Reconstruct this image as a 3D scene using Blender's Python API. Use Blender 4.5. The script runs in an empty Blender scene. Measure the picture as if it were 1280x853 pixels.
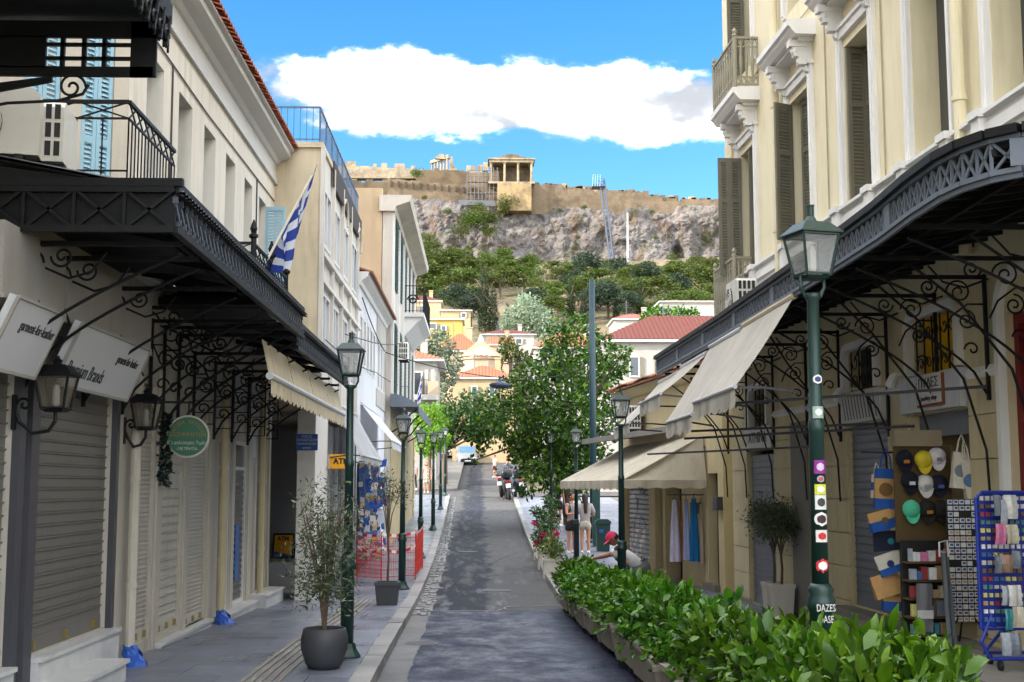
import bpy, math, random
import numpy as np
from mathutils import Vector, Matrix, noise as mnoise
random.seed(7)
NPR = np.random.RandomState(11)
PI = math.pi
R = math.radians
SC = bpy.context.scene
COL = SC.collection

# ------------------------------------------------------------------ camera
EYE = Vector((0, 0, 1.95))
FPX = 1590.0                       # focal length in pixels of a 1280 px wide picture
PITCH = math.atan(181.5 / FPX)
YAW = math.atan(40.0 / FPX * math.cos(PITCH))
cam_d = bpy.data.cameras.new('camera')
cam = bpy.data.objects.new('camera', cam_d); COL.objects.link(cam)
cam_d.sensor_width = 36.0
cam_d.lens = FPX / 1280 * 36
cam_d.clip_start = 0.05
cam_d.clip_end = 6000
cam.location = EYE
cam.rotation_euler = (PI / 2 + PITCH, 0, -YAW)
SC.camera = cam
_CR = cam.rotation_euler.to_matrix()

# ------------------------------------------------------------------ sky and sun
SUN_EL, SUN_DIR = R(27), Vector((-0.93, -0.37, 0)).normalized()
world = bpy.data.worlds.new('World'); SC.world = world
world.use_nodes = True
nt = world.node_tree; nt.nodes.clear()
def wn(t, **k):
    n = nt.nodes.new(t)
    for a, b in k.items(): setattr(n, a, b)
    return n
def wmath(op, a, b=None, clamp=False):
    n = wn('ShaderNodeMath', operation=op, use_clamp=clamp)
    for i, v in enumerate((a, b)):
        if v is None: continue
        if isinstance(v, (int, float)): n.inputs[i].default_value = v
        else: nt.links.new(v, n.inputs[i])
    return n.outputs[0]
sky = wn('ShaderNodeTexSky', sky_type='NISHITA', sun_disc=False)
sky.sun_elevation = SUN_EL
sky.sun_rotation = math.atan2(SUN_DIR.x, SUN_DIR.y)
sky.air_density = 1.0; sky.dust_density = 0.25; sky.ozone_density = 2.2; sky.altitude = 100
tc = wn('ShaderNodeTexCoord'); sep = wn('ShaderNodeSeparateXYZ')
nt.links.new(tc.outputs['Generated'], sep.inputs[0])
dx, dy, dz = sep.outputs
ady = wmath('MAXIMUM', dy, 0.05)
cu = wmath('DIVIDE', dx, ady); cv = wmath('DIVIDE', dz, ady)
# cloud bank above the rock: an ellipse-like core broken up by noise
nz = wn('ShaderNodeTexNoise'); nz.inputs['Scale'].default_value = 15; nz.inputs['Detail'].default_value = 10; nz.inputs['Roughness'].default_value = 0.63
mp = wn('ShaderNodeMapping'); mp.inputs['Scale'].default_value = (1, 1, 1.9); mp.inputs['Location'].default_value = (3.1, 0.4, 0.7)
nt.links.new(tc.outputs['Generated'], mp.inputs[0]); nt.links.new(mp.outputs[0], nz.inputs[0])
def wpow(x, k): return wmath('POWER', wmath('ABSOLUTE', x), k)
eu = wpow(wmath('DIVIDE', wmath('SUBTRACT', cu, 0.022), 0.232), 4.0)
ev = wpow(wmath('DIVIDE', wmath('SUBTRACT', cv, wmath('SUBTRACT', 0.3135, wmath('MULTIPLY', cu, 0.03))), 0.037), 2.0)
core = wmath('SUBTRACT', 1.0, wmath('ADD', eu, ev))
core = wmath('MAXIMUM', core, -1.3)
def wstep(x, lo, hi):
    n = wn('ShaderNodeMapRange', interpolation_type='SMOOTHSTEP'); n.inputs['From Min'].default_value = lo; n.inputs['From Max'].default_value = hi
    nt.links.new(x, n.inputs['Value']); return n.outputs[0]
# broken cloud added out of view to brighten the shaded street
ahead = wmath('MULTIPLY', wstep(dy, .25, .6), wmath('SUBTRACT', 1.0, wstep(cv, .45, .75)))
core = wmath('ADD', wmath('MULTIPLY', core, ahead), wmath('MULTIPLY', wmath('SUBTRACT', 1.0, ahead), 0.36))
dens = wmath('ADD', wmath('MULTIPLY', core, 0.34), wmath('SUBTRACT', nz.outputs['Fac'], 0.47))
cl = wn('ShaderNodeMapRange', interpolation_type='SMOOTHSTEP')
cl.inputs['From Min'].default_value = -0.03; cl.inputs['From Max'].default_value = 0.27
nt.links.new(dens, cl.inputs['Value'])
# soft grey modelling inside the cloud
nz2 = wn('ShaderNodeTexNoise'); nz2.inputs['Scale'].default_value = 11; nz2.inputs['Detail'].default_value = 4
nt.links.new(mp.outputs[0], nz2.inputs[0])
cr = wn('ShaderNodeMix', data_type='RGBA')
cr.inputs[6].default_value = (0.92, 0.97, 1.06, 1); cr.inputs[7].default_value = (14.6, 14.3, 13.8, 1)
nsh = wn('ShaderNodeMapRange'); nsh.inputs['From Min'].default_value = 0.36; nsh.inputs['From Max'].default_value = 0.52
nt.links.new(nz2.outputs['Fac'], nsh.inputs['Value'])
# grey undersides of the bank that hangs over the rock
under = wmath('MULTIPLY', ahead, wstep(wmath('DIVIDE', wmath('SUBTRACT', 0.318, cv), 0.04), -.9, .8))
under = wmath('MULTIPLY', under, wstep(nz2.outputs['Fac'], .60, .40))
nt.links.new(wmath('MULTIPLY', nsh.outputs[0], wmath('POWER', wmath('SUBTRACT', 1.0, wmath('MULTIPLY', under, .97)), 2.5)), cr.inputs[0])
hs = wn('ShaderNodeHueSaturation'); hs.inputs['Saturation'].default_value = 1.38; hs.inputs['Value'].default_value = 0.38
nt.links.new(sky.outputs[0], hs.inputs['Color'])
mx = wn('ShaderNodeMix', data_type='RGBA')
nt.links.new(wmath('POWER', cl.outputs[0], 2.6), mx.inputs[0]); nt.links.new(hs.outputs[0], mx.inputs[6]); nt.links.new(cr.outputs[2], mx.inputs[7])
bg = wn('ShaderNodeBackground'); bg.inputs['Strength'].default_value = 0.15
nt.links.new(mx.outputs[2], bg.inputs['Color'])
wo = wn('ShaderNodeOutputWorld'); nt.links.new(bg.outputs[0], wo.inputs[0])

sun_d = bpy.data.lights.new('sun', 'SUN'); sun = bpy.data.objects.new('sun', sun_d); COL.objects.link(sun)
sun_d.energy = 2.0; sun_d.angle = R(1.0); sun_d.color = (1.0, 0.90, 0.74)
_sd = Vector((SUN_DIR.x * math.cos(SUN_EL), SUN_DIR.y * math.cos(SUN_EL), math.sin(SUN_EL)))
sun.rotation_euler = _sd.to_track_quat('Z', 'Y').to_euler()
sun.location = (-40, -20, 60)
SC.view_settings.view_transform = 'Standard'; SC.view_settings.look = 'None'
SC.view_settings.gamma = 1.0; SC.view_settings.use_curve_mapping = False
SC.view_settings.exposure = 2.38
SC.cycles.max_bounces = 6; SC.cycles.diffuse_bounces = 3; SC.cycles.glossy_bounces = 3
SC.cycles.transmission_bounces = 4; SC.cycles.transparent_max_bounces = 12
SC.cycles.caustics_reflective = False; SC.cycles.caustics_refractive = False

# ------------------------------------------------------------------ pixels of the photo -> directions -> points on things
def ray(px, py):
    v = Vector(((px - 640) / FPX, -(py - 426.5) / FPX, -1))
    return _CR @ v
def at_y(px, py, y): d = ray(px, py); return EYE + d * (y / d.y)
def at_x(px, py, x): d = ray(px, py); return EYE + d * (x / d.x)
def at_z(px, py, z): d = ray(px, py); return EYE + d * ((z - EYE.z) / d.z)

GZ = [(-100, 0), (13, 0), (17, -.06), (22, -.16), (24, -.19), (30, -.17), (34, -.1), (39, .05), (45, .28), (55, .80), (66, 1.40), (72, 1.52), (85, 1.85), (100, 2.6), (106, 3.2), (112, 4.0), (125, 6.6), (150, 13),
      (180, 21.5), (220, 31), (260, 43), (300, 55), (318, 59), (332, 62), (345, 73), (420, 76), (3000, 60)]
_gx = np.array([a for a, b in GZ], float); _gy = np.array([b for a, b in GZ], float)
def gz(y): return float(np.interp(y, _gx, _gy))
def ground_pt(px, py, dz=0.0):
    d = ray(px, py); lo = 4.0
    y = lo
    while y < 140:
        p = EYE + d * (y / d.y)
        if p.z <= gz(y) + dz: return p
        y += 0.03
    return EYE + d * (140 / d.y)

# ------------------------------------------------------------------ materials
def lin(c):
    f = lambda v: v / 12.92 if v <= 0.04045 else ((v + 0.055) / 1.055) ** 2.4
    return tuple(f(v / 255.0) for v in c[:3]) + (1,)
MATS = {}
class NT:
    def __init__(s, name):
        s.m = bpy.data.materials.new(name); s.m.use_nodes = True
        s.t = s.m.node_tree; s.t.nodes.clear()
        s.out = s.n('ShaderNodeOutputMaterial')
    def n(s, t, ins=None, **k):
        x = s.t.nodes.new(t)
        for a, b in k.items(): setattr(x, a, b)
        for a, b in (ins or {}).items():
            if hasattr(b, 'links') or isinstance(b, bpy.types.NodeSocket): s.t.links.new(b, x.inputs[a])
            else: x.inputs[a].default_value = b
        return x
    def l(s, a, b): s.t.links.new(a, b)
    def math(s, op, a, b=0.0, clamp=False):
        x = s.n('ShaderNodeMath', operation=op, use_clamp=clamp)
        for i, v in enumerate((a, b)):
            if isinstance(v, bpy.types.NodeSocket): s.l(v, x.inputs[i])
            else: x.inputs[i].default_value = v
        return x.outputs[0]
    def mix(s, f, a, b, blend='MIX'):
        x = s.n('ShaderNodeMix', data_type='RGBA', blend_type=blend)
        for i, v in ((0, f), (6, a), (7, b)):
            if isinstance(v, bpy.types.NodeSocket): s.l(v, x.inputs[i])
            else: x.inputs[i].default_value = v
        return x.outputs[2]
    def noise(s, co, scale, detail=4, rough=.55, stretch=None):
        if stretch:
            m = s.n('ShaderNodeMapping'); m.inputs['Scale'].default_value = stretch; s.l(co, m.inputs[0]); co = m.outputs[0]
        x = s.n('ShaderNodeTexNoise'); x.inputs['Scale'].default_value = scale; x.inputs['Detail'].default_value = detail; x.inputs['Roughness'].default_value = rough
        s.l(co, x.inputs[0]); return x.outputs['Fac']
    def ramp(s, f, a, b, lo=0.0, hi=1.0):
        x = s.n('ShaderNodeMapRange'); x.inputs['From Min'].default_value = a; x.inputs['From Max'].default_value = b
        x.inputs['To Min'].default_value = lo; x.inputs['To Max'].default_value = hi
        s.l(f, x.inputs['Value']); return x.outputs[0]
    def pos(s): return s.n('ShaderNodeNewGeometry').outputs['Position']
    def obj(s): return s.n('ShaderNodeTexCoord').outputs['Object']
    def bsdf(s, **k):
        b = s.n('ShaderNodeBsdfPrincipled')
        for a, v in k.items():
            a = a.replace('_', ' ')
            if isinstance(v, bpy.types.NodeSocket): s.l(v, b.inputs[a])
            else: b.inputs[a].default_value = v
        return b
    def bump(s, h, strength=.3, dist=.02):
        x = s.n('ShaderNodeBump'); x.inputs['Strength'].default_value = strength; x.inputs['Distance'].default_value = dist
        s.l(h, x.inputs['Height']); return x.outputs[0]
    def done(s, surf):
        s.l(surf.outputs[0] if hasattr(surf, 'outputs') else surf, s.out.inputs[0]); return s.m

def mat(name, col=None, rough=.75, var=.14, scale=2.2, bump=.12, bscale=60, metal=0.0, stain=.0, spec=.4, stain_col=None, dist=.01):
    """painted or plain surface with grain, blotches and (stain) vertical weather streaks"""
    if name in MATS: return MATS[name]
    t = NT(name); p = t.pos(); c = lin(col)
    n1 = t.noise(p, scale, 6, .6)
    hi = tuple(min(1, v * (1 + var)) for v in c[:3]) + (1,); lo = tuple(v * (1 - var) for v in c[:3]) + (1,)
    cc = t.mix(t.ramp(n1, .3, .7), lo, hi)
    nf = t.noise(p, bscale, 3, .6)
    cc = t.mix(.5 * var + .05, cc, t.n('ShaderNodeCombineColor', {0: nf, 1: nf, 2: nf}).outputs[0], 'OVERLAY')
    if stain > 0:
        st = t.noise(p, 1.0, 7, .65, (5.0, 5.0, .55))
        bl = t.noise(p, .9, 5, .6)
        f = t.math('MULTIPLY', t.ramp(st, .46, .72), t.ramp(bl, .35, .65))
        cc = t.mix(t.math('MULTIPLY', f, stain), cc, lin(stain_col or (72, 62, 52)))
    rr = t.ramp(n1, .2, .8, max(.05, rough - .1), min(1, rough + .1))
    b = t.bsdf(Base_Color=cc, Roughness=rr, Metallic=metal)
    b.inputs['Specular IOR Level'].default_value = spec
    if bump > 0: t.l(t.bump(nf, bump, dist), b.inputs['Normal'])
    MATS[name] = t.done(b); return MATS[name]

def leaf_mat(name, a, b, trans=.35, rough=.45, third=None, spec=.35):
    if name in MATS: return MATS[name]
    t = NT(name)
    g = t.n('ShaderNodeNewGeometry'); oi = t.n('ShaderNodeObjectInfo')
    r = g.outputs['Random Per Island']
    c = t.mix(r, lin(a), lin(b))
    if third:
        c = t.mix(t.ramp(r, .82, .9), c, lin(third))
    big = t.noise(g.outputs['Position'], .9, 2)
    c = t.mix(t.ramp(big, .35, .65, 0, .45), c, lin(a))
    hsv = t.n('ShaderNodeHueSaturation'); t.l(c, hsv.inputs['Color'])
    t.l(t.ramp(oi.outputs['Random'], 0, 1, .8, 1.2), hsv.inputs['Value'])
    t.l(t.ramp(oi.outputs['Random'], 0, 1, .485, .512), hsv.inputs['Hue'])
    c = hsv.outputs[0]
    p = t.bsdf(Base_Color=c, Roughness=rough); p.inputs['Specular IOR Level'].default_value = spec
    tr = t.n('ShaderNodeBsdfTranslucent'); t.l(t.mix(.5, c, (.35, .5, .06, 1), 'MULTIPLY') if False else c, tr.inputs[0])
    m = t.n('ShaderNodeMixShader'); m.inputs[0].default_value = trans
    t.l(p.outputs[0], m.inputs[1]); t.l(tr.outputs[0], m.inputs[2])
    MATS[name] = t.done(m); return MATS[name]

def glass_mat(name, tint=(200, 205, 210), clear=.5, rough=.08):
    if name in MATS: return MATS[name]
    t = NT(name)
    b = t.bsdf(Base_Color=lin(tint), Roughness=rough)
    tp = t.n('ShaderNodeBsdfTransparent'); m = t.n('ShaderNodeMixShader'); m.inputs[0].default_value = clear
    t.l(b.outputs[0], m.inputs[1]); t.l(tp.outputs[0], m.inputs[2])
    MATS[name] = t.done(m); return MATS[name]

# ------------------------------------------------------------------ objects
def tag(o, label=None, cat=None, group=None, kind=None):
    if label: o['label'] = label
    if cat: o['category'] = cat
    if group: o['group'] = group
    if kind: o['kind'] = kind
    return o
def adopt(o, parent):
    o.parent = parent
    o.matrix_parent_inverse = Matrix.Translation(-WLOC.get(parent.name, Vector((0, 0, 0))))
WLOC = {}
def thing(name, label, cat, loc=(0, 0, 0), group=None, kind=None):
    o = bpy.data.objects.new(name, None); COL.objects.link(o)
    o.empty_display_size = .2
    o.location = loc; WLOC[o.name] = Vector(loc)
    return tag(o, label, cat, group, kind)
def fast_mesh(name, v, f):
    v = np.asarray(v, np.float32); f = np.asarray(f, np.int32)
    m = bpy.data.meshes.new(name); k = f.shape[1]
    m.vertices.add(len(v)); m.vertices.foreach_set('co', v.ravel())
    m.loops.add(f.size); m.loops.foreach_set('vertex_index', f.ravel())
    m.polygons.add(len(f)); m.polygons.foreach_set('loop_start', np.arange(0, f.size, k, dtype=np.int32))
    m.update(calc_edges=True); return m
def link(name, mesh, material=None, parent=None, local=False, smooth=False):
    if material is not None and len(mesh.materials) == 0: mesh.materials.append(material)
    o = bpy.data.objects.new(name, mesh); COL.objects.link(o)
    if parent is not None:
        if local: o.parent = parent
        else: adopt(o, parent)
    WLOC[o.name] = Vector((0, 0, 0))
    if smooth: mesh.polygons.foreach_set('use_smooth', np.ones(len(mesh.polygons), bool))
    return o
class MB:
    def __init__(s): s.v = []; s.f = []
    def add(s, vs, fs):
        o = len(s.v); s.v += [tuple(p) for p in vs]; s.f += [tuple(i + o for i in q) for q in fs]; return s
    def quad(s, *p): return s.add(p, [tuple(range(len(p)))])
    def box(s, x0, y0, z0, x1, y1, z1):
        return s.add([(x0, y0, z0), (x1, y0, z0), (x1, y1, z0), (x0, y1, z0), (x0, y0, z1), (x1, y0, z1), (x1, y1, z1), (x0, y1, z1)],
                     [(0, 3, 2, 1), (4, 5, 6, 7), (0, 1, 5, 4), (1, 2, 6, 5), (2, 3, 7, 6), (3, 0, 4, 7)])
    def hexa(s, p):
        return s.add(p, [(0, 3, 2, 1), (4, 5, 6, 7), (0, 1, 5, 4), (1, 2, 6, 5), (2, 3, 7, 6), (3, 0, 4, 7)])
    def bar(s, p, q, w, h, up=(0, 0, 1)):
        p = Vector(p); q = Vector(q); d = (q - p); 
        if d.length < 1e-6: return s
        d.normalize(); u = Vector(up)
        if abs(d.dot(u)) > .98: u = Vector((1, 0, 0)) if abs(d.x) < .9 else Vector((0, 1, 0))
        a = d.cross(u).normalized() * (w / 2); b = a.cross(d).normalized() * (h / 2)
        return s.hexa([p - a - b, p + a - b, q + a - b, q - a - b, p - a + b, p + a + b, q + a + b, q - a + b])
    def tube(s, pts, r, n=6, cap=True):
        pts = [Vector(p) for p in pts]; m = len(pts)
        rs = r if isinstance(r, (list, tuple)) else [r] * m
        o = len(s.v); prev = None
        for i, p in enumerate(pts):
            d = (pts[min(i + 1, m - 1)] - pts[max(i - 1, 0)])
            d = d.normalized() if d.length > 1e-9 else Vector((0, 0, 1))
            if prev is None:
                a = d.cross(Vector((0, 0, 1)))
                if a.length < .05: a = d.cross(Vector((1, 0, 0)))
            else:
                a = prev - d * prev.dot(d)
                if a.length < 1e-6: a = d.cross(Vector((1, 0, 0)))
            a.normalize(); prev = a; b = d.cross(a)
            for k in range(n):
                t = 2 * PI * k / n
                s.v.append(tuple(p + (a * math.cos(t) + b * math.sin(t)) * rs[i]))
        for i in range(m - 1):
            for k in range(n):
                s.f.append((o + i * n + k, o + i * n + (k + 1) % n, o + (i + 1) * n + (k + 1) % n, o + (i + 1) * n + k))
        if cap:
            s.f.append(tuple(o + k for k in range(n))[::-1]); s.f.append(tuple(o + (m - 1) * n + k for k in range(n)))
        return s
    def lathe(s, prof, n=12, c=(0, 0, 0), sq=False, rot=0.0):
        o = len(s.v)
        for r, z in prof:
            for k in range(n):
                t = 2 * PI * (k + .5 * 0) / n + rot
                s.v.append((c[0] + r * math.cos(t), c[1] + r * math.sin(t), c[2] + z))
        for i in range(len(prof) - 1):
            for k in range(n):
                s.f.append((o + i * n + k, o + i * n + (k + 1) % n, o + (i + 1) * n + (k + 1) % n, o + (i + 1) * n + k))
        s.f.append(tuple(o + k for k in range(n))[::-1]); s.f.append(tuple(o + (len(prof) - 1) * n + k for k in range(n)))
        return s
    def prism(s, pts, axis, a, b):
        """2-D outline extruded along an axis: 'x' takes (y,z), 'y' takes (x,z), 'z' takes (x,y)"""
        g = {'x': lambda p, t: (t, p[0], p[1]), 'y': lambda p, t: (p[0], t, p[1]), 'z': lambda p, t: (p[0], p[1], t)}[axis]
        n = len(pts)
        return s.add([g(p, a) for p in pts] + [g(p, b) for p in pts],
                     [tuple(range(n))[::-1], tuple(range(n, 2 * n))] + [(i, (i + 1) % n, n + (i + 1) % n, n + i) for i in range(n)])
    def sheet(s, rows):
        o = len(s.v); w = len(rows[0])
        for r in rows: s.v += [tuple(p) for p in r]
        for i in range(len(rows) - 1):
            for k in range(w - 1):
                s.f.append((o + i * w + k, o + i * w + k + 1, o + (i + 1) * w + k + 1, o + (i + 1) * w + k))
        return s
    def ball(s, c, r, n=10, m=6, sq=(1, 1, 1)):
        prof = []
        rows = []
        for i in range(m + 1):
            t = PI * i / m
            rows.append([(c[0] + r * sq[0] * math.sin(t) * math.cos(2 * PI * k / n), c[1] + r * sq[1] * math.sin(t) * math.sin(2 * PI * k / n), c[2] - r * sq[2] * math.cos(t)) for k in range(n + 1)])
        return s.sheet(rows)
    def mesh(s, name):
        m = bpy.data.meshes.new(name); m.from_pydata(s.v, [], s.f); m.update(); return m
    def build(s, name, material, parent=None, local=False, smooth=False, kind=None):
        o = link(name, s.mesh(name), material, parent, local, smooth)
        if kind: o['kind'] = kind
        return o
_UB = {}
def piece(name, material, c, size, parent, rotz=0.0, local=False):
    """one small brick-like piece; alike pieces share one box mesh"""
    key = (name, material.name)
    if key not in _UB:
        me = MB().box(-.5, -.5, -.5, .5, .5, .5).mesh(name); me.materials.append(material); _UB[key] = me
    o = bpy.data.objects.new(name, _UB[key]); COL.objects.link(o)
    if local: o.parent = parent
    else: adopt(o, parent)
    o.location = c; o.scale = size; o.rotation_euler = (0, 0, rotz)
    return o
def copy_tree(o, parent=None, label=None):
    c = o.copy(); COL.objects.link(c); c.parent = parent
    if parent is None and label: c['label'] = label
    for ch in KIDS(o): copy_tree(ch, c)
    return c
def KIDS(o):
    return list(o.children)
class Fr:
    """a wall's own frame: u along it, w out of it, v up"""
    def __init__(s, o, d, right=True):
        s.o = Vector((o[0], o[1], 0)); s.d = Vector((d[0], d[1], 0)).normalized()
        s.n = Vector((s.d.y, -s.d.x, 0)) if right else Vector((-s.d.y, s.d.x, 0))
        s.rz = math.atan2(s.d.y, s.d.x)
    def p(s, u, w, v): q = s.o + s.d * u + s.n * w; return Vector((q.x, q.y, v))
    def box(s, mb, u0, u1, w0, w1, v0, v1):
        P = s.p
        return mb.hexa([P(u0, w0, v0), P(u1, w0, v0), P(u1, w1, v0), P(u0, w1, v0), P(u0, w0, v1), P(u1, w0, v1), P(u1, w1, v1), P(u0, w1, v1)])
    def piece(s, name, m, u0, u1, w0, w1, v0, v1, parent):
        c = s.p((u0 + u1) / 2, (w0 + w1) / 2, (v0 + v1) / 2)
        return piece(name, m, c, (abs(u1 - u0), abs(w1 - w0), abs(v1 - v0)), parent, s.rz)
    def wall(s, mb, u0, u1, v0, v1, holes, dep=.3, th=.3):
        us = sorted({u0, u1} | {h[0] for h in holes} | {h[1] for h in holes}); vs = sorted({v0, v1} | {h[2] for h in holes} | {h[3] for h in holes})
        us = [u for u in us if u0 <= u <= u1]; vs = [v for v in vs if v0 <= v <= v1]
        for a, b in zip(us, us[1:]):
            for c, d in zip(vs, vs[1:]):
                m_, k_ = (a + b) / 2, (c + d) / 2
                if any(h[0] < m_ < h[1] and h[2] < k_ < h[3] for h in holes): continue
                mb.quad(s.p(a, 0, c), s.p(b, 0, c), s.p(b, 0, d), s.p(a, 0, d))
        for h in holes:
            a, b, c, d = h[:4]; e = -(h[4] if len(h) > 4 else dep)
            mb.quad(s.p(a, 0, c), s.p(a, e, c), s.p(a, e, d), s.p(a, 0, d)); mb.quad(s.p(b, e, c), s.p(b, 0, c), s.p(b, 0, d), s.p(b, e, d))
            mb.quad(s.p(a, e, d), s.p(b, e, d), s.p(b, 0, d), s.p(a, 0, d)); mb.quad(s.p(a, 0, c), s.p(b, 0, c), s.p(b, e, c), s.p(a, e, c))
        return mb
    def prof(s, mb, pts, u0, u1):
        """profile of (w,v) points run along u"""
        n = len(pts)
        return mb.add([s.p(u0, w, v) for w, v in pts] + [s.p(u1, w, v) for w, v in pts],
                      [tuple(range(n)), tuple(range(n, 2 * n))[::-1]] + [(i, n + i, n + (i + 1) % n, (i + 1) % n) for i in range(n)])
def text_mesh(txt, size, depth=.003, align='CENTER', sx=1.0, bold=0.0, shear=0.0):
    cu = bpy.data.curves.new('lettering', 'FONT'); cu.body = txt; cu.size = size; cu.extrude = depth; cu.align_x = align; cu.align_y = 'CENTER'
    cu.offset = bold; cu.shear = shear; cu.resolution_u = 2
    ob = bpy.data.objects.new('lettering', cu); COL.objects.link(ob)
    bpy.context.view_layer.update()
    me = bpy.data.meshes.new_from_object(ob.evaluated_get(bpy.context.evaluated_depsgraph_get()))
    bpy.data.objects.remove(ob)
    if sx != 1.0:
        for v in me.vertices: v.co.x *= sx
    return me
def lettering(txt, size, material, parent, origin, xdir, ydir, depth=.003, sx=1.0, align='CENTER', bold=0.0, name='lettering'):
    me = text_mesh(txt, size, depth, align, sx, bold)
    x = Vector(xdir).normalized(); y = Vector(ydir).normalized(); z = x.cross(y)
    mtx = Matrix((x, y, z)).transposed().to_4x4(); mtx.translation = Vector(origin)
    me.transform(mtx)
    return link(name, me, material, parent)
def scroll(mb, c, r0, turns, ax, ay, rad, n=26, start=0.0):
    """flat iron spiral in the plane of ax, ay"""
    ax = Vector(ax); ay = Vector(ay); c = Vector(c); pts = []
    for i in range(n + 1):
        t = i / n; a = start + turns * 2 * PI * t; r = r0 * (1 - .85 * t)
        pts.append(c + ax * (r * math.cos(a)) + ay * (r * math.sin(a)))
    mb.tube(pts, rad, 4); return pts
# leaf clouds --------------------------------------------------------------
def leaf_cloud(centres, radii, n, size, seed=0, shell=.55, aspect=.45, up=.35, jitter=.4, fold=False, droop=0.0):
    rs = np.random.RandomState(seed)
    C = np.asarray(centres, float); Rr = np.asarray(radii, float)
    if Rr.ndim == 1: Rr = np.repeat(Rr[:, None], 3, 1)
    vol = Rr.prod(1) ** (2 / 3.); idx = rs.choice(len(C), n, p=vol / vol.sum())
    d = rs.normal(size=(n, 3)); d /= np.linalg.norm(d, axis=1)[:, None]
    rad = shell + (1 - shell) * rs.rand(n) ** .6
    rad *= 1 + jitter * (rs.rand(n) - .5)
    pos = C[idx] + d * rad[:, None] * Rr[idx]
    # leaf axis points outwards with scatter, normal leans up
    ax = d + rs.normal(scale=.75, size=(n, 3)); ax[:, 2] -= droop
    ax /= np.linalg.norm(ax, axis=1)[:, None]
    nr = rs.normal(scale=.8, size=(n, 3)) + d * .5; nr[:, 2] += up
    sd = np.cross(ax, nr); sd /= np.linalg.norm(sd, axis=1)[:, None] + 1e-9
    nn = np.cross(sd, ax)
    L = size * (.42 + 1.0 * rs.rand(n) ** 1.4)[:, None]; Wd = L * aspect * (.75 + .5 * rs.rand(n))[:, None]
    if not fold:
        v = np.stack([pos, pos + ax * L * .5 + sd * Wd * .5, pos + ax * L, pos + ax * L * .5 - sd * Wd * .5], 1).reshape(-1, 3)
        f = np.arange(4 * n).reshape(-1, 4)
    else:
        b = nn * L * .10
        tip = pos + ax * L - nn * L * .10
        v = np.stack([pos, pos + ax * L * .35 + sd * Wd * .5 + b, pos + ax * L * .75 + sd * Wd * .38 + b, tip,
                      pos + ax * L * .75 - sd * Wd * .38 + b, pos + ax * L * .35 - sd * Wd * .5 + b, pos + ax * L * .4, pos + ax * L * .78], 1).reshape(-1, 3)
        q = np.array([[0, 1, 2, 6], [6, 2, 3, 7], [0, 6, 4, 5], [6, 7, 3, 4]])
        q = np.array([[0, 1, 6, 0], [1, 2, 7, 6], [2, 3, 7, 2], [0, 6, 5, 0], [6, 7, 4, 5], [7, 3, 4, 7]])
        q = np.array([[1, 2, 7, 6], [6, 7, 4, 5], [0, 1, 6, 5], [7, 2, 3, 4]])
        f = (q[None] + 8 * np.arange(n)[:, None, None]).reshape(-1, 4)
    return v, f
# ------------------------------------------------------------------ ground, road, pavements
def xl(y): return -1.02 - .0095 * (y - 12)
def xr(y): return 1.47 + .005 * (y - 24) if y >= 23.4 else 2.12
def th(x, y):
    h = gz(y)
    if y > 112:
        k = min(1.0, (y - 112) / 60)
        h += k * (2.2 * mnoise.noise(Vector((x * .03, y * .03, 1.3))) + .9 * mnoise.noise(Vector((x * .11, y * .11, 4.))))
        far = max(0.0, abs(x - 20) - 120) / 260
        h *= max(.25, 1 - far)
    return h
def make_ground():
    xs = list(range(-700, -120, 40)) + list(range(-120, 160, 5)) + list(range(160, 741, 40))
    ys = [-120, -80, -40, -10] + list(np.arange(0, 112, 4)) + list(range(112, 345, 4)) + [360, 400, 460, 700, 1500]
    rows = [[(x, y, th(x, y) - .06) for x in xs] for y in ys]
    t = NT('hillside_earth'); p = t.pos()
    n = t.noise(p, .12, 6); n2 = t.noise(p, 1.3, 5)
    c = t.mix(t.ramp(n, .4, .62), lin((100, 88, 68)), lin((66, 72, 38)))
    c = t.mix(t.ramp(n2, .45, .7), c, lin((118, 104, 82)))
    b = t.bsdf(Base_Color=c, Roughness=.95); t.l(t.bump(n2, .6, .3), b.inputs['Normal'])
    MATS['earth'] = t.done(b)
    o = MB().sheet(rows).build('ground', MATS['earth'], smooth=True)
    tag(o, kind='structure', label='dry earth and scrub ground rising to the rock')
make_ground()

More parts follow.
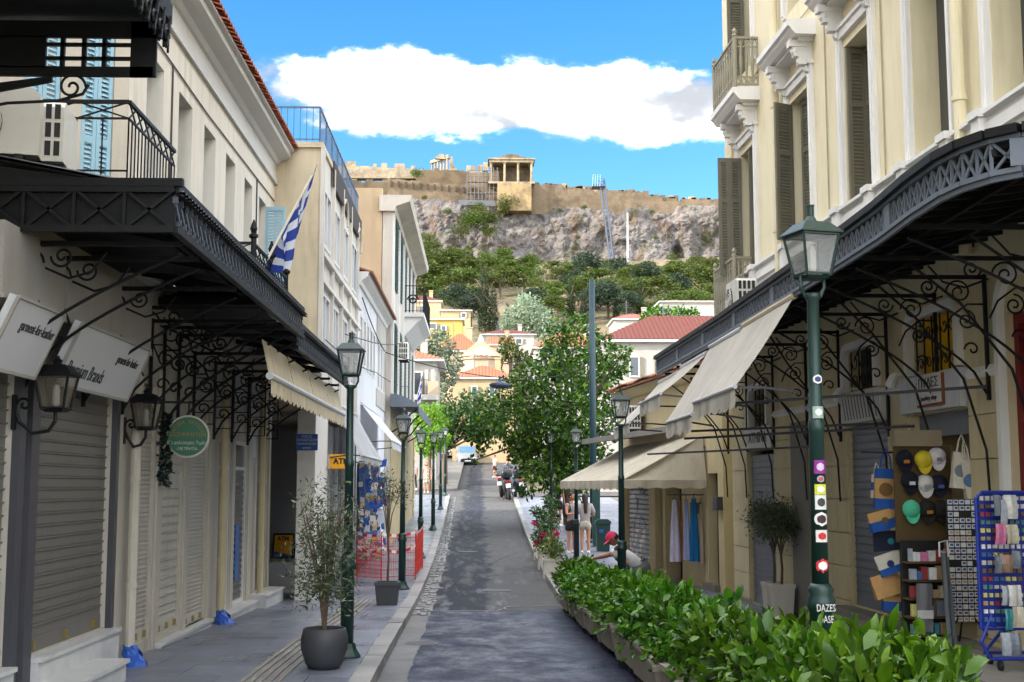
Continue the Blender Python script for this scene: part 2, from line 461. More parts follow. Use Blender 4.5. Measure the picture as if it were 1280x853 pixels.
def asphalt():
    t = NT('asphalt'); p = t.pos(); s = t.n('ShaderNodeSeparateXYZ'); t.l(p, s.inputs[0]); X, Y, Z = s.outputs
    grit = t.noise(p, 70, 3, .75); mid = t.noise(p, 6, 5, .6); big = t.noise(p, .8, 4, .55)
    lng = t.noise(p, 1.6, 5, .6, (1.5, .22, 1))              # marks drawn out along the street
    crs = t.noise(p, 2.4, 9, .72, (1.0, .6, 1))              # and across it
    near = t.ramp(t.math('ADD', Y, t.math('MULTIPLY', t.math('SUBTRACT', big, .5), 1.6)), 21.9, 22.25, 1, 0)
    dry = t.mix(t.ramp(mid, .3, .7), lin((66, 66, 67)), lin((88, 87, 86)))
    wheel = t.math('MULTIPLY', t.ramp(lng, .34, .46), t.ramp(t.math('ABSOLUTE', t.math('ADD', X, t.math('ADD', .35, t.math('MULTIPLY', t.math('SUBTRACT', big, .5), 1.2)))), .45, .62, 1, 0))
    dry = t.mix(wheel, dry, lin((34, 38, 48)))
    tar_sky = t.mix(t.ramp(mid, .3, .7), lin((20, 27, 50)), lin((30, 39, 66)))  # dark tarmac with the blue of reflected sky put into its colour
    c = t.mix(near, dry, tar_sky)
    c = t.mix(t.ramp(grit, .35, .75, 0, .22), c, lin((130, 130, 132)))
    # repaired trenches and cracks
    v = t.n('ShaderNodeTexVoronoi', feature='DISTANCE_TO_EDGE'); v.inputs['Scale'].default_value = .42; v.inputs['Randomness'].default_value = .95
    wob = t.n('ShaderNodeMixRGB'); wob.inputs[0].default_value = .12; t.l(p, wob.inputs[1])
    nc = t.n('ShaderNodeTexNoise'); nc.inputs['Scale'].default_value = 1.7; nc.inputs['Detail'].default_value = 6; t.l(p, nc.inputs[0]); t.l(nc.outputs['Color'], wob.inputs[2])
    t.l(wob.outputs[0], v.inputs['Vector'])
    crack = t.ramp(v.outputs['Distance'], .0, .013, 1, 0)
    c = t.mix(t.math('MULTIPLY', crack, .75), c, lin((40, 40, 42)))
    # wet film; blue of the reflected sky is put into its colour
    wet = t.math('MULTIPLY', near, t.ramp(t.math('ADD', t.math('MULTIPLY', crs, .75), t.math('MULTIPLY', big, .25)), .36, .62))
    wet2 = t.math('MULTIPLY', t.ramp(lng, .54, .64), .7)
    wet = t.math('MAXIMUM', wet, t.math('MULTIPLY', wet2, t.ramp(Y, 22, 48, 1, .2)))
    c = t.mix(t.math('MULTIPLY', wet, .6), c, lin((8, 16, 44)))
    ro = t.mix(wet, t.n('ShaderNodeCombineColor', {0: .78, 1: .78, 2: .78}).outputs[0], t.n('ShaderNodeCombineColor', {0: .27, 1: .27, 2: .27}).outputs[0])
    b = t.bsdf(Base_Color=c, Roughness=ro); t.l(t.ramp(wet, 0, 1, .08, .38), b.inputs['Specular IOR Level'])
    h = t.math('ADD', t.math('MULTIPLY', t.math('ADD', grit, t.math('MULTIPLY', mid, .8)), t.ramp(wet, 0, 1, 1, .3)), t.math('MULTIPLY', crack, -.8))
    t.l(t.bump(h, .5, .008), b.inputs['Normal'])
    return t.done(b)
MATS['asphalt'] = asphalt()
def slabstone(name, a, b_, wet=.5, rough=.5):
    t = NT(name); p = t.pos(); oi = t.n('ShaderNodeObjectInfo')
    n = t.noise(p, 1.7, 6, .6); g = t.noise(p, 60, 3, .6); d = t.noise(p, .5, 4)
    c = t.mix(t.ramp(n, .3, .7), lin(a), lin(b_))
    c = t.mix(t.ramp(oi.outputs['Random'], 0, 1, 0, .35), c, lin(tuple(v * .78 for v in a)))
    c = t.mix(t.ramp(g, .5, .8, 0, .25), c, lin((200, 198, 192)))
    c = t.mix(t.ramp(d, .52, .68, 0, .5), c, lin(tuple(v * .6 for v in a)))
    bs = t.bsdf(Base_Color=c, Roughness=t.ramp(t.noise(p, .7, 5, .6), .35, .65, rough, max(.2, rough - wet)))
    t.l(t.bump(g, .25, .004), bs.inputs['Normal']); return t.done(bs)
MATS['slab'] = slabstone('pavement_stone', (98, 103, 118), (120, 125, 138), .25, .5)
MATS['kerbstone'] = slabstone('kerb_marble', (124, 122, 120), (152, 150, 146), .1, .6)
MATS['mortar'] = mat('mortar', (92, 90, 86), .95)
MATS['gutter'] = slabstone('gutter_concrete', (84, 83, 82), (108, 106, 104), .3, .6)
MATS['tactile'] = slabstone('tactile_paving', (122, 116, 104), (142, 136, 122), .1, .7)

def strip(name, xa, xb, y0, y1, dz, m, step=1.0, nx=3, **k):
    ys = list(np.arange(y0, y1, step)) + [y1]
    rows = [[(xa(y) + (xb(y) - xa(y)) * i / nx, y, gz(y) + dz) for i in range(nx + 1)] for y in ys]
    return tag(MB().sheet(rows).build(name, m, smooth=True), kind='structure', **k)
strip('road', lambda y: -1.9 - .01 * y, lambda y: 3.2, 1, 118, 0.0, MATS['asphalt'], nx=6, label='narrow asphalt lane, wet and dark at its lower end')
strip('crossing_road', lambda y: -40, lambda y: 40, 67.5, 75.5, .006, MATS['asphalt'], label='asphalt side street crossing the lane')
strip('gutter', lambda y: xl(y) - .02, lambda y: xl(y) + .30 + .05 * mnoise.noise(Vector((y * .9, 0, 0))) + .03 * mnoise.noise(Vector((y * 4, 3, 0))), 5, 66, .008, MATS['gutter'], step=.2, nx=2, label='pale concrete gutter along the kerb')

def pavement(name, xa, xb, y0, y1, m, label):
    """bedding body with the slabs laid on it one by one"""
    ys = list(np.arange(y0, y1, 1.0)) + [y1]
    mb = MB()
    mb.sheet([[(xa(y), y, gz(y) + .11), (xb(y), y, gz(y) + .11)] for y in ys])
    mb.sheet([[(xb(y), y, gz(y) + .11), (xb(y), y, gz(y) - .05)] for y in ys])
    mb.sheet([[(xa(y), y, gz(y) - .05), (xa(y), y, gz(y) + .11)] for y in ys])
    mb.quad((xa(y0), y0, gz(y0) - .05), (xb(y0), y0, gz(y0) - .05), (xb(y0), y0, gz(y0) + .11), (xa(y0), y0, gz(y0) + .11))
    return tag(mb.build(name, m), kind='structure', label=label)
def slabs(par, xa, xb, y0, y1, nx, dy, gap=.008, name='paving_slab'):
    y = y0; row = 0
    while y + dy <= y1 + 1e-6:
        a, b = xa(y + dy / 2), xb(y + dy / 2); w = (b - a) / nx
        off = (row % 2) * w * .5
        edges = [a] + [a + w * i + off for i in range(1 if off == 0 else 0, nx)] + [b]
        edges = sorted(set(round(e, 4) for e in edges))
        sl = math.atan2(gz(y + dy) - gz(y), dy)
        for e0, e1 in zip(edges, edges[1:]):
            if e1 - e0 < .05: continue
            o = piece(name, MATS['slab'], ((e0 + e1) / 2, y + dy / 2, gz(y + dy / 2) + .105 + random.uniform(-.0025, .0025)), (e1 - e0 - gap, dy - gap, .05), par)
            o.rotation_euler = (sl, 0, 0)
        y += dy; row += 1
pl = pavement('pavement_left', lambda y: -9.0, lambda y: xl(y) - .20, 4, 66, MATS['mortar'], 'grey stone pavement beside the shuttered shops')
slabs(pl, lambda y: -5.42, lambda y: xl(y) - .205, 9, 45, 5, .9)
pfl = strip('pavement_far', lambda y: -5.4, lambda y: xl(y) - .2, 45, 65.9, .118, MATS['slab'], label='upper stretch of the shop-side pavement')
tag(MB().sheet([[(-9.2, y, gz(y) + .117), (-5.42, y, gz(y) + .117)] for y in (33, 36, 40, 45)]).build('arcade_floor', MATS['slab']), kind='structure', label='stone floor inside the arcade')
pr_ = pavement('pavement_right', lambda y: xr(y) + .20, lambda y: 7.0, 4, 64, MATS['mortar'], 'grey stone pavement behind the hedge')
slabs(pr_, lambda y: xr(y) + .205, lambda y: 5.5, 9, 36, 3, .9)
strip('pavement_right_far', lambda y: xr(y) + .2, lambda y: 6.5, 36, 63.9, .118, MATS['slab'], label='upper stretch of pavement under the big tree')

def kerb(name, xf, side, y0, y1, label):
    root = thing(name, label, None, (xf(y0), y0, gz(y0)), kind='structure')
    y = y0; rnd = random.Random(3)
    while y < y1:
        L = rnd.uniform(.85, 1.05)
        c = xf(y + L / 2) - side * .10
        o = piece('kerb_stone', MATS['kerbstone'], (c, y + L / 2, gz(y + L / 2) + .035 + rnd.uniform(-.004, .004)), (.205, L - .012, .20), root)
        o.rotation_euler = (math.atan2(gz(y + L) - gz(y), L), 0, math.atan2(-(xf(y + L) - xf(y)), L) + rnd.uniform(-.006, .006))
        y += L
    return root
kerb('kerb_left', xl, 1, 6, 65.5, 'pale marble kerb along the shop pavement')
kerb('kerb_right', lambda y: xr(max(y, 23.5)), -1, 23.5, 63.5, 'pale marble kerb below the flower boxes')
# broken pale stones bedded in the gutter, manhole covers, the seam where the new tarmac ends
gs_ = thing('gutter_stones', 'row of broken pale stones along the gutter', None, (-1.1, 20, 0), kind='structure')
PALE = slabstone('gutter_stone', (112, 112, 112), (146, 144, 142), .2, .6); rg = random.Random(17)
_gm = []
for k in range(9):
    n = rg.randint(5, 7); pts = [(rg.uniform(.34, .5) * math.cos(2 * PI * i / n + rg.uniform(-.2, .2)), rg.uniform(.34, .5) * math.sin(2 * PI * i / n + rg.uniform(-.2, .2))) for i in range(n)]
    q = MB().prism(pts, 'z', -.5, .5).mesh('gutter_stone'); q.materials.append(PALE); _gm.append(q)
yy = 21.0
while yy < 64:
    for xo in (.07, .20, .31)[:rg.choice([1, 2, 2, 3])]:
        o = bpy.data.objects.new('gutter_stone', _gm[rg.randrange(9)]); COL.objects.link(o); adopt(o, gs_)
        o.location = (xl(yy) + xo + rg.uniform(-.03, .03), yy + rg.uniform(-.1, .1), gz(yy) + .012); o.scale = (rg.uniform(.10, .20), rg.uniform(.18, .42), .03); o.rotation_euler = (0, 0, rg.uniform(-.3, .3))
    yy += rg.uniform(.28, .5)
CASTI = mat('cast_iron_cover', (58, 58, 60), .5, .2, 8, .3)
for x_, y_, r_, lab in ((.35, 26.5, .30, 'round iron manhole cover in the dry part of the lane'), (-.35, 38.0, .28, 'round iron manhole cover further up the lane'), (-.75, 16.6, .22, 'small iron cover beside the wet gutter')):
    mc = thing('manhole_cover', lab, 'manhole cover', (x_, y_, gz(y_)))
    mb = MB(); mb.lathe([(r_, 0), (r_, .012), (r_ * .9, .014)], 24, (x_, y_, gz(y_))); mb.build('ring', MATS['gutter'], mc)
    mb = MB(); mb.lathe([(r_ * .86, 0), (r_ * .86, .017)], 24, (x_, y_, gz(y_))); mb.build('lid', CASTI, mc)
for x0, y0, x1, y1, w_ in ((-1.0, 22.15, .35, 22.05, .06), (.3, 22.1, .55, 22.9, .05), (.5, 22.9, 1.5, 23.2, .07)):
    mb = MB(); d_ = Vector((x1 - x0, y1 - y0, 0)).normalized(); n_ = Vector((-d_.y, d_.x, 0)) * w_
    rows = [[Vector((x0 + (x1 - x0) * t + .03 * math.sin(t * 17), y0 + (y1 - y0) * t + .04 * math.sin(t * 11), gz(y0) + .006)) + n_ * s for t in np.linspace(0, 1, 14)] for s in (-.5, .5)]
    tag(mb.sheet(rows).build('tarmac_seam', MATS['gutter']), kind='structure', label='pale seam where the tarmac was cut')
# step of the pavement that closes the wet end of the lane, and the rounded corners of the side street
for nm, c, a0, a1, r0 in (('corner_pavement', (-3.0, 82.0), -80, 0, 4.4),):
    pts = [(c[0] - 22, c[1] - r0 - .6)] + [(c[0] + 1.6 * math.cos(R(a)) , c[1] - r0 + 1.0 + 1.6 * math.sin(R(a))) for a in range(-90, 1, 10)] + [(c[0] + 1.6, 112), (c[0] - 22, 112)]
    mb = MB(); n = len(pts)
    ys = [p[1] for p in pts]
    mb.add([(x, y, gz(y) + .14) for x, y in pts] + [(x, y, gz(y) - .05) for x, y in pts], [tuple(range(n))] + [(i, n + i, n + (i + 1) % n, (i + 1) % n) for i in range(n)])
    tag(mb.build(nm, MATS['gutter']), kind='structure', label='rounded pavement corner across the side street')
# raised ribs that guide blind walkers
tp = thing('tactile_strip', 'ribbed beige guiding strip in the pavement', None, (-2.05, 12, .1), kind='structure')
for k in range(5):
    for y0 in np.arange(9.0, 23.0, 1.0):
        o = piece('rib', MATS['tactile'], (-2.22 + k * .085, y0 + .5, gz(y0 + .5) + .135), (.045, .985, .018), tp)
        o.rotation_euler = (math.atan2(gz(y0 + 1) - gz(y0), 1), 0, 0)
# ------------------------------------------------------------------ shared paints
CREAM = mat('cream_render', (222, 217, 207), .85, .06, .7, .08, stain=.5, stain_col=(150, 138, 118))
WHITE = mat('white_paint', (206, 205, 204), .7, .04, 1.5, .05, stain=.18, stain_col=(150, 146, 140))
IRON = mat('black_iron', (20, 21, 23), .55, .25, 5, .1, metal=.0, spec=.25)
GREYIRON = mat('grey_painted_iron', (74, 80, 90), .5, .12, 5, .1)
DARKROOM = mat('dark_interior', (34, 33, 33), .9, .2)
SHUT_DARK = mat('taupe_shutter_steel', (106, 103, 98), .45, .10, 2.2, .05, metal=.0, stain=.35, stain_col=(88, 82, 74))
SHUT_PALE = mat('pale_shutter_steel', (188, 184, 174), .5, .08, 2.5, .05, stain=.55, stain_col=(120, 108, 92))
POSTDARK = mat('dark_steel_post', (66, 66, 72), .45, .1)
SIGNGREY = mat('grey_sign_board', (196, 197, 200), .5, .04, 1.5, .02)
SIGNBOX = mat('beige_sign_box', (150, 146, 140), .6, .06, 2, .03, stain=.2)
MARBLE = mat('grey_veined_marble', (196, 196, 196), .4, .14, 3.0, .03, stain=.25, stain_col=(140, 140, 144))
PIPE = mat('cream_drainpipe', (188, 176, 142), .6, .08, 3, .05, stain=.3)
STONEGREY = mat('weathered_pilaster', (182, 176, 164), .8, .1, 2, .2, stain=.4)
INK = mat('dark_lettering', (56, 56, 60), .6, .02)
BLUESHUT = mat('light_blue_shutter', (150, 188, 206), .6, .06, 3, .03)
CASEWHITE = mat('appliance_white', (206, 204, 196), .5, .05, 2, .03, stain=.25)
VENTDARK = mat('vent_dark', (38, 38, 38), .7)
TILE = mat('terracotta_tile', (150, 84, 60), .85, .25, 6, .3, stain=.4, stain_col=(90, 64, 50))
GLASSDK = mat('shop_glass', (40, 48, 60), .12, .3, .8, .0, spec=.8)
BLUEPLASTIC = mat('blue_plastic_bag', (34, 82, 170), .4, .15, 8, .3)

# ------------------------------------------------------------------ cream building with the shuttered shops
XL = -3.75
f1 = Fr((XL, 9.0), (0, 1))
Y1 = 22.8
def U(y): return y - 9.0
L1 = thing('shop_building', 'cream building with terracotta eaves above a row of closed shutters', 'building', (XL, 9, 0))
BAYS = [  # y0, y1, bottom, top, slat height, material
    (7.6, 10.30, .55, 2.95, .105, SHUT_DARK), (10.80, 13.05, .55, 2.95, .105, SHUT_DARK), (13.85, 14.82, .24, 3.1, .052, SHUT_PALE),
    (15.22, 16.25, .22, 2.75, .105, SHUT_PALE), (16.60, 17.72, .16, 3.1, .052, SHUT_PALE), (21.62, 22.55, .12, 2.9, .105, SHUT_DARK)]
GL = [(18.50, 19.32, .14, 2.65), (19.70, 20.68, .14, 2.65)]
holes = [(max(0, U(a)), U(b), c, d, .16) for a, b, c, d, s, m in BAYS] + [(U(a), U(b), c, d, .16) for a, b, c, d in GL]
mb = f1.wall(MB(), 0, U(Y1), -.4, 4.2, holes)
f1.box(mb, 0, U(Y1), -5.5, -.001 - .35, -.4, 4.2)
mb.build('ground_floor_wall', STONEGREY, L1)
for a, b, c, d, sh, m in BAYS:
    a = max(a, 9.0)
    sb = MB(); f1.box(sb, U(a), U(b), -.09, -.04, c, c + .13); s_ = sb.build('roller_shutter', m, L1)
    n = int((d - c - .13) / sh)
    for i in range(n):
        v = c + .13 + i * sh
        mbx = None
        key = ('slat', m.name, round(sh, 3), round(b - a, 3))
        if key not in _UB:
            w = b - a
            pr = [(-.08, 0), (-.045, 0), (-.045, sh * .74), (-.028, sh * .82), (-.028, sh * .93), (-.045, sh * .97), (-.08, sh * .97)]
            q = MB(); ff = Fr((0, 0), (0, 1)); ff.prof(q, pr, 0.012, w - .012); me = q.mesh('slat'); me.materials.append(m); _UB[key] = me
        o = bpy.data.objects.new('slat', _UB[key]); COL.objects.link(o); adopt(o, s_); o.location = (XL, a, v)
    # lock bar and padlocks at the foot
    for t in (.12, .5, .88): f1.piece('lock', mat('brass_lock', (150, 130, 70), .4, .1, metal=.6), U(a + (b - a) * t) - .025, U(a + (b - a) * t) + .025, -.04, -.012, c + .03, c + .10, s_)
for a, b, c, d in GL:
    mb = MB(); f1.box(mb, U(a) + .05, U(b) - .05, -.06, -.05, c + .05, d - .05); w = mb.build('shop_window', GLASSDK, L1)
    mb = MB()
    for u0, u1, v0, v1 in ((U(a), U(a) + .05, c, d), (U(b) - .05, U(b), c, d), (U(a) + .05, U(b) - .05, c, c + .06), (U(a) + .05, U(b) - .05, d - .06, d), (U(a) + .05, U(b) - .05, 2.2, 2.25)):
        f1.box(mb, u0, u1, -.07, -.015, v0, v1)
    mb.build('window_frame', WHITE, w)
    for i in range(20):
        f1.piece('grille_slat', POSTDARK, U(a) + .06, U(b) - .06, -.05, -.04, c + .12 + i * .1, c + .165 + i * .1, w)
mb = MB(); f1.box(mb, U(20.0), U(20.3), -.038, -.03, .5, 1.35); mb.build('poster', mat('blue_poster', (40, 92, 170), .5), L1)
mb = MB(); f1.box(mb, U(20.95), U(21.3), .0, .03, 2.42, 2.8); mb.build('notice_board', SIGNGREY, L1)
# piers, posts, pipes
mb = MB()
for a, b, w, v0, v1 in ((13.3, 13.42, .02, 0, 3.2), (14.9, 15.14, .025, .0, 3.3), (16.3, 16.52, .025, 0, 3.3), (17.8, 18.0, .02, 0, 3.3), (19.4, 19.62, .02, .15, 3.3), (20.75, 20.95, .02, .15, 3.3), (22.6, 22.79, .04, .1, 3.6)):
    mb = MB(); f1.box(mb, U(a), U(b), -.02, w, v0 - .25, v1); mb.build('pilaster', STONEGREY, L1)
for a, b in ((10.31, 10.46), (10.60, 10.79), (13.06, 13.16)):
    mb = MB(); f1.box(mb, U(a), U(b), -.1, .06, -.3, 3.3); mb.build('steel_post', POSTDARK, L1)
for y, m in ((13.56, STONEGREY), (18.22, PIPE), (21.42, PIPE)):
    mb = MB(); mb.tube([(XL + .12, y, gz(y) + .16), (XL + .12, y, 3.9)], .055, 10)
    for v in (.9, 2.0, 3.0): mb.lathe([(.066, 0), (.066, .05)], 10, (XL + .12, y, v))
    mb.build('drainpipe', m, L1, smooth=False)
# marble plinths and steps
for a, b, w, v1 in ((9.0, 10.3, .10, .54), (10.8, 13.16, .12, .54), (15.0, 17.75, .10, .16), (18.3, 21.3, .16, .13), (21.0, 22.8, .30, .20)):
    mb = MB(); f1.box(mb, U(a), U(b), -.14, w, -.35, v1 - .035); p_ = mb.build('marble_plinth', MARBLE, L1)
    mb = MB(); f1.box(mb, U(a) - .01, U(b) + .01, -.14, w + .025, v1 - .035, v1); mb.build('coping', MARBLE, p_)
mb = MB(); f1.box(mb, U(10.8), U(12.35), .12, .42, -.1, .30); f1.box(mb, U(10.78), U(12.37), .12, .45, .30, .335); mb.build('doorstep', MARBLE, L1)
# sign boards
for i, (a, b) in enumerate(((9.0, 10.0), (10.46, 12.62))):
    P = [(-3.52, a, 2.80), (-3.52, b, 2.80), (-3.30, b, 3.30), (-3.30, a, 3.30)]
    nv = Vector((.5, 0, -.22)).normalized() * .035
    mb = MB(); mb.hexa([Vector(p) - nv for p in P] + [Vector(p) + nv for p in P]); s_ = mb.build('shop_sign', SIGNGREY, L1)
    mb = MB()
    for p, q in zip(P, P[1:] + P[:1]): mb.bar(Vector(p) + nv, Vector(q) + nv, .025, .025)
    mb.build('sign_trim', SIGNBOX, s_)
    xd, yd = (0, 1, 0), Vector((.22, 0, .5)).normalized()
    c = lambda y, t: Vector((-3.52 + .22 * t, y, 2.80 + .5 * t)) + nv * 1.06
    if i == 0: lettering('garment-for-leather', .12, INK, s_, c(9.62, .66), xd, yd, sx=.75)
    else:
        lettering('garment-for-leather', .12, INK, s_, c(12.1, .66), xd, yd, sx=.72)
        lettering('Premium Brands', .19, INK, s_, c(11.1, .28), xd, yd, sx=.8)
for a, b in ((9.0, 10.36), (10.42, 13.1)):
    mb = MB(); f1.box(mb, U(a), U(b), .0, .36, 3.32, 3.84); f1.box(mb, U(a), U(b) + .012, .0, .375, 3.28, 3.32); mb.build('sign_housing', SIGNBOX, L1)

# upper floor
WIN = [(13.96, 14.70), (15.46, 16.20), (16.92, 17.66), (18.40, 19.12), (19.88, 20.58), (21.22, 21.90)]
uh = [(U(a), U(b), 4.35, 6.83, .34) for a, b in WIN]
mb = f1.wall(MB(), U(13.27), U(Y1), 4.2, 7.42, uh)
f1.box(mb, U(13.27), U(Y1), -5.5, -.42, 4.2, 7.42)
mb.quad(f1.p(U(Y1), 0, 4.2), f1.p(U(Y1), -.42, 4.2), f1.p(U(Y1), -.42, 7.42), f1.p(U(Y1), 0, 7.42))
mb.build('upper_wall', CREAM, L1)
for i, (a, b) in enumerate(WIN):
    mb = MB(); f1.box(mb, U(a), U(b), -.36, -.33, 4.35, 6.83); w = mb.build('window', GLASSDK, L1)
    mb = MB()
    for u0, u1 in ((U(a), U(a) + .05), (U(b) - .05, U(b)), ((U(a) + U(b)) / 2 - .025, (U(a) + U(b)) / 2 + .025)): f1.box(mb, u0, u1, -.33, -.28, 4.35, 6.83)
    mb.build('frame', BLUESHUT, w)
    mb = MB(); f1.box(mb, U(a) - .04, U(b) + .04, -.3, .05, 4.29, 4.345); mb.build('sill', WHITE, w)
def louvre_leaf(fr, u0, u1, w, v0, v1, m, parent, open_dir=None, pitch=.055):
    """one shutter leaf: stiles and rails with slanted louvres; leaf lies in fr between u0 and u1"""
    mb = MB(); st = .045
    for a, b, c, d in ((u0, u0 + st, v0, v1), (u1 - st, u1, v0, v1), (u0 + st, u1 - st, v0, v0 + .09), (u0 + st, u1 - st, v1 - .07, v1), (u0 + st, u1 - st, (v0 + v1) * .5 - .04, (v0 + v1) * .5 + .04)):
        fr.box(mb, a, b, w - .02, w + .02, c, d)
    leaf = mb.build('shutter', m, parent)
    mb = MB(); v = v0 + .1
    while v < v1 - .1:
        P = fr.p
        mb.quad(P(u0 + st, w - .014, v + pitch * .9), P(u1 - st, w - .014, v + pitch * .9), P(u1 - st, w + .016, v), P(u0 + st, w + .016, v))
        v += pitch
    o = mb.build('louvres', m, leaf); o['kind'] = 'stuff'
    return leaf
# the open blue shutters of the last window stand out from the wall
fs = Fr((XL, WIN[5][1] + .02), (1, 0))
louvre_leaf(fs, .0, .34, .0, 4.4, 6.8, BLUESHUT, L1)
# canted corner with the two tall blue shutters
cd = Vector((.56, .83)); cd.normalize()
c0 = Vector((XL, 13.27)) - cd * 2.3
fc = Fr((c0.x, c0.y), (cd.x, cd.y)); CW = 2.3
SHADEWALL = mat('shaded_cream_render', (192, 184, 172), .85, .06, 1.3, .08, stain=.25)  # cream render darkened: the canted corner's shade is put into the colour
ch = [(CW - .60, CW - .2, 4.3, 6.7, .06), (CW - 1.28, CW - .86, 4.3, 6.7, .06)]
mb = fc.wall(MB(), 0, CW, 4.0, 7.42, ch); mb.build('corner_wall', SHADEWALL, L1)
for a, b, c, d, e in ch:
    louvre_leaf(fc, a + .01, (a + b) / 2 - .003, -.03, c, d, BLUESHUT, L1, pitch=.05); louvre_leaf(fc, (a + b) / 2 + .003, b - .01, -.03, c, d, BLUESHUT, L1, pitch=.05)
for pts in ([(XL + .015, 13.4, 7.05), (XL + .015, 17.0, 7.0), (XL + .015, 22.7, 7.08)], [(XL + .015, 15.05, 7.02), (XL + .015, 15.1, 4.3)], [(XL + .015, 20.9, 7.04), (XL + .015, 20.95, 4.2)]):
    MB().tube(pts, .012, 4).build('cable', POSTDARK, L1)
# cornice, frieze, eaves
PRO = [(-.3, 7.40), (.05, 7.40), (.05, 7.50), (.02, 7.53), (.02, 7.74), (.06, 7.76), (.10, 7.82), (.20, 7.86), (.28, 7.90), (.28, 7.99), (.34, 8.01), (.34, 8.05), (-.3, 8.05)]
mb = f1.prof(MB(), PRO, U(13.2), U(Y1) + .02); cn = mb.build('cornice', WHITE, L1)
mb = fc.prof(MB(), PRO, -.2, CW + .05); mb.build('cornice', WHITE, L1)
mb = MB(); rows = []
for k in range(2):
    w, v = ((.30, 8.06), (-5.0, 9.7))[k]
    rows.append([f1.p(U(13.2) + i * .025, w, v + .025 * abs(math.sin(i * .025 / .17 * PI))) for i in range(int((Y1 + .1 - 13.2) / .025) + 1)])
rf = mb.sheet(rows).build('roof', TILE, L1)
q = MB(); n = 7
q.sheet([[(x, .07 * math.cos(PI * i / n), .055 * math.sin(PI * i / n) + (.34 - x) * .31) for i in range(n + 1)] for x in (0, .42)])
q.sheet([[(.42, .07 * math.cos(PI * i / n), .055 * math.sin(PI * i / n) - .025) for i in range(n + 1)], [(.42, .055 * math.cos(PI * i / n), .04 * math.sin(PI * i / n) - .045) for i in range(n + 1)]])
tme = q.mesh('roof_tile'); tme.materials.append(TILE)
for i in range(int((Y1 + .1 - 13.2) / .17)):
    o = bpy.data.objects.new('roof_tile', tme); COL.objects.link(o); adopt(o, rf)
    o.location = (XL, 13.28 + i * .17, 8.085 + random.uniform(-.006, .006))
    o.rotation_euler = (0, 0, random.uniform(-.04, .04))

# ------------------------------------------------------------------ black iron canopies over the shops
def lattice(mb, A, B, h, n, r, style='x'):
    """truss panel between two points of the lower chord, height h"""
    A = Vector(A); B = Vector(B); up = Vector((0, 0, h))
    for i in range(n):
        p = A.lerp(B, i / n); q = A.lerp(B, (i + 1) / n)
        mb.bar(p, q + up, r, r); 
        if style == 'x': mb.bar(p + up, q, r, r)
        mb.bar(p, p + up, r, r)
def wave_panel(mb, A, B, h, n, r):
    """row of S-shaped iron strips"""
    A = Vector(A); B = Vector(B); d = (B - A) / n
    for i in range(n):
        p = A + d * i
        pts = [p + d * (.5 + .42 * math.sin(t * PI * 2)) + Vector((0, 0, h * t)) for t in np.linspace(0, 1, 7)]
        for a, b in zip(pts, pts[1:]): mb.bar(a, b, r * .6, r * 1.7)
def scroll_bracket(mb, y, xw, xf, zt, drop, r=.014, s=1):
    """flat iron bracket in the plane y: post on the wall, tie to the canopy edge, sweeping strut and scrolls.  s: +1 reaches to +x"""
    L = abs(xf - xw)
    X = lambda t: xw + s * L * t
    mb.bar((X(.01), y, zt - drop), (X(.01), y, zt), .035, .035)
    mb.bar((X(0), y, zt - .03), (X(1), y, zt - .03), .03, .04)
    arc = [(X(.02 + .98 * t), y, zt - drop * .95 + drop * .85 * (t ** .62)) for t in np.linspace(0, 1, 14)]
    mb.tube(arc, r, 5)
    ax, az = (s, 0, 0), (0, 0, 1)
    c1 = Vector((X(.17), y, zt - .18)); scroll(mb, c1, .13, 1.6, ax, az, r * .7)
    c2 = Vector((X(.36), y, zt - .13)); scroll(mb, c2, .09, 1.5, ax, az, r * .7, start=PI)
    c3 = Vector((X(.13), y, zt - .46)); scroll(mb, c3, .10, 1.6, ax, az, r * .7, start=PI / 2)
    c4 = Vector((X(.10), y, zt - .75)); scroll(mb, c4, .08, 1.0, ax, az, r * .7)
    mb.tube([(X(.02), y, zt - .3), (X(.12), y, zt - .30), (X(.22), y, zt - .42), (X(.27), y, zt - .58)], r * .7, 4)
    mb.tube([(X(.27), y, zt - .22), (X(.40), y, zt - .30), (X(.52), y, zt - .25), (X(.60), y, zt - .1)], r * .7, 4)
CAN_ROOF = mat('corrugated_canopy_sheet', (52, 52, 56), .6, .15, 3, .1)
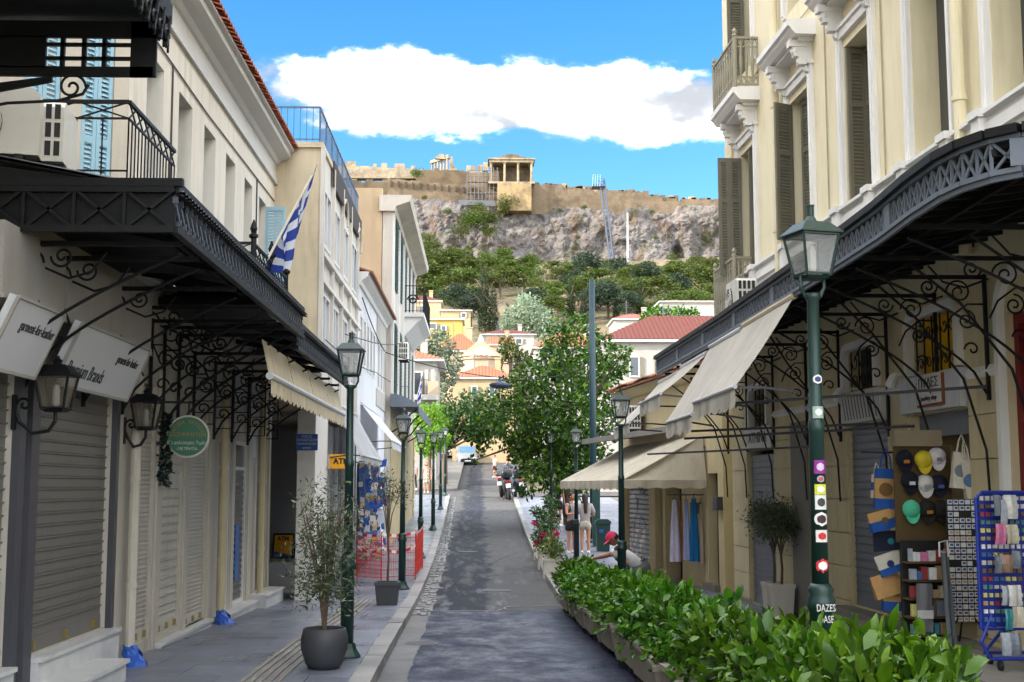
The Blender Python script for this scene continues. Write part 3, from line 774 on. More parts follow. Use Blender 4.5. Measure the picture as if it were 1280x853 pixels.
def canopy_left(y0, y1, xf, zb, h, label, end=True):
    c = thing('shop_canopy', label, 'canopy', (XL, y0, zb), 'black iron canopies of the cream building')
    mb = MB(); n = int((y1 - y0) / .05)
    rows = []
    for x, z in ((xf + .06, zb + h - .02), (XL, zb + h + .28)):
        rows.append([(x, y0 + (y1 - y0) * i / n, z + .018 * (i % 2)) for i in range(n + 1)])
    mb.sheet(rows); mb.sheet([[(p[0], p[1], p[2] - .03) for p in r] for r in rows])
    mb.build('roof_sheet', CAN_ROOF, c)
    mb = MB()
    for z in (zb, zb + h): mb.bar((xf, y0, z), (xf, y1, z), .06, .05)
    mb.bar((xf - .03, y0, zb + h + .05), (xf - .03, y1, zb + h + .05), .10, .05)
    mb.build('edge_beam', IRON, c)
    mb = MB(); wave_panel(mb, (xf, y0, zb), (xf, y1, zb), h, int((y1 - y0) / .16), .024); mb.build('edge_ornament', GREYIRON, c)
    if end:
        mb = MB()
        mb.prism([(XL + .0, zb - .02), (xf, zb - .02), (xf, zb + h), (XL + .0, zb + h + .2)], 'y', y0 + .03, y0 + .045); mb.build('end_panel', IRON, c)
        mb = MB()
        for z0, z1 in ((zb, zb), (zb + h, zb + h)): mb.bar((XL, y0, z0), (xf, y0, z1), .05, .05)
        lattice(mb, (XL, y0, zb), (xf, y0, zb), h, 4, .025)
        mb.bar((XL, y0, zb + h + .05), (xf + .06, y0, zb + h + .05), .06, .06)
        mb.build('end_truss', IRON, c)
    k = 0; y = y0 + .35
    while y < y1 - .1:
        mb = MB(); mb.bar((XL, y, zb + h + .16), (xf, y, zb + h - .1), .05, .07); mb.build('rafter', IRON, c)
        y += 1.45; k += 1
    for t in (.33, .66):
        x = XL + (xf - XL) * t
        mb = MB(); mb.bar((x, y0 + .06, zb + h + .2 - t * .25), (x, y1, zb + h + .2 - t * .25), .05, .06); mb.build('purlin', IRON, c)
    return c
CL1 = canopy_left(9.32, 16.2, -2.27, 3.84, .30, 'long black iron canopy with wavy fretwork edge over the grey sign boards')
CL2 = canopy_left(16.25, 22.6, -2.36, 3.72, .28, 'lower black iron canopy with fretwork edge above the beige roll awning', end=False)
for y in (9.75, 10.4, 12.0, 13.3, 14.4): 
    mb = MB(); scroll_bracket(mb, y, XL + .02, -2.32, 3.84, 1.15); mb.build('scroll_bracket', IRON, CL1)
for y in (15.0, 15.75):
    mb = MB(); scroll_bracket(mb, y, XL + .02, -2.32, 3.84, 1.3, .018); mb.build('scroll_bracket', IRON, CL1)
for y in (16.6, 17.9, 19.2, 20.5, 21.8):
    mb = MB(); scroll_bracket(mb, y, XL + .02, -2.42, 3.70, 1.1, .015)
    for z in np.linspace(2.75, 3.35, 5): mb.bar((XL + .05, y, z), (XL + .30, y, z), .014, .014)
    mb.bar((XL + .30, y, 2.75), (XL + .30, y, 3.6), .018, .018)
    mb.build('scroll_bracket', IRON, CL2)

# ------------------------------------------------------------------ balconies on the canopies
def railing(mb, A, B, z0, z1, n, r=.011, top=.03, knee=None, diamond=0.0):
    A = Vector(A); B = Vector(B)
    P = lambda t, z: Vector((A.x + (B.x - A.x) * t, A.y + (B.y - A.y) * t, z))
    mb.bar(P(0, z1), P(1, z1), top, top); mb.bar(P(0, z0 + .06), P(1, z0 + .06), .02, .02)
    zt = z1
    if diamond:
        zt = z1 - diamond; mb.bar(P(0, zt), P(1, zt), .016, .016)
        m = max(1, n // 2)
        for i in range(m):
            mb.bar(P(i / m, z1), P((i + 1) / m, zt), .012, .012); mb.bar(P(i / m, zt), P((i + 1) / m, z1), .012, .012)
    for i in range(n + 1): mb.bar(P(i / n, z0), P(i / n, zt), r, r)
    if knee:
        mb.bar(P(0, knee), P(1, knee), .014, .014)
b1 = thing('iron_balcony', 'black iron balcony with latticed handrail beside the air conditioner', 'balcony', (-3.2, 10.3, 4.2))
mb = MB(); mb.box(XL - .5, 10.2, 4.16, -2.85, 13.2, 4.27); mb.build('slab', IRON, b1)
mb = MB(); railing(mb, (-2.9, 10.28), (-2.9, 11.85), 4.2, 5.10, 15, diamond=.14); mb.build('side_railing', IRON, b1)
mb = MB(); railing(mb, (-3.75, 10.28), (-2.9, 10.28), 4.2, 5.10, 4, diamond=.14); mb.bar((-3.4, 10.28, 4.4), (-2.9, 10.28, 4.4), .014, .014); mb.bar((-3.4, 10.28, 4.52), (-2.9, 10.28, 4.52), .014, .014); mb.build('front_railing', IRON, b1)
b2 = thing('iron_balcony', 'black balcony rail with spiked finials carrying the striped flag', 'balcony', (-2.8, 14.8, 4.0))
mb = MB(); mb.box(XL, 14.75, 4.05, -2.62, 17.55, 4.14); mb.build('slab', IRON, b2)
mb = MB(); railing(mb, (-2.68, 14.85), (-2.68, 17.4), 4.1, 4.80, 18, .014, diamond=.12); mb.box(-2.675, 14.9, 4.1, -2.665, 17.35, 4.55); mb.build('side_railing', IRON, b2)
mb = MB(); railing(mb, (-3.7, 14.85), (-2.68, 14.85), 4.1, 4.80, 6, .014, diamond=.12); mb.build('front_railing', IRON, b2)
for y in (14.85, 16.15, 17.4):
    mb = MB(); mb.lathe([(.03, 4.1), (.03, 4.85), (.055, 4.87), (.055, 4.90), (.025, 4.92), (.045, 4.97), (.03, 5.02), (.008, 5.08)], 8, (-2.68, y, 0)); mb.build('finial_post', IRON, b2)

def air_conditioner(name, label, c, w, d, h, rz, grille_end=True):
    a = thing(name, label, 'air conditioner', c); a.rotation_euler = (0, 0, rz)
    mb = MB(); mb.prism([(-w / 2, .04), (w / 2, .04), (w / 2, h - .05), (w / 2 - .05, h), (-w / 2 + .05, h), (-w / 2, h - .05)], 'y', -d / 2, d / 2); b = mb.build('casing', CASEWHITE, a, local=True)
    for k in (-.3, .3): mb = MB(); mb.box(w * k - .03, -d / 2, 0, w * k + .03, d / 2, .045); mb.build('foot', VENTDARK, a, local=True)
    mb = MB(); mb.lathe([(.24 * h / .7, 0), (.24 * h / .7, .012), (.22 * h / .7, .015)], 20); me = mb.mesh('fan_recess'); me.transform(Matrix.Translation((-w * .15, -d / 2 - .003, h * .5)) @ Matrix.Rotation(R(90), 4, 'X')); link('fan_recess', me, VENTDARK, a, True)
    mb = MB()
    for r in (.06, .12, .18, .23):
        r *= h / .7; mb.tube([(-w * .15 + r * math.cos(t), -d / 2 - .022, h * .5 + r * math.sin(t)) for t in np.linspace(0, 2 * PI, 17)], .006, 4)
    for t in range(6): mb.bar((-w * .15, -d / 2 - .022, h * .5), (-w * .15 + .23 * h / .7 * math.cos(t * PI / 3), -d / 2 - .022, h * .5 + .23 * h / .7 * math.sin(t * PI / 3)), .008, .008)
    mb.build('fan_guard', CASEWHITE, a, local=True)
    if grille_end:
        for i in range(4):
            for j in range(3):
                o = piece('vent_slot', VENTDARK, (w / 2 + .002, -d / 2 + d * (i + .75) / 4.5, h * (.14 + .28 * j) + .07), (.006, d / 7, h * .22), a, local=True)
    return a
air_conditioner('air_conditioner', 'boxy white air conditioner with slotted end on the black canopy', (-3.42, 9.97, 4.40), .62, .30, .52, R(-82))
air_conditioner('air_conditioner', 'round fan air conditioner half cut off beside the slotted one', (-3.72, 9.55, 4.40), .7, .26, .56, R(12), False)

# ------------------------------------------------------------------ tall neighbour with the black balcony overhead
L0 = thing('near_building', 'tall building with a black fretwork balcony jutting over the street', 'building', (-3.7, 3, 0))
mb = MB(); mb.box(-14, -9, -.3, -3.7, 8.85, 18); mb.build('wall', CREAM, L0)
mb = MB(); mb.box(-3.7, 2.5, 5.22, -2.2, 8.8, 5.36); bal = mb.build('balcony_slab', IRON, L0)
mb = MB()
for y in (3.5, 5.2, 6.9): mb.box(-3.7, y - .03, 5.1, -2.25, y + .03, 5.22)
mb.build('slab_rib', IRON, bal)
def fret_plate(y, y2=.03):
    mb = MB(); P = lambda a, b, c, d: mb.box(a, y, c, b, y + y2, d)
    P(-3.7, -2.25, 5.08, 5.2); P(-3.7, -2.3, 4.80, 4.87); P(-3.7, -3.05, 4.86, 5.09); P(-2.46, -2.28, 4.80, 5.2)
    for x in (-2.95, -2.8, -2.66): P(x, x + .03, 4.87, 5.08)
    for z in (4.92, 5.02): P(-3.05, -2.46, z, z + .022)
    mb.hexa([(-3.7, y, 4.62), (-3.0, y, 4.76), (-3.0, y + y2, 4.76), (-3.7, y + y2, 4.62), (-3.7, y, 4.70), (-3.0, y, 4.80), (-3.0, y + y2, 4.80), (-3.7, y + y2, 4.70)])
    return mb
for y in (5.0, 8.7):
    mb = fret_plate(y)
    mb.tube([(-3.7, y, 4.52), (-3.3, y, 4.60), (-2.95, y, 4.62), (-2.78, y, 4.67), (-2.74, y, 4.74)], .012, 5); scroll(mb, (-2.86, y, 4.72), .10, 1.5, (1, 0, 0), (0, 0, 1), .010)
    mb.build('fret_bracket', IRON, L0)
mb = MB(); railing(mb, (-2.22, 2.6), (-2.22, 8.78), 5.0, 6.3, 50, .014)
for i in range(36):
    y = 2.7 + i * .17; mb.bar((-2.2, y, 5.0), (-2.2, y + .1, 5.25), .02, .03); scroll(mb, (-2.2, y, 5.08), .07, 1.0, (0, 1, 0), (0, 0, 1), .012, 10)
mb.build('balcony_railing', IRON, L0)
# unseen tall block added behind the cream building to keep sun off the lane
AB = thing('unseen_shade_block', 'unseen tall block added behind the cream building to shade the street', 'building', (-16, 20, 0))
mb = MB(); mb.box(-24, 4, -.3, -10.6, 44, 19.3); mb.build('wall', CREAM, AB)
mb = MB(); mb.box(-24.1, 3.9, 19.3, -10.5, 44.1, 19.5); mb.build('roof', STONEGREY, AB)
for z in (4, 7.2, 10.4, 13.6, 16.4):
    for y in range(7, 43, 4):
        mb = MB(); mb.box(-10.6, y, z, -10.57, y + 1.3, z + 1.8); mb.build('window', GLASSDK, AB)

# ------------------------------------------------------------------ beige roll awning, lanterns, round sign
CANVAS = mat('beige_awning_canvas', (196, 184, 158), .9, .07, 1.6, .15, 140, stain=.45, stain_col=(126, 108, 84))
def canvas_translucent(name, col):
    t = NT(name); p = t.pos(); n = t.noise(p, 1.4, 5); g = t.noise(p, 160, 2)
    st = t.noise(p, 1.2, 6, .65, (3, 3, 1.0))
    c = t.mix(t.ramp(n, .3, .7), lin(col), lin(tuple(v * .9 for v in col)))
    c = t.mix(t.ramp(st, .5, .75, 0, .45), c, lin(tuple(v * .62 for v in col)))
    b = t.bsdf(Base_Color=c, Roughness=.95); t.l(t.bump(g, .2, .004), b.inputs['Normal'])
    tr = t.n('ShaderNodeBsdfTranslucent'); t.l(c, tr.inputs[0])
    m = t.n('ShaderNodeMixShader'); m.inputs[0].default_value = .22; t.l(b.outputs[0], m.inputs[1]); t.l(tr.outputs[0], m.inputs[2])
    MATS[name] = t.done(m); return MATS[name]
CANVAS2 = canvas_translucent('pale_awning_canvas', (206, 200, 188))
aw = thing('roll_awning', 'rolled beige awning with scalloped valance hanging from the lower black canopy', 'awning', (-2.45, 14.6, 3.0))
def valance(mb, A, B, z, h, n, sway=.015, out=(1, 0, 0)):
    """scalloped strip that hangs from the line A-B"""
    A = Vector(A); B = Vector(B); o = Vector(out); rows = [[], [], []]
    m = n * 6
    for i in range(m + 1):
        t = i / m; ph = t * n * 2 * PI
        p = A.lerp(B, t); w = o * (sway * math.sin(ph * .5 + 1.3 * math.sin(t * 9)))
        rows[0].append(p); rows[1].append(p + w * .6 - Vector((0, 0, h * .5)))
        rows[2].append(p + w - Vector((0, 0, h * (.80 + .2 * abs(math.sin(ph / 2))))))
    mb.sheet(rows)
for i in range(4):
    a, b = 14.62 + i * 2.0, 14.62 + (i + 1) * 2.0 - .03
    mb = MB(); mb.sheet([[(-2.52, a, 3.64), (-2.52, b, 3.62)], [(-2.47, a, 3.42), (-2.47, b, 3.42)], [(-2.42, a, 3.20), (-2.42, b, 3.20)]]); s_ = mb.build('canvas_panel', CANVAS, aw)
    mb = MB(); valance(mb, (-2.40, a, 3.18), (-2.40, b, 3.18), 3.2, .20, 12); mb.build('valance', CANVAS, s_)
    mb = MB(); mb.tube([(-2.42, a, 3.21), (-2.42, b, 3.21)], .045, 10); mb.build('roller', SIGNGREY, s_)

GLASSLAMP = glass_mat('lantern_glass', (176, 178, 180), .58, .12)
GLASSWARM = glass_mat('smoky_lantern_glass', (92, 86, 72), .45, .2)
def lantern_head(par, s, m, g, local=True, chimney=True, fins=False):
    """four-sided lantern, base at z=0, s = top width / 2"""
    def ring(r, z): return [(-r, -r, z), (r, -r, z), (r, r, z), (-r, r, z)]
    b, t, h = s * .56, s * .84, s * 1.75
    mb = MB()
    mb.hexa(ring(b * .8, -s * .12) + ring(b * 1.05, 0)); 
    for sx in (-1, 1):
        for sy in (-1, 1): mb.bar((sx * b, sy * b, 0), (sx * t, sy * t, h), s * .10, s * .10)
    for i in range(4):
        p, q = ring(t, h), ring(b, .015)
        mb.bar(p[i], p[(i + 1) % 4], s * .09, s * .09); mb.bar(q[i], q[(i + 1) % 4], s * .08, s * .08)
    fr = mb.build('lantern_frame', m, par, local)
    for i in range(4):
        p, q = ring(t - .004, h - .01), ring(b - .004, .02); j = (i + 1) % 4
        mb = MB(); mb.quad(q[i], q[j], p[j], p[i]); mb.build('pane', g, par, local)
    mb = MB(); mb.hexa(ring(s, h + s * .05) + ring(s * .98, h + s * .11)); mb.hexa(ring(s * .98, h + s * .11) + ring(s * .56, h + s * .56)); 
    mb.build('lantern_roof', m, par, local)
    mb = MB()
    if chimney: mb.lathe([(s * .34, h + s * .55), (s * .18, h + s * .82), (s * .15, h + s * .86), (s * .15, h + s * 1.28), (s * .17, h + s * 1.30), (s * .17, h + s * 1.36), (s * .12, h + s * 1.37)], 12)
    else: mb.lathe([(s * .3, h + s * .55), (s * .2, h + s * .7), (s * .28, h + s * .8), (s * .1, h + s * .95), (s * .1, h + s * 1.05)], 8)
    mb.build('lantern_cap', m, par, local)
    mb = MB(); mb.lathe([(.02, .03), (.03, .05), (.03, .16), (.02, .2)], 8); mb.build('bulb', mat('bulb_glass', (230, 228, 220), .3), par, local)
def wall_lantern(y, x, z, label):
    l = thing('wall_lantern', label, 'lantern', (x, y, z))
    lantern_head(l, .155, IRON, GLASSWARM, True, False)
    mb = MB(); dxw = XL + .02 - x
    mb.tube([(0, 0, -.02), (0, 0, -.09), (-.05, 0, -.17), (dxw * .55, 0, -.19), (dxw + .04, 0, -.10), (dxw + .0, 0, .0)], .016, 6)
    scroll(mb, (dxw + .07, 0, .04), .06, 1.2, (-1, 0, 0), (0, 0, 1), .011); mb.box(dxw - .02, -.03, -.16, dxw + .012, .03, .12)
    mb.build('arm', IRON, l, True)
p = at_y(69, 528, 10.3); wall_lantern(10.3, p.x, p.z + .10, 'larger smoky glass wall lantern in front of the grey sign boards')
p = at_y(182, 548, 13.45); wall_lantern(13.45, p.x, p.z + .10, 'smaller wall lantern on a curled arm by the grey drainpipe')
# round green jeweller's sign
GREEN = mat('sign_green', (24, 92, 62), .45, .06, 3, .0); GOLD = mat('gold_paint', (150, 122, 62), .5, .05); SIGNRIM = mat('sign_rim', (190, 186, 172), .5, .05)
c = at_y(235, 546, 15.0); rs = thing('round_sign', 'round green jewellery sign with gold and white lettering', 'sign', (c.x, c.y, c.z))
def disc(r, t, n=40):
    m = MB(); m.lathe([(r, 0), (r, t)], n); me = m.mesh('disc'); me.transform(Matrix.Rotation(R(90), 4, 'X')); return me
fr_ = R(8)
rs.rotation_euler = (0, 0, fr_)
link('face', disc(.225, .05), GREEN, rs, True)
m_ = MB(); m_.tube([(.232 * math.cos(t), -.02, .232 * math.sin(t)) for t in np.linspace(0, 2 * PI, 41)], .02, 6); m_.build('rim', SIGNRIM, rs, True)
def flat_text(txt, size, m, par, x, z, y=-.054, sx=1.0, bold=0):
    me = text_mesh(txt, size, .002, 'CENTER', sx, bold); me.transform(Matrix.Translation((x, y, z)) @ Matrix.Rotation(R(90), 4, 'X')); return link('lettering', me, m, par, True)
flat_text('ΚΟΣΜΗΜΑΤΩΝ', .062, GOLD, rs, 0, .02, sx=.9); flat_text('Οι καλύτερες Τιμές', .054, SIGNGREY, rs, 0, -.075, sx=.85); flat_text('-ΜΕΤΡΗΤΑ-', .05, SIGNGREY, rs, 0, -.145, sx=.9)
for i, chx in enumerate('ΑΓΟΡΑ ΧΡΥΣΟΥ'):
    if chx == ' ': continue
    a = R(158 - i * 12.4); me = text_mesh(chx, .058, .002); me.transform(Matrix.Translation((.172 * math.cos(a), -.054, .172 * math.sin(a))) @ Matrix.Rotation(R(90), 4, 'X') @ Matrix.Rotation(a - PI / 2, 4, 'Z')); link('lettering', me, GOLD, rs, True)
m_ = MB(); m_.bar((0, 0, .22), (0, .02, .42), .02, .02); m_.bar((-.65, .0, .40), (.05, .0, .40), .025, .025); m_.build('hanger', IRON, rs, True)
# dark garland beside it
v, f = leaf_cloud([(0, 0, -.1 * i) for i in range(8)], [.07] * 8, 900, .06, 5, .3)
gm = fast_mesh('garland', v, f); g_ = link('garland', gm, leaf_mat('garland_leaf', (18, 34, 28), (30, 52, 40), .1))
g_.location = at_y(207, 525, 14.95); tag(g_, 'dark green tinsel garland hanging beside the round sign', 'garland')
# blue bags tied round the pipe ends
for i, y in enumerate((13.56, 18.22)):
    mb = MB(); rnd = random.Random(i)
    rows = [[(XL + .12 + (.06 + .016 * k + rnd.uniform(-.022, .022)) * math.cos(a) + .022 * k, y - .03 * k + (.06 + .014 * k + rnd.uniform(-.022, .022)) * math.sin(a), gz(y) + .32 - .04 * k + rnd.uniform(-.012, .012)) for a in np.linspace(0, 2 * PI, 15)] for k in range(6)]
    o = mb.sheet(rows).build('blue_bag', BLUEPLASTIC)
    tag(o, 'crumpled blue plastic tied round the foot of the %s drainpipe' % ('grey' if i == 0 else 'cream'), 'plastic bag')
# ------------------------------------------------------------------ concrete building over the arcade
CONC = mat('stained_concrete', (204, 190, 164), .9, .09, 1.0, .15, stain=.75, stain_col=(112, 98, 80))
CONC2 = mat('pale_concrete', (206, 202, 196), .9, .06, 1.0, .12, stain=.45, stain_col=(128, 122, 116))
ARCADE = mat('arcade_grey', (186, 186, 190), .8, .08, 1, .05)
COLW = mat('rough_white_column', (214, 210, 204), .9, .05, 5, .35, 90)
BLUERAIL = mat('blue_grey_rail', (84, 108, 138), .5, .08)
BLUESIGN = mat('street_sign_blue', (38, 84, 160), .5, .04); YELLOW = mat('atm_yellow', (244, 172, 22), .5, .03); BLACK = mat('black_paint', (22, 22, 24), .5)
XW2 = -2.92
f2 = Fr((XW2, 22.8), (0, 1)); D2 = 30.1 - 22.8
L2 = thing('concrete_building', 'stained beige concrete building with white windows over an open arcade', 'building', (XW2, 22.8, 0))
W2 = [(.25, 1.45), (1.85, 3.05), (3.45, 4.75), (5.25, 6.75)]
h2 = [(a, b, 6.35, 7.45, .1) for a, b in W2] + [(a, b, 4.2, 5.5, .1) for a, b in W2]
mb = f2.wall(MB(), 0, D2, 3.45, 8.1, h2); mb.build('street_wall', CONC2, L2)
mb = MB(); mb.box(-10, 22.8, 3.45, XW2 - .002, 22.95, 8.1); mb.build('end_wall', CONC, L2)
mb = MB(); mb.box(-10, 22.95, 3.3, XW2 - .1, 30.1, 3.45); mb.build('floor_slab', CONC, L2); mb = MB(); mb.box(-10, 22.75, 8.1, XW2 + .04, 30.15, 8.2); mb.build('roof_slab', CONC, L2)
mb = MB(); mb.box(-10, 30.05, 3.45, XW2 - .02, 30.1, 8.1); mb.build('party_wall', CONC, L2)
for a, b, c, d, e in h2:
    mb = MB(); f2.box(mb, a, b, -.11, -.09, c, d); w = mb.build('window', mat('pale_curtained_glass', (150, 168, 190), .2, .1, 1, 0), L2)
    mb = MB()
    for u0, u1, v0, v1 in ((a, a + .06, c, d), (b - .06, b, c, d), (a + .06, b - .06, c, c + .06), (a + .06, b - .06, d - .06, d), ((a + b) / 2 - .03, (a + b) / 2 + .03, c + .06, d - .06)): f2.box(mb, u0, u1, -.09, .03, v0, v1)
    mb.build('frame', WHITE, w)
for u in np.arange(0, 7.2, 1.66):
    mb = MB(); f2.box(mb, u - .05, u + .05, 0, .08, 3.5, 8.1); mb.build('rib', CONC2, L2)
mb = MB(); f2.box(mb, 0, D2, 0, .1, 6.1, 6.2); f2.box(mb, 0, D2, 0, .09, 5.62, 5.7); mb.build('band', CONC2, L2)
mb = MB()
for u in np.arange(0.02, D2, .95): f2.box(mb, u, u + .03, -.05, -.02, 8.2, 8.85)
rr_ = mb
railing(rr_, f2.p(0, -.03, 0).xy, f2.p(D2, -.03, 0).xy, 8.2, 8.86, 46, .012); rr_.build('roof_railing', BLUERAIL, L2)
mb = MB(); railing(mb, (-6, 22.8), (XW2 - .04, 22.8), 8.2, 8.86, 26, .012); mb.build('roof_railing', BLUERAIL, L2)
mb = MB(); f2.box(mb, 1.5, D2, .04, .07, 7.75, 8.25); mb.build('fascia_sheet', mat('rusty_dark_sheet', (62, 56, 52), .8, .3, 4, .2), L2)
for u in (3.3, 6.3):
    mb = MB(); mb.tube([f2.p(u + .38 * math.cos(t), .12, 7.55 + .32 * math.sin(t)) for t in np.linspace(-.6, 2.6, 16)], .025, 6); mb.build('cable_loop', STONEGREY, L2)
# arcade
for y0, y1 in ((22.85, 24.7), (29.0, 30.05)):
    mb = MB(); mb.box(XW2 - .34, y0, -.4, XW2 - .02, y1, 3.3); mb.build('pier', COLW, L2)
mb = MB(); mb.box(-10, 22.95, -.3, -9.6, 30.1, 3.3); mb.box(-9.6, 29.8, -.3, XW2 - .36, 30.04, 3.3); mb.build('arcade_wall', ARCADE, L2)
mb = MB(); mb.box(-9.6, 26.2, -.3, -3.5, 29.8, .42); mb.build('raised_floor', ARCADE, L2)
mb = MB(); mb.box(XW2 - .25, 26.15, .05, XW2 - .2, 28.95, 3.2); mb.build('shop_glazing', mat('grey_glazing', (104, 106, 112), .25, .1, 1, 0), L2)
for y in (26.1, 27.5, 28.9):
    mb = MB(); mb.box(XW2 - .2, y, .05, XW2 - .14, y + .07, 3.2); mb.build('mullion', WHITE, L2)
ss = thing('street_sign', 'blue enamel street name plate on the white arcade pier', 'sign', (-3.1, 22.84, 2.8))
pc = at_y(384, 553, 22.84)
mb = MB(); mb.box(pc.x - .19, 22.80, pc.z - .145, pc.x + .19, 22.845, pc.z + .145); mb.build('plate', BLUESIGN, ss)
for t, s, dzz in (('ΟΔΟΣ', .065, .10), ('ΠΑΝΔΡΟΣΟΥ', .062, .035), ('PANDROSOU', .055, -.03), ('ΔΗΜΟΣ', .04, -.105)):
    lettering(t, s, SIGNGREY, ss, (pc.x, 22.796, pc.z + dzz), (1, 0, 0), (0, 0, 1))
at = thing('atm_sign', 'yellow box sign reading ATM on the arcade front', 'sign', (-2.9, 26, 2.4))
pc = at_y(425, 577, 24.9)
mb = MB(); mb.box(pc.x - .20, 24.86, pc.z - .14, pc.x + .22, 24.95, pc.z + .14); mb.build('light_box', YELLOW, at)
mb = MB(); mb.box(pc.x - .23, 24.85, pc.z - .14, pc.x - .2, 24.96, pc.z + .14); mb.build('bracket', WHITE, at)
lettering('ATM', .15, BLACK, at, (pc.x + .03, 24.855, pc.z), (1, 0, 0), (0, 0, 1), bold=.006)
ab = thing('pavement_sign', 'black A-frame board with a yellow and blue ATM poster in the arcade', 'sign', (-4.6, 27.5, .42))
pc = at_y(353, 677, 27.5)
mb = MB(); mb.hexa([(pc.x - .24, 27.5, .42), (pc.x + .24, 27.5, .42), (pc.x + .24, 27.53, .42), (pc.x - .24, 27.53, .42), (pc.x - .22, 27.66, .95), (pc.x + .22, 27.66, .95), (pc.x + .22, 27.69, .95), (pc.x - .22, 27.69, .95)]); mb.build('front_board', BLACK, ab)
mb = MB(); mb.hexa([(pc.x - .24, 27.90, .42), (pc.x + .24, 27.90, .42), (pc.x + .24, 27.93, .42), (pc.x - .24, 27.93, .42), (pc.x - .22, 27.70, .95), (pc.x + .22, 27.70, .95), (pc.x + .22, 27.73, .95), (pc.x - .22, 27.73, .95)]); mb.build('rear_board', BLACK, ab)
P = lambda u, t: Vector((pc.x + u, 27.494 + .16 * t, .42 + .53 * t))
mb = MB(); mb.quad(P(-.18, .3), P(.2, .12), P(.2, .92), P(-.18, .92)); mb.build('poster', YELLOW, ab)
mb = MB(); mb.quad(P(-.18, .06), P(.2, .06), P(.2, .12), P(-.18, .3)); mb.build('poster_foot', BLUESIGN, ab)
lettering('ATM', .12, BLACK, ab, P(0, .78) - Vector((0, .004, 0)), (1, 0, 0), Vector((0, .16, .53)), bold=.005)

# ------------------------------------------------------------------ flag on the balcony
def greek_flag_mat():
    if 'flag' in MATS: return MATS['flag']
    t = NT('striped_flag_cloth'); uv = t.n('ShaderNodeUVMap'); s = t.n('ShaderNodeSeparateXYZ'); t.l(uv.outputs[0], s.inputs[0]); u, v = s.outputs[0], s.outputs[1]
    st = t.math('GREATER_THAN', t.math('MODULO', t.math('ADD', t.math('MULTIPLY', v, 1.6), t.math('MULTIPLY', u, 3.4)), 1.0), .56)
    band = t.math('SUBTRACT', 1.0, st)
    can = t.math('MULTIPLY', t.math('LESS_THAN', u, .37), t.math('GREATER_THAN', v, 4 / 9.))
    cx = t.math('LESS_THAN', t.math('ABSOLUTE', t.math('SUBTRACT', u, .185)), .037); cy = t.math('LESS_THAN', t.math('ABSOLUTE', t.math('SUBTRACT', v, 6.5 / 9)), .055)
    cross = t.math('MAXIMUM', cx, cy)
    blue = t.math('ADD', t.math('MULTIPLY', can, t.math('SUBTRACT', 1.0, cross)), t.math('MULTIPLY', t.math('SUBTRACT', 1.0, can), band))
    c = t.mix(blue, lin((190, 194, 204)), lin((22, 50, 132)))
    b = t.bsdf(Base_Color=c, Roughness=.85)
    tr = t.n('ShaderNodeBsdfTranslucent'); t.l(c, tr.inputs[0]); m = t.n('ShaderNodeMixShader'); m.inputs[0].default_value = .25
    t.l(b.outputs[0], m.inputs[1]); t.l(tr.outputs[0], m.inputs[2]); MATS['flag'] = t.done(m); return MATS['flag']
def flag(name, label, A, B, drop, fold, parent_pole=True, seed=0):
    """flag hanging from a pole A-B, gathered in folds: u along the drop, v along the pole"""
    A = Vector(A); B = Vector(B)
    root = thing(name, label, 'flag', A)
    mb = MB(); mb.tube([A, B], .017, 6); mb.ball(B, .03, 8, 5); mb.build('pole', STONEGREY, root)
    nu, nv = 22, 26; rows = []; d = (B - A)
    side = Vector((d.y, -d.x, 0)); side = side.normalized() if side.length > .01 else Vector((0, 1, 0))
    for i in range(nu + 1):
        u = i / nu; r = []
        for j in range(nv + 1):
            v = j / nv
            g = .80 - .62 * u ** .8                       # cloth gathers towards the pole foot as it falls
            p = A + d * (.18 + .80 * (1 - (1 - v) * (g + .2) if False else .18 + (v) * 1.0 * (1 - .55 * u)) - .18 * u)
            p = p + Vector((0, 0, -drop * u * (.55 + .45 * v)))
            ph = v * fold * 2 * PI + u * 1.7 + seed
            p += side * (.10 * u ** .6 * math.sin(ph)) + Vector((.07 * u * math.cos(ph * .7), 0, .02 * math.sin(ph * 1.3)))
            r.append(p)
        rows.append(r)
    mb = MB(); mb.sheet(rows); me = mb.mesh('cloth'); uvl = me.uv_layers.new(name='UVMap'); w = nv + 1
    for l in me.loops:
        i, j = divmod(l.vertex_index, w); uvl.data[l.index].uv = (i / nu, j / nv)
    link('cloth', me, greek_flag_mat(), root, smooth=True)
    return root
pA = Vector((-2.68, 16.2, 4.55)); pA = at_x(334, 325, -2.68); pB = at_y(391, 218, pA.y + 1.2)
flag('flag', 'furled blue and white striped flag on a slanting pole at the balcony', pA, pB, .62, 2.6)

# ------------------------------------------------------------------ low grey-white building with brown eaves
PALEBLUE = mat('pale_grey_render', (204, 206, 210), .85, .05, 1.2, .06, stain=.3)
GREYWEAR = mat('worn_grey_render', (172, 168, 162), .9, .1, 1.0, .15, stain=.6)
f3 = Fr((XW2, 30.15), (0, 1)); D3 = 8.8
L3 = thing('low_building', 'low pale grey building with narrow windows and brown tiled eaves', 'building', (XW2, 30.15, 0))
h3 = [(u, u + .5, 4.9, 6.1, .08) for u in np.arange(.5, 5.0, .95)] + [(u, u + .5, 4.7, 6.0, .08) for u in (5.9, 7.0, 8.0)]
mb = f3.wall(MB(), 0, D3, -.3, 6.9, h3); mb.box(-9, 30.15, -.3, XW2 - .09, 38.9, 6.9); mb.build('wall', PALEBLUE, L3)
mb = MB(); f3.box(mb, 5.4, D3, .002, .03, 4.2, 4.68); f3.box(mb, 5.4, D3, .002, .03, 6.02, 6.88); mb.build('worn_panel', GREYWEAR, L3)
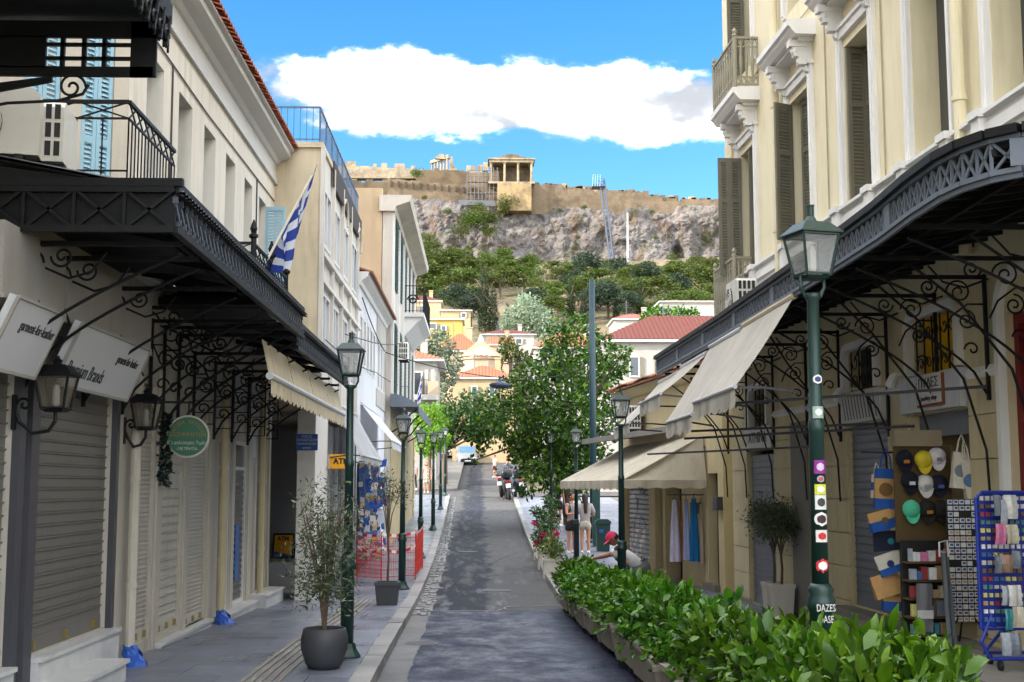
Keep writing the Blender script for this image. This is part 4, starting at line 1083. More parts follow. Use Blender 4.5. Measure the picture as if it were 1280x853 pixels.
for a, b, c, d, e in h3:
    mb = MB(); f3.box(mb, a, b, -.085, -.06, c, d); w = mb.build('window', GLASSDK, L3)
    mb = MB()
    for u0, u1, v0, v1 in ((a, a + .04, c, d), (b - .04, b, c, d), (a + .04, b - .04, c, c + .05), (a + .04, b - .04, d - .05, d)): f3.box(mb, u0, u1, -.06, .02, v0, v1)
    mb.build('frame', WHITE, w)
mb = MB(); f3.prof(mb, [(-.2, 6.75), (.05, 6.75), (.08, 6.85), (.22, 6.95), (.26, 7.06), (-.2, 7.06)], 0, D3); mb.build('cornice', WHITE, L3)
mb = MB(); rows = []
for w, v in ((.34, 7.05), (-3.0, 8.1)): rows.append([f3.p(u, w, v + .04 * abs(math.sin(u / .2 * PI))) for u in np.arange(0, D3, .033)])
mb.sheet(rows); f3.prof(mb, [(.34, 7.02), (.34, 7.06), (-3, 8.06), (-3, 8.02)], 0, D3); mb.build('roof', mat('brown_tile', (124, 84, 66), .9, .25, 5, .3), L3)
# fabric awnings of the souvenir shop
GREYCANVAS = canvas_translucent('grey_awning_canvas', (186, 188, 190)); WHITECANVAS = canvas_translucent('white_awning_canvas', (222, 224, 228))
def drop_awning(name, label, fr, u0, u1, wtop, vtop, wbot, vbot, m, val=.22, n=10, scal=True, group=None, sag=.03, roller=None):
    a = thing(name, label, 'awning', fr.p(u0, wtop, vtop), group)
    mb = MB(); rows = []
    for t in np.linspace(0, 1, 7):
        rows.append([fr.p(u0 + (u1 - u0) * s, wtop + (wbot - wtop) * t, vtop + (vbot - vtop) * t - sag * math.sin(PI * t) - .012 * math.sin(s * 17) * t) for s in np.linspace(0, 1, 13)])
    mb.sheet(rows); mb.build('canvas', m, a, smooth=True)
    mb = MB(); valance(mb, fr.p(u0, wbot, vbot), fr.p(u1, wbot, vbot), vbot, val, n, .02 if scal else .005, fr.n); mb.build('valance', m, a)
    mb = MB(); mb.tube([fr.p(u0, wbot, vbot), fr.p(u1, wbot, vbot)], .025, 8); mb.build('front_bar', SIGNGREY, a)
    mb = MB(); mb.tube([fr.p(u0, wtop, vtop), fr.p(u1, wtop, vtop)], .04, 8); mb.build('roller', roller or SIGNGREY, a)
    for u in (u0 + .06, u1 - .06):
        mb = MB(); mid = fr.p(u, wtop + (wbot - wtop) * .55, vtop + (vbot - vtop) * .9 - .1); mb.bar(fr.p(u, wtop - .02, vbot - .05), mid, .025, .025); mb.bar(mid, fr.p(u, wbot, vbot - .01), .025, .025); mb.build('folding_arm', POSTDARK, a)
    return a
drop_awning('awning', 'sloping grey awning behind the street lamp by the ATM', f2, 2.0, 7.2, 0.02, 3.6, .62, 2.55, GREYCANVAS, .12, 8, False)
drop_awning('awning', 'white awning with lettered valance over the souvenir shop', f3, .9, 6.3, .02, 3.95, .78, 3.05, WHITECANVAS, .2, 8, False)

# ------------------------------------------------------------------ tall ochre building with white street front
OCHRE = mat('ochre_render', (182, 161, 132), .9, .12, .9, .3, 30, stain=.8, stain_col=(150, 118, 84))
GREENSH = mat('dark_green_shutter', (30, 62, 52), .6, .1)
X4 = -2.75
f4 = Fr((X4, 39.0), (0, 1)); D4 = 13.2
L4 = thing('ochre_building', 'tall ochre walled building with white street front and green shutters', 'building', (X4, 39, 0))
mb = MB(); mb.box(-11, 39.0, 0, X4 - .32, 39.3, 11.2); mb.build('gable_wall', OCHRE, L4)
h4 = [(u, u + 1.0, v, v + 2.2, .15) for u in (1.2, 3.6, 6.0, 8.4, 10.8) for v in (8.2, 4.9)]
mb = f4.wall(MB(), 0, D4, 0, 10.6, h4); f4.box(mb, 0.0, .3, -.3, -.002, 0, 10.6); mb.box(-11, 39.3, 0, X4 - .4, 52.2, 10.6); FRONT4 = mat('weathered_white_front', (188, 182, 172), .85, .08, 1, .1, stain=.55); mb.build('street_wall', FRONT4, L4)
for a, b, c, d, e in h4:
    mb = MB(); f4.box(mb, a, b, -.16, -.12, c, d); w = mb.build('window', GLASSDK, L4)
    for u0 in (a - .03, b - .47):
        mb = MB(); f4.box(mb, u0, u0 + .5, .01, .05, c, d)
        for k in range(16): f4.box(mb, u0 + .06, u0 + .44, .05, .062, c + .12 + k * .125, c + .2 + k * .125)
        mb.build('shutter', GREENSH, w)
mb = MB(); f4.prof(mb, [(-.4, 10.45), (.08, 10.45), (.12, 10.6), (.55, 10.75), (.6, 10.95), (-.4, 10.95)], -.15, D4); mb.build('cornice', FRONT4, L4)
for u in (0.05, 2.8, 5.4, 7.8, 10.2, 12.6):
    mb = MB(); f4.box(mb, u, u + .3, 0, .07, 4.6, 10.45); mb.build('pilaster', WHITE, L4)
bl = thing('far_balcony', 'small balcony with curved white bracket on the ochre building', 'balcony', f4.p(6, 0, 7.9))
mb = MB(); f4.box(mb, 5.6, 11.5, 0, .75, 7.9, 8.05); f4.prof(mb, [(0, 7.2), (.1, 7.25), (.5, 7.7), (.75, 7.9), (0, 7.9)], 5.7, 11.4); mb.build('slab', WHITE, bl)
mb = MB(); railing(mb, f4.p(5.6, .72, 0).xy, f4.p(11.5, .72, 0).xy, 8.05, 9.0, 40, .016); mb.build('side_railing', IRON, bl)
mb = MB(); railing(mb, f4.p(5.62, .0, 0).xy, f4.p(5.62, .72, 0).xy, 8.05, 9.0, 6, .016); scroll(mb, f4.p(5.6, .36, 8.5), .2, 1.5, f4.n, (0, 0, 1), .02); scroll(mb, f4.p(5.6, .36, 8.5), .2, 1.5, -f4.n, (0, 0, 1), .02); mb.build('front_railing', IRON, bl)
# zinc corner canopy below it
ZINC = mat('zinc_canopy', (96, 106, 118), .55, .12, 2, .05)
zc = thing('zinc_canopy', 'grey zinc canopy with wavy rim at the ochre building', 'canopy', f4.p(2, .5, 4.3))
mb = MB(); rows = []
for t in np.linspace(0, 1, 6): rows.append([f4.p(u, .02 + .85 * t, 4.75 - .35 * t ** 2) for u in np.linspace(-.3, 9.5, 22)])
mb.sheet(rows); mb.sheet([[f4.p(-.3, .02 + .85 * t, 4.75 - .35 * t ** 2) for t in np.linspace(0, 1, 6)], [f4.p(-.3, .02 + .85 * t, 4.35) for t in np.linspace(0, 1, 6)]]); mb.build('sheet', ZINC, zc)
mb = MB(); rows = [[f4.p(u, .87, 4.42) for u in np.linspace(-.3, 9.5, 80)], [f4.p(u, .88, 4.12 - .05 * math.sin(u * 7)) for u in np.linspace(-.3, 9.5, 80)]]; mb.sheet(rows); mb.build('rim', ZINC, zc)
for u in (0.2, 3, 6, 9):
    mb = MB(); mb.tube([f4.p(u, .03, 3.6), f4.p(u, .3, 3.75), f4.p(u, .6, 4.15), f4.p(u, .8, 4.3)], .025, 5); mb.build('bracket', IRON, zc)
# yellow rusticated corner at the foot of the ochre building
mb = MB(); f4.box(mb, 0.02, D4, .003, .03, 0, 4.0); mb.build('ground_floor', mat('pale_yellow_render', (160, 147, 114), .9, .1, 1.2, .2, stain=.5), L4)
for v in np.arange(.6, 3.9, .42):
    f4.piece('quoin', mat('quoin_stone', (176, 160, 126), .9, .12), D4 - .5, D4 + .02, .03, .09, v, v + .38, L4)
air_conditioner('air_conditioner', 'small dark-sided air conditioner on the ochre building', f4.p(1.6, .3, 5.9), .8, .3, .6, R(-90), True)
# ------------------------------------------------------------------ yellow neoclassical corner building
YEL = mat('butter_yellow_render', (226, 215, 182), .85, .05, .7, .06, stain=.5, stain_col=(176, 158, 118))
TRIM = mat('white_stucco_trim', (228, 226, 222), .75, .035, 1.5, .05, stain=.15)
OLIVE = mat('olive_grey_shutter', (112, 108, 92), .6, .08, 3, .04)
REVEAL = mat('tan_reveal', (186, 168, 126), .9, .05)
RUST = mat('sandy_ashlar', (206, 192, 156), .9, .08, 2.0, .15, stain=.35, stain_col=(140, 124, 98))
def xw5(y): return 5.55 - .0406 * y
f5 = Fr((xw5(5), 5), (-.0406, 1), right=False)
def u5(px):                      # position along the wall of a picture column
    y = 5.55 / ((px - 600) / 1600 + .0406); return (y - 5) * 1.0008
def u5e(px, py):                 # the same from a picture point, exactly
    d = ray(px, py); y = 5.55 / (d.x / d.y + .0406); return (y - 5) * 1.0008
R1 = thing('yellow_building', 'yellow corner building with white window surrounds above a curved black canopy', 'building', (xw5(14), 14, 0))
UE = u5e(908, 110)
WC = [u5e(934, 150), u5e(1001, 160), u5e(1074, 150), u5e(1164, 90), u5e(1272, 60)]
hw = .53
up_h = [(c - hw, c + hw, 5.62, 7.82, .32) for c in WC] + [(c - hw, c + hw, 9.25, 11.6, .32) for c in WC]
mb = f5.wall(MB(), 0, UE, 4.0, 14.5, up_h); 
mb.quad(f5.p(UE, 0, 0), f5.p(UE, -8, 0), f5.p(UE, -8, 14.5), f5.p(UE, 0, 14.5)); mb.quad(f5.p(0, 0, 0), f5.p(0, -8, 0), f5.p(0, -8, 14.5), f5.p(0, 0, 14.5)); mb.quad(f5.p(0, 0, 14.5), f5.p(UE, 0, 14.5), f5.p(UE, -8, 14.5), f5.p(0, -8, 14.5)); mb.quad(f5.p(0, -8, 0), f5.p(UE, -8, 0), f5.p(UE, -8, 14.5), f5.p(0, -8, 14.5))
mb.build('upper_wall', YEL, R1)
def console(mb, u, w, v, s=1.0):
    for (a, b, z0, z1, ww) in ((-.075, .075, 0, .10, .34), (-.06, .06, -.14, 0, .27), (-.065, .065, -.26, -.14, .20), (-.045, .045, -.36, -.26, .10)):
        f5.box(mb, u + a * s, u + b * s, .001, ww * s, v + z0 * s, v + z1 * s)
    for (z, r, ww) in ((-.05, .075, .24), (-.2, .06, .17), (-.31, .045, .09)):
        mb.ball(f5.p(u, ww * s, v + z * s), r * s, 8, 5)
for i, c in enumerate(WC):
    for v0, v1 in ((5.62, 7.82), (9.25, 11.6)):
        mb = MB(); f5.box(mb, c - hw, c + hw, -.34, -.31, v0, v1); w = mb.build('window', GLASSDK, R1)
        mb = MB()
        for a, b in ((c - hw - .17, c - hw - .02), (c + hw + .02, c + hw + .17)): f5.box(mb, a, b, .0, .055, v0 - .05, v1 + .12); f5.box(mb, a + .04, b - .04, .055, .075, v0, v1 + .1)
        f5.box(mb, c - hw - .17, c + hw + .17, .0, .06, v1 + .12, v1 + .24); f5.box(mb, c - hw - .19, c + hw + .19, .0, .09, v1 + .24, v1 + .29)
        mb.build('architrave', TRIM, w)
        mb = MB(); f5.box(mb, c - hw - .14, c + hw + .14, .0, .05, v1 + .30, v1 + .33); f5.box(mb, c - hw - .14, c - hw - .08, .0, .05, v1 + .33, v1 + .50); f5.box(mb, c + hw + .08, c + hw + .14, .0, .05, v1 + .33, v1 + .50); mb.build('panel_moulding', TRIM, w)
        vb = v1 + .62
        for k in (-1, 1): mb = MB(); console(mb, c + k * (hw + .06), 0, vb - .12); mb.build('console', TRIM, w)
        dp = .46 if (i == 0 and v0 < 6) else .42
        mb = MB(); f5.prof(mb, [(0, vb), (dp - .12, vb), (dp - .06, vb + .06), (dp - .04, vb + .10), (dp, vb + .12), (dp, vb + .21), (0, vb + .24)], c - hw - .34, c + hw + .34); f5.box(mb, c - hw - .2, c + hw + .2, .001, dp - .2, vb - .05, vb); mb.build('cornice_hood', TRIM, w)
for pts in ([f5.p(1, .02, 8.95), f5.p(9, .02, 8.9), f5.p(UE - .6, .02, 8.95)], [f5.p(u5e(1105, 100), .02, 8.9), f5.p(u5e(1105, 100), .02, 5.64)], [f5.p(u5e(1035, 150), .02, 8.9), f5.p(u5e(1035, 150), .02, 5.64)]): MB().tube(pts, .011, 4).build('cable', mat('cream_cable', (170, 160, 134), .7), R1)
# string course with pedestals
mb = MB(); f5.prof(mb, [(0, 5.30), (.05, 5.30), (.06, 5.36), (.10, 5.38), (.10, 5.50), (.07, 5.52), (.07, 5.56), (.14, 5.58), (.14, 5.62), (0, 5.62)], 0, UE - .01); mb.build('string_course', TRIM, R1)
for c in WC:
    for k in (-1, 1):
        mb = MB(); u = c + k * (hw + .095); f5.box(mb, u - .09, u + .09, .05, .17, 5.25, 5.63); f5.box(mb, u - .12, u + .12, .05, .2, 5.56, 5.64); f5.box(mb, u - .07, u + .07, .0, .12, 5.08, 5.25); mb.build('pedestal', TRIM, R1)
for px in (977, 1212):
    u = u5e(px, 150); mb = MB(); mb.tube([f5.p(u, .1, 4.3), f5.p(u, .1, 14)], .065, 12)
    for v in (5.9, 7.9, 9.9): mb.tube([f5.p(u, .1, v), f5.p(u, .1, v + .06)], .078, 12)
    mb.build('downpipe', YEL, R1)
# corner pilaster towards the far end
mb = MB(); f5.box(mb, UE - .55, UE - .06, .0, .07, 4.2, 14.4); mb.build('corner_pilaster', YEL, R1)
def perp(u, v=0): return Fr(f5.p(u, 0, 0).xy, f5.n.xy)
def panel_shutter(fr, u0, u1, v0, v1, parent, m=OLIVE):
    mb = MB(); st = .06; w = 0
    for a, b, c, d in ((u0, u0 + st, v0, v1), (u1 - st, u1, v0, v1), (u0 + st, u1 - st, v0, v0 + .1), (u0 + st, u1 - st, v1 - .08, v1), (u0 + st, u1 - st, v0 + (v1 - v0) * .62, v0 + (v1 - v0) * .62 + .07)): fr.box(mb, a, b, -.02, .02, c, d)
    lf = mb.build('shutter', m, parent)
    mb = MB(); v = v0 + .1
    while v < v1 - .12:
        P = fr.p; mb.quad(P(u0 + st, .012, v + .045), P(u1 - st, .012, v + .045), P(u1 - st, -.012, v), P(u0 + st, -.012, v)); mb.quad(P(u0 + st, -.012, v + .045), P(u1 - st, -.012, v + .045), P(u1 - st, .012, v), P(u0 + st, .012, v)); v += .05
    o = mb.build('louvres', m, lf); o['kind'] = 'stuff'
# far window: folded leaves stand square to the wall; second: one leaf out, one in; third: leaf inside the reveal
pf = perp(WC[0] + hw - .02); panel_shutter(pf, .0, .22, 5.66, 7.78, R1); panel_shutter(pf, .22, .42, 5.66, 7.78, R1)
pf = perp(WC[0] - hw + .5); panel_shutter(pf, -.3, .0, 5.66, 7.78, R1)
pf = Fr(f5.p(WC[1] + hw - .02, 0, 0).xy, (f5.n * .9 - f5.d * .42).xy); panel_shutter(pf, -.02, .32, 5.66, 7.8, R1); 
pf = Fr(f5.p(WC[1] + hw - .2, -.12, 0).xy, (-f5.n * .2 - f5.d).xy); panel_shutter(pf, .0, .45, 5.66, 7.8, R1)
pf = Fr(f5.p(WC[2] + hw - .03, -.28, 0).xy, (f5.n - f5.d * .12).xy); panel_shutter(pf, .0, .27, 5.66, 7.8, R1); pf = Fr(f5.p(WC[2] + .1, -.28, 0).xy, (-f5.d).xy); panel_shutter(pf, -.38, .5, 5.66, 7.8, R1)
pf = Fr(f5.p(WC[0] + hw - .03, -.1, 0).xy, (f5.n).xy); panel_shutter(pf, .0, .3, 9.3, 11.5, R1)

# cast-iron balconies on it
TAUPE = mat('taupe_cast_iron', (148, 142, 122), .6, .08, 4, .1)
def cast_balcony(name, label, u0, u1, w, z0, h, slab=True):
    b = thing(name, label, 'balcony', f5.p((u0 + u1) / 2, w / 2, z0))
    if slab:
        mb = MB(); f5.prof(mb, [(0, z0 - .14), (w - .05, z0 - .14), (w + .06, z0 - .06), (w + .06, z0), (0, z0)], u0 - .06, u1 + .06); mb.build('slab', TRIM, b)
    def side(A, B, n, nm):
        mb = MB()
        P = lambda t, v: A.lerp(B, t) + Vector((0, 0, v))
        mb.bar(P(0, h), P(1, h), .05, .04); mb.bar(P(0, .04), P(1, .04), .04, .03); mb.bar(P(0, h * .82), P(1, h * .82), .02, .02); mb.bar(P(0, h * .2), P(1, h * .2), .02, .02)
        for i in range(n + 1):
            t = i / n
            mb.tube([P(t, .04), P(t, h * .3), P(t, h * .5), P(t, h * .7), P(t, h)], [.014, .02, .032, .02, .014], 6)
            if i < n:
                mb.bar(P(t, h * .82), P(t + .5 / n, h), .014, .014); mb.bar(P(t + .5 / n, h), P(t + 1 / n, h * .82), .014, .014); mb.bar(P(t, h * .04), P(t + .5 / n, h * .2), .014, .014); mb.bar(P(t + .5 / n, h * .2), P(t + 1 / n, h * .04), .014, .014)
        mb.build(nm, TAUPE, b)
    side(f5.p(u0, w, z0), f5.p(u1, w, z0), max(4, int((u1 - u0) / .16)), 'long_railing'); side(f5.p(u0, 0, z0), f5.p(u0, w, z0), 4, 'end_railing'); side(f5.p(u1, 0, z0), f5.p(u1, w, z0), 4, 'end_railing')
    for u in (u0, u1):
        mb = MB(); q = f5.p(u, w, z0); mb.lathe([(.035, 0), (.035, h + .02), (.05, h + .03), (.03, h + .07), (.045, h + .11), (.015, h + .17)], 8, q); mb.build('newel', TAUPE, b)
    return b
cast_balcony('stone_balcony', 'upper cast iron balcony of the yellow building against the sky', WC[0] - hw - .28, WC[0] + hw + .22, .40, 8.68, .85, False)
cast_balcony('stone_balcony', 'taupe cast iron balcony just above the far end of the black canopy', u5e(940, 360), UE - .1, .30, 5.02, .85)
air_conditioner('air_conditioner', 'white air conditioner standing on the black canopy by the taupe balcony', f5.p(u5e(968, 345), .55, 4.62), .75, .32, .6, R(-88), True)
# yellow parcel-like lamp on the upper balcony post
# ------------------------------------------------------------------ ground floor of the yellow building
GB = [('athina', u5(972), u5(939), -.02, 2.55, .2), ('wide', u5(1117), u5(1066), .42, 2.74, .25), ('shop', u5(1222), u5(1146), .42, 2.75, 1.6), ('red', u5(1400), u5(1272), .42, 3.6, .25)]
FL = [(u5(1107), u5(1066), 3.18, 3.74, .22), (u5(1214), u5(1150), 3.20, 3.86, .22), (u5(966), u5(944), 2.95, 3.6, .2)]
gh = [(b[1], b[2], b[3], b[4], b[5]) for b in GB] + FL
mb = f5.wall(MB(), 0, UE, -.4, 4.0, gh); mb.build('ground_wall', RUST, R1)
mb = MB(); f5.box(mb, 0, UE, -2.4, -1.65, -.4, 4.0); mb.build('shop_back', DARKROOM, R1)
BLUEGREYSH = mat('blue_grey_shutter', (112, 116, 126), .45, .08, 2, .05, stain=.3)
for nm, a, b, c, d, e in GB[:2]:
    mb = MB(); f5.box(mb, a, b, -.09, -.04, c, c + .1); s_ = mb.build('roller_shutter', BLUEGREYSH, R1)
    n = int((d - c - .1) / .1); key = ('slat5', nm)
    q = MB(); ff = Fr((0, 0), (f5.d.x, f5.d.y), right=False); ff.prof(q, [(-.09, 0), (-.045, 0), (-.045, .074), (-.028, .082), (-.028, .092), (-.045, .097), (-.09, .097)], .01, b - a - .01); me = q.mesh('slat'); me.materials.append(BLUEGREYSH)
    for i in range(n):
        o = bpy.data.objects.new('slat', me); COL.objects.link(o); adopt(o, s_); q0 = f5.p(a, 0, c + .1 + i * .1); o.location = q0
REDP = mat('red_paint', (112, 20, 26), .5, .06)
mb = MB(); nm, a, b, c, d, e = GB[3]
for u0, u1, v0, v1 in ((a, a + .1, c, d), (b - .1, b, c, d), (a + .1, b - .1, d - .1, d), (a + .1, b - .1, 2.55, 2.65)): f5.box(mb, u0, u1, -.2, -.08, v0, v1)
dr = mb.build('red_door_frame', REDP, R1)
mb = MB(); f5.box(mb, a + .1, b - .1, -.2, -.16, c, 2.55); mb.build('door_pane', GLASSDK, dr)
mb = MB(); f5.box(mb, a + .1, b - .1, -.2, -.16, 2.65, d - .1); mb.build('red_panel', REDP, dr)
def arch_trim(a, b, c, d, r, m):
    mb = MB(); pts = [(a, c)]
    pts += [(a, d - r)] + [(a + r - r * math.cos(t), d - r + r * math.sin(t)) for t in np.linspace(.2, PI / 2, 5)] + [(b - r + r * math.sin(t), d - r + r * math.cos(t)) for t in np.linspace(0, PI / 2 - .2, 5)] + [(b, d - r), (b, c)]
    for p, q in zip(pts, pts[1:]): mb.bar(f5.p(p[0], .03, p[1]), f5.p(q[0], .03, q[1]), .09, .10); mb.bar(f5.p(p[0], .055, p[1]), f5.p(q[0], .055, q[1]), .05, .05)
    return mb.build('fanlight_surround', m, R1)
GLOWCLOTH = mat('yellow_glow_cloth', (226, 176, 30), .9, .2, 6, .2)  # yellow glow inside the fanlight, imitated by the colour of a cloth
for k, (a, b, c, d, e) in enumerate(FL):
    w = arch_trim(a - .02, b + .02, c, d + .02, .16, TRIM)
    mb = MB(); f5.box(mb, a, b, -.21, -.19, c, d); mb.build('pane', GLASSDK, w)
    mb = MB(); n = 6 if k == 1 else 4
    for i in range(n + 1):
        u = a + (b - a) * i / n; mb.bar(f5.p(u, -.06, c), f5.p(u, -.06, d), .016, .016)
        if i < n:
            scroll(mb, f5.p(u + (b - a) / n / 2, -.06, c + .12), (b - a) / n * .42, 1, f5.d, (0, 0, 1), .008, 10); scroll(mb, f5.p(u + (b - a) / n / 2, -.06, d - .16), (b - a) / n * .42, 1, f5.d, (0, 0, -1), .008, 10)
    mb.build('grille', IRON, w)
    if k == 1:
        mb = MB(); mb.sheet([[f5.p(a + (b - a) * s, -.17 + .02 * math.sin(s * 40), v) for s in np.linspace(.28, 1, 40)] for v in (c, (c + d) / 2, d)]); mb.build('glow_cloth', GLOWCLOTH, w)
# arched red-door surround and moulding band
arch_trim(GB[3][1] - .1, GB[3][2] + .06, .42, 3.98, .35, TRIM)
mb = MB(); 
for pa, pb in ((1268, 1226), (1141, 1119), (1062, 974)): mb = MB(); f5.prof(mb, [(0, 3.02), (.05, 3.03), (.08, 3.08), (.05, 3.14), (0, 3.15)], u5(pa), u5(pb)); mb.build('band_moulding', TRIM, R1)
# ashlar blocks on the piers
for a, b in ((GB[0][2] + .03, UE - .02), (GB[1][2] + .04, GB[0][1] - .03), (GB[2][2] + .03, GB[1][1] - .04), (GB[3][2] + .05, GB[2][1] - .03)):
    v = .02; row = 0
    while v < 2.95:
        hh = .44; L = b - a; k = max(1, round(L / .85)); eds = [a + L * i / k for i in range(k + 1)]
        if row % 2 and k > 1: eds = [a] + [a + L * (i + .5) / k for i in range(k)] + [b]
        for e0, e1 in zip(eds, eds[1:]): f5.piece('ashlar_block', RUST, e0 + .006, e1 - .006, -.05, .035, v + .006, v + hh - .006, R1)
        v += hh; row += 1
# grey recess beside the planters
mb = MB(); f5.box(mb, u5(1017), u5(996), .036, .06, .05, 2.9); mb.build('grey_panel', mat('grey_panel', (128, 124, 118), .8, .06), R1)
# stone plinth and raised threshold in front of the shop
PL = mat('threshold_stone', (128, 124, 116), .7, .1, 2, .1, stain=.3)
mb = MB(); f5.box(mb, 0, u5(1060), .0, .24, -.3, .40); mb.build('threshold', PL, R1)
mb = MB(); f5.box(mb, 0, u5(1121), .24, 1.05, -.3, .385); mb.build('terrace_step', PL, R1)
# sign boards over the shops
def board(label, u0, u1, v0, v1, w, m, lean=.0):
    b = thing('shop_sign', label, 'sign', f5.p((u0 + u1) / 2, w, v0))
    mb = MB(); f5.box(mb, u0, u1, .0, w, v0, v1); mb.build('board', m, b); return b
STRIPE = mat('white_board', (206, 204, 202), .6, .04)
sg = board('small white sign reading ATHINA over the narrow shutter', u5(972), u5(939), 2.56, 2.93, .07, STRIPE)
lettering('ATHINA', .24, mat('bronze_letters', (70, 62, 40), .5), sg, f5.p((u5(972) + u5(939)) / 2, .075, 2.75), -f5.d, (0, 0, 1), sx=1.3, bold=.006)
sg = board('white sign with slanting black stripes over the wide shutter', u5(1117), u5(1066), 2.76, 3.14, .10, STRIPE)
for i in range(11):
    u = u5(1117) + .1 + i * .115; mb = MB(); mb.quad(f5.p(u, .104, 2.8), f5.p(u + .035, .104, 2.8), f5.p(u + .155, .104, 3.1), f5.p(u + .12, .104, 3.1)); mb.build('stripe', INK, sg)
sg = board('white wood-grain shop sign with brown framed panel over the open shop', u5(1222), u5(1143), 2.77, 3.17, .10, mat('whitewashed_wood', (196, 198, 204), .7, .12, 8, .1))
cu = (u5(1222) + u5(1143)) / 2 - .1
mb = MB(); f5.box(mb, cu - .36, cu + .36, .10, .125, 2.81, 3.15); mb.build('panel_frame', mat('rust_brown_frame', (130, 66, 36), .6), sg)
mb = MB(); f5.box(mb, cu - .33, cu + .33, .125, .132, 2.84, 3.15); mb.build('panel', STRIPE, sg)
lettering('ΠΥΛΕΣ', .15, INK, sg, f5.p(cu, .136, 3.06), -f5.d, (0, 0, 1), sx=1.1); lettering('jewellery shop', .075, INK, sg, f5.p(cu, .136, 2.9), -f5.d, (0, 0, 1))
for px, v in ((1170, 3.16), (1093, 3.14)):
    sp = thing('spotlight', 'white spotlight on the sign of the %s' % ('open shop' if px > 1100 else 'wide shutter'), 'spotlight', f5.p(u5(px), .12, v))
    mb = MB(); a = f5.p(u5(px), .10, v + .04); b = f5.p(u5(px) - .02, .38, v + .02); mb.tube([a, b], .016, 6); mb.build('arm', STRIPE, sp)
    mb = MB(); mb.tube([b, b + f5.d * .07 + Vector((0, 0, -.03)), b + f5.d * .16 + Vector((0, 0, -.10))], [.03, .05, .062], 10); mb.build('lamp_head', STRIPE, sp)
# ------------------------------------------------------------------ curved black canopy of the yellow building
CR = thing('shop_canopy', 'black lattice canopy curving round the corner of the yellow building', 'canopy', (3.3, 14, 4.0))
ZB, HT = 4.02, .225
edge = [tuple(at_z(px, py, ZB).xy) for px, py in ((822, 466), (904, 420), (1000, 361), (1060, 323), (1100, 297), (1140, 267), (1177, 243), (1205, 230), (1240, 219), (1280, 211))]
ex, ey = edge[-1]; edge += [(ex + .45, ey - .22), (ex + 1.0, ey - .40), (xw5(ey - .45), ey - .45)]; EY = ey - .45
def resample(pts, step):
    out = [Vector((*pts[0], 0))]; acc = 0
    for a, b in zip(pts, pts[1:]):
        a = Vector((*a, 0)); b = Vector((*b, 0)); L = (b - a).length; n = max(1, round(L / step))
        for i in range(1, n + 1): out.append(a.lerp(b, i / n))
    return out
ep = resample(edge, .17)
Z = lambda p, z: Vector((p.x, p.y, z))
EDGEG = mat('grey_canopy_paint', (96, 104, 116), .5, .1, 5, .08)
mb = MB()
for a, b in zip(ep, ep[1:]):
    mb.bar(Z(a, ZB), Z(b, ZB), .07, .035); mb.bar(Z(a, ZB - .03), Z(b, ZB - .03), .03, .05)
mb.build('lower_edge_beam', EDGEG, CR); mb = MB()
for a, b in zip(ep, ep[1:]): mb.bar(Z(a, ZB + HT), Z(b, ZB + HT), .06, .03)
mb.build('upper_edge_beam', EDGEG, CR)
mb = MB()
for a, b in zip(ep, ep[1:]):
    mb.bar(Z(a, ZB), Z(b, ZB + HT), .016, .02); mb.bar(Z(a, ZB + HT), Z(b, ZB), .016, .02); mb.bar(Z(a, ZB), Z(a, ZB + HT), .018, .022)
mb.build('lattice', EDGEG, CR)
for i in range(0, len(ep) - 1, 13):
    a = ep[i]; d = (ep[i + 1] - ep[i]).normalized(); mb = MB(); n = Vector((d.y, -d.x, 0)); 
    mb.bar(Z(a, ZB + .02) , Z(a, ZB + HT - .02), .16, .05, up=n); mb.build('gusset_plate', EDGEG, CR)
mb = MB()
for a, b in zip(ep, ep[1:]): mb.bar(Z(a, ZB + HT + .045), Z(b, ZB + HT + .045), .15, .06)
mb.build('gutter', IRON, CR)
rows = [[], []]
for i, p in enumerate(ep):
    yw = max(EY + .02, p.y)
    rows[0].append(Z(p, ZB + HT - .02)); rows[1].append(Vector((xw5(yw), yw, ZB + HT + .22)))
mb = MB(); mb.sheet(rows); mb.sheet([[q + Vector((0, 0, .04)) for q in r] for r in rows]); mb.build('roof_sheet', CAN_ROOF, CR)
for i in range(2, len(ep), 2):
    a, b = rows[0][i], rows[1][i]; mb = MB(); mb.bar(a - Vector((0, 0, .06)), b - Vector((0, 0, .06)), .045, .05); mb.build('rafter', IRON, CR)
for t in (.33, .66):
    mb = MB(); pts = [rows[0][i].lerp(rows[1][i], t) - Vector((0, 0, .11)) for i in range(0, len(ep))]
    for a, b in zip(pts, pts[1:]): mb.bar(a, b, .04, .05)
    mb.build('purlin', IRON, CR)
for y in (9.9, 11.3, 12.35, 13.6, 15.1, 16.9, 18.4, 20.2, 21.9, 23.3):
    mb = MB(); scroll_bracket(mb, y, xw5(y) - .04, 3.4, ZB + .02, 1.25 if y < 14 else 1.5, .014, s=-1)
    mb.tube([(xw5(y) - .08, y, 1.75), (xw5(y) - .1, y, 2.3), (xw5(y) - .3, y, 3.0), (xw5(y) - .75, y, 3.6), (3.9, y, 3.95)], .014, 5)
    mb.build('scroll_bracket', IRON, CR)
# pull-out bars of the awnings
for z, y0, y1 in ((2.92, 12.3, 15.0), (2.62, 14.2, 18.0), (2.70, 15.2, 17.4), (2.5, 17.5, 22.0)):
    mb = MB(); mb.bar((2.9, y1, z), (xw5(y0) - .1, y0, z), .03, .03); mb.build('awning_rail', POSTDARK, CR)
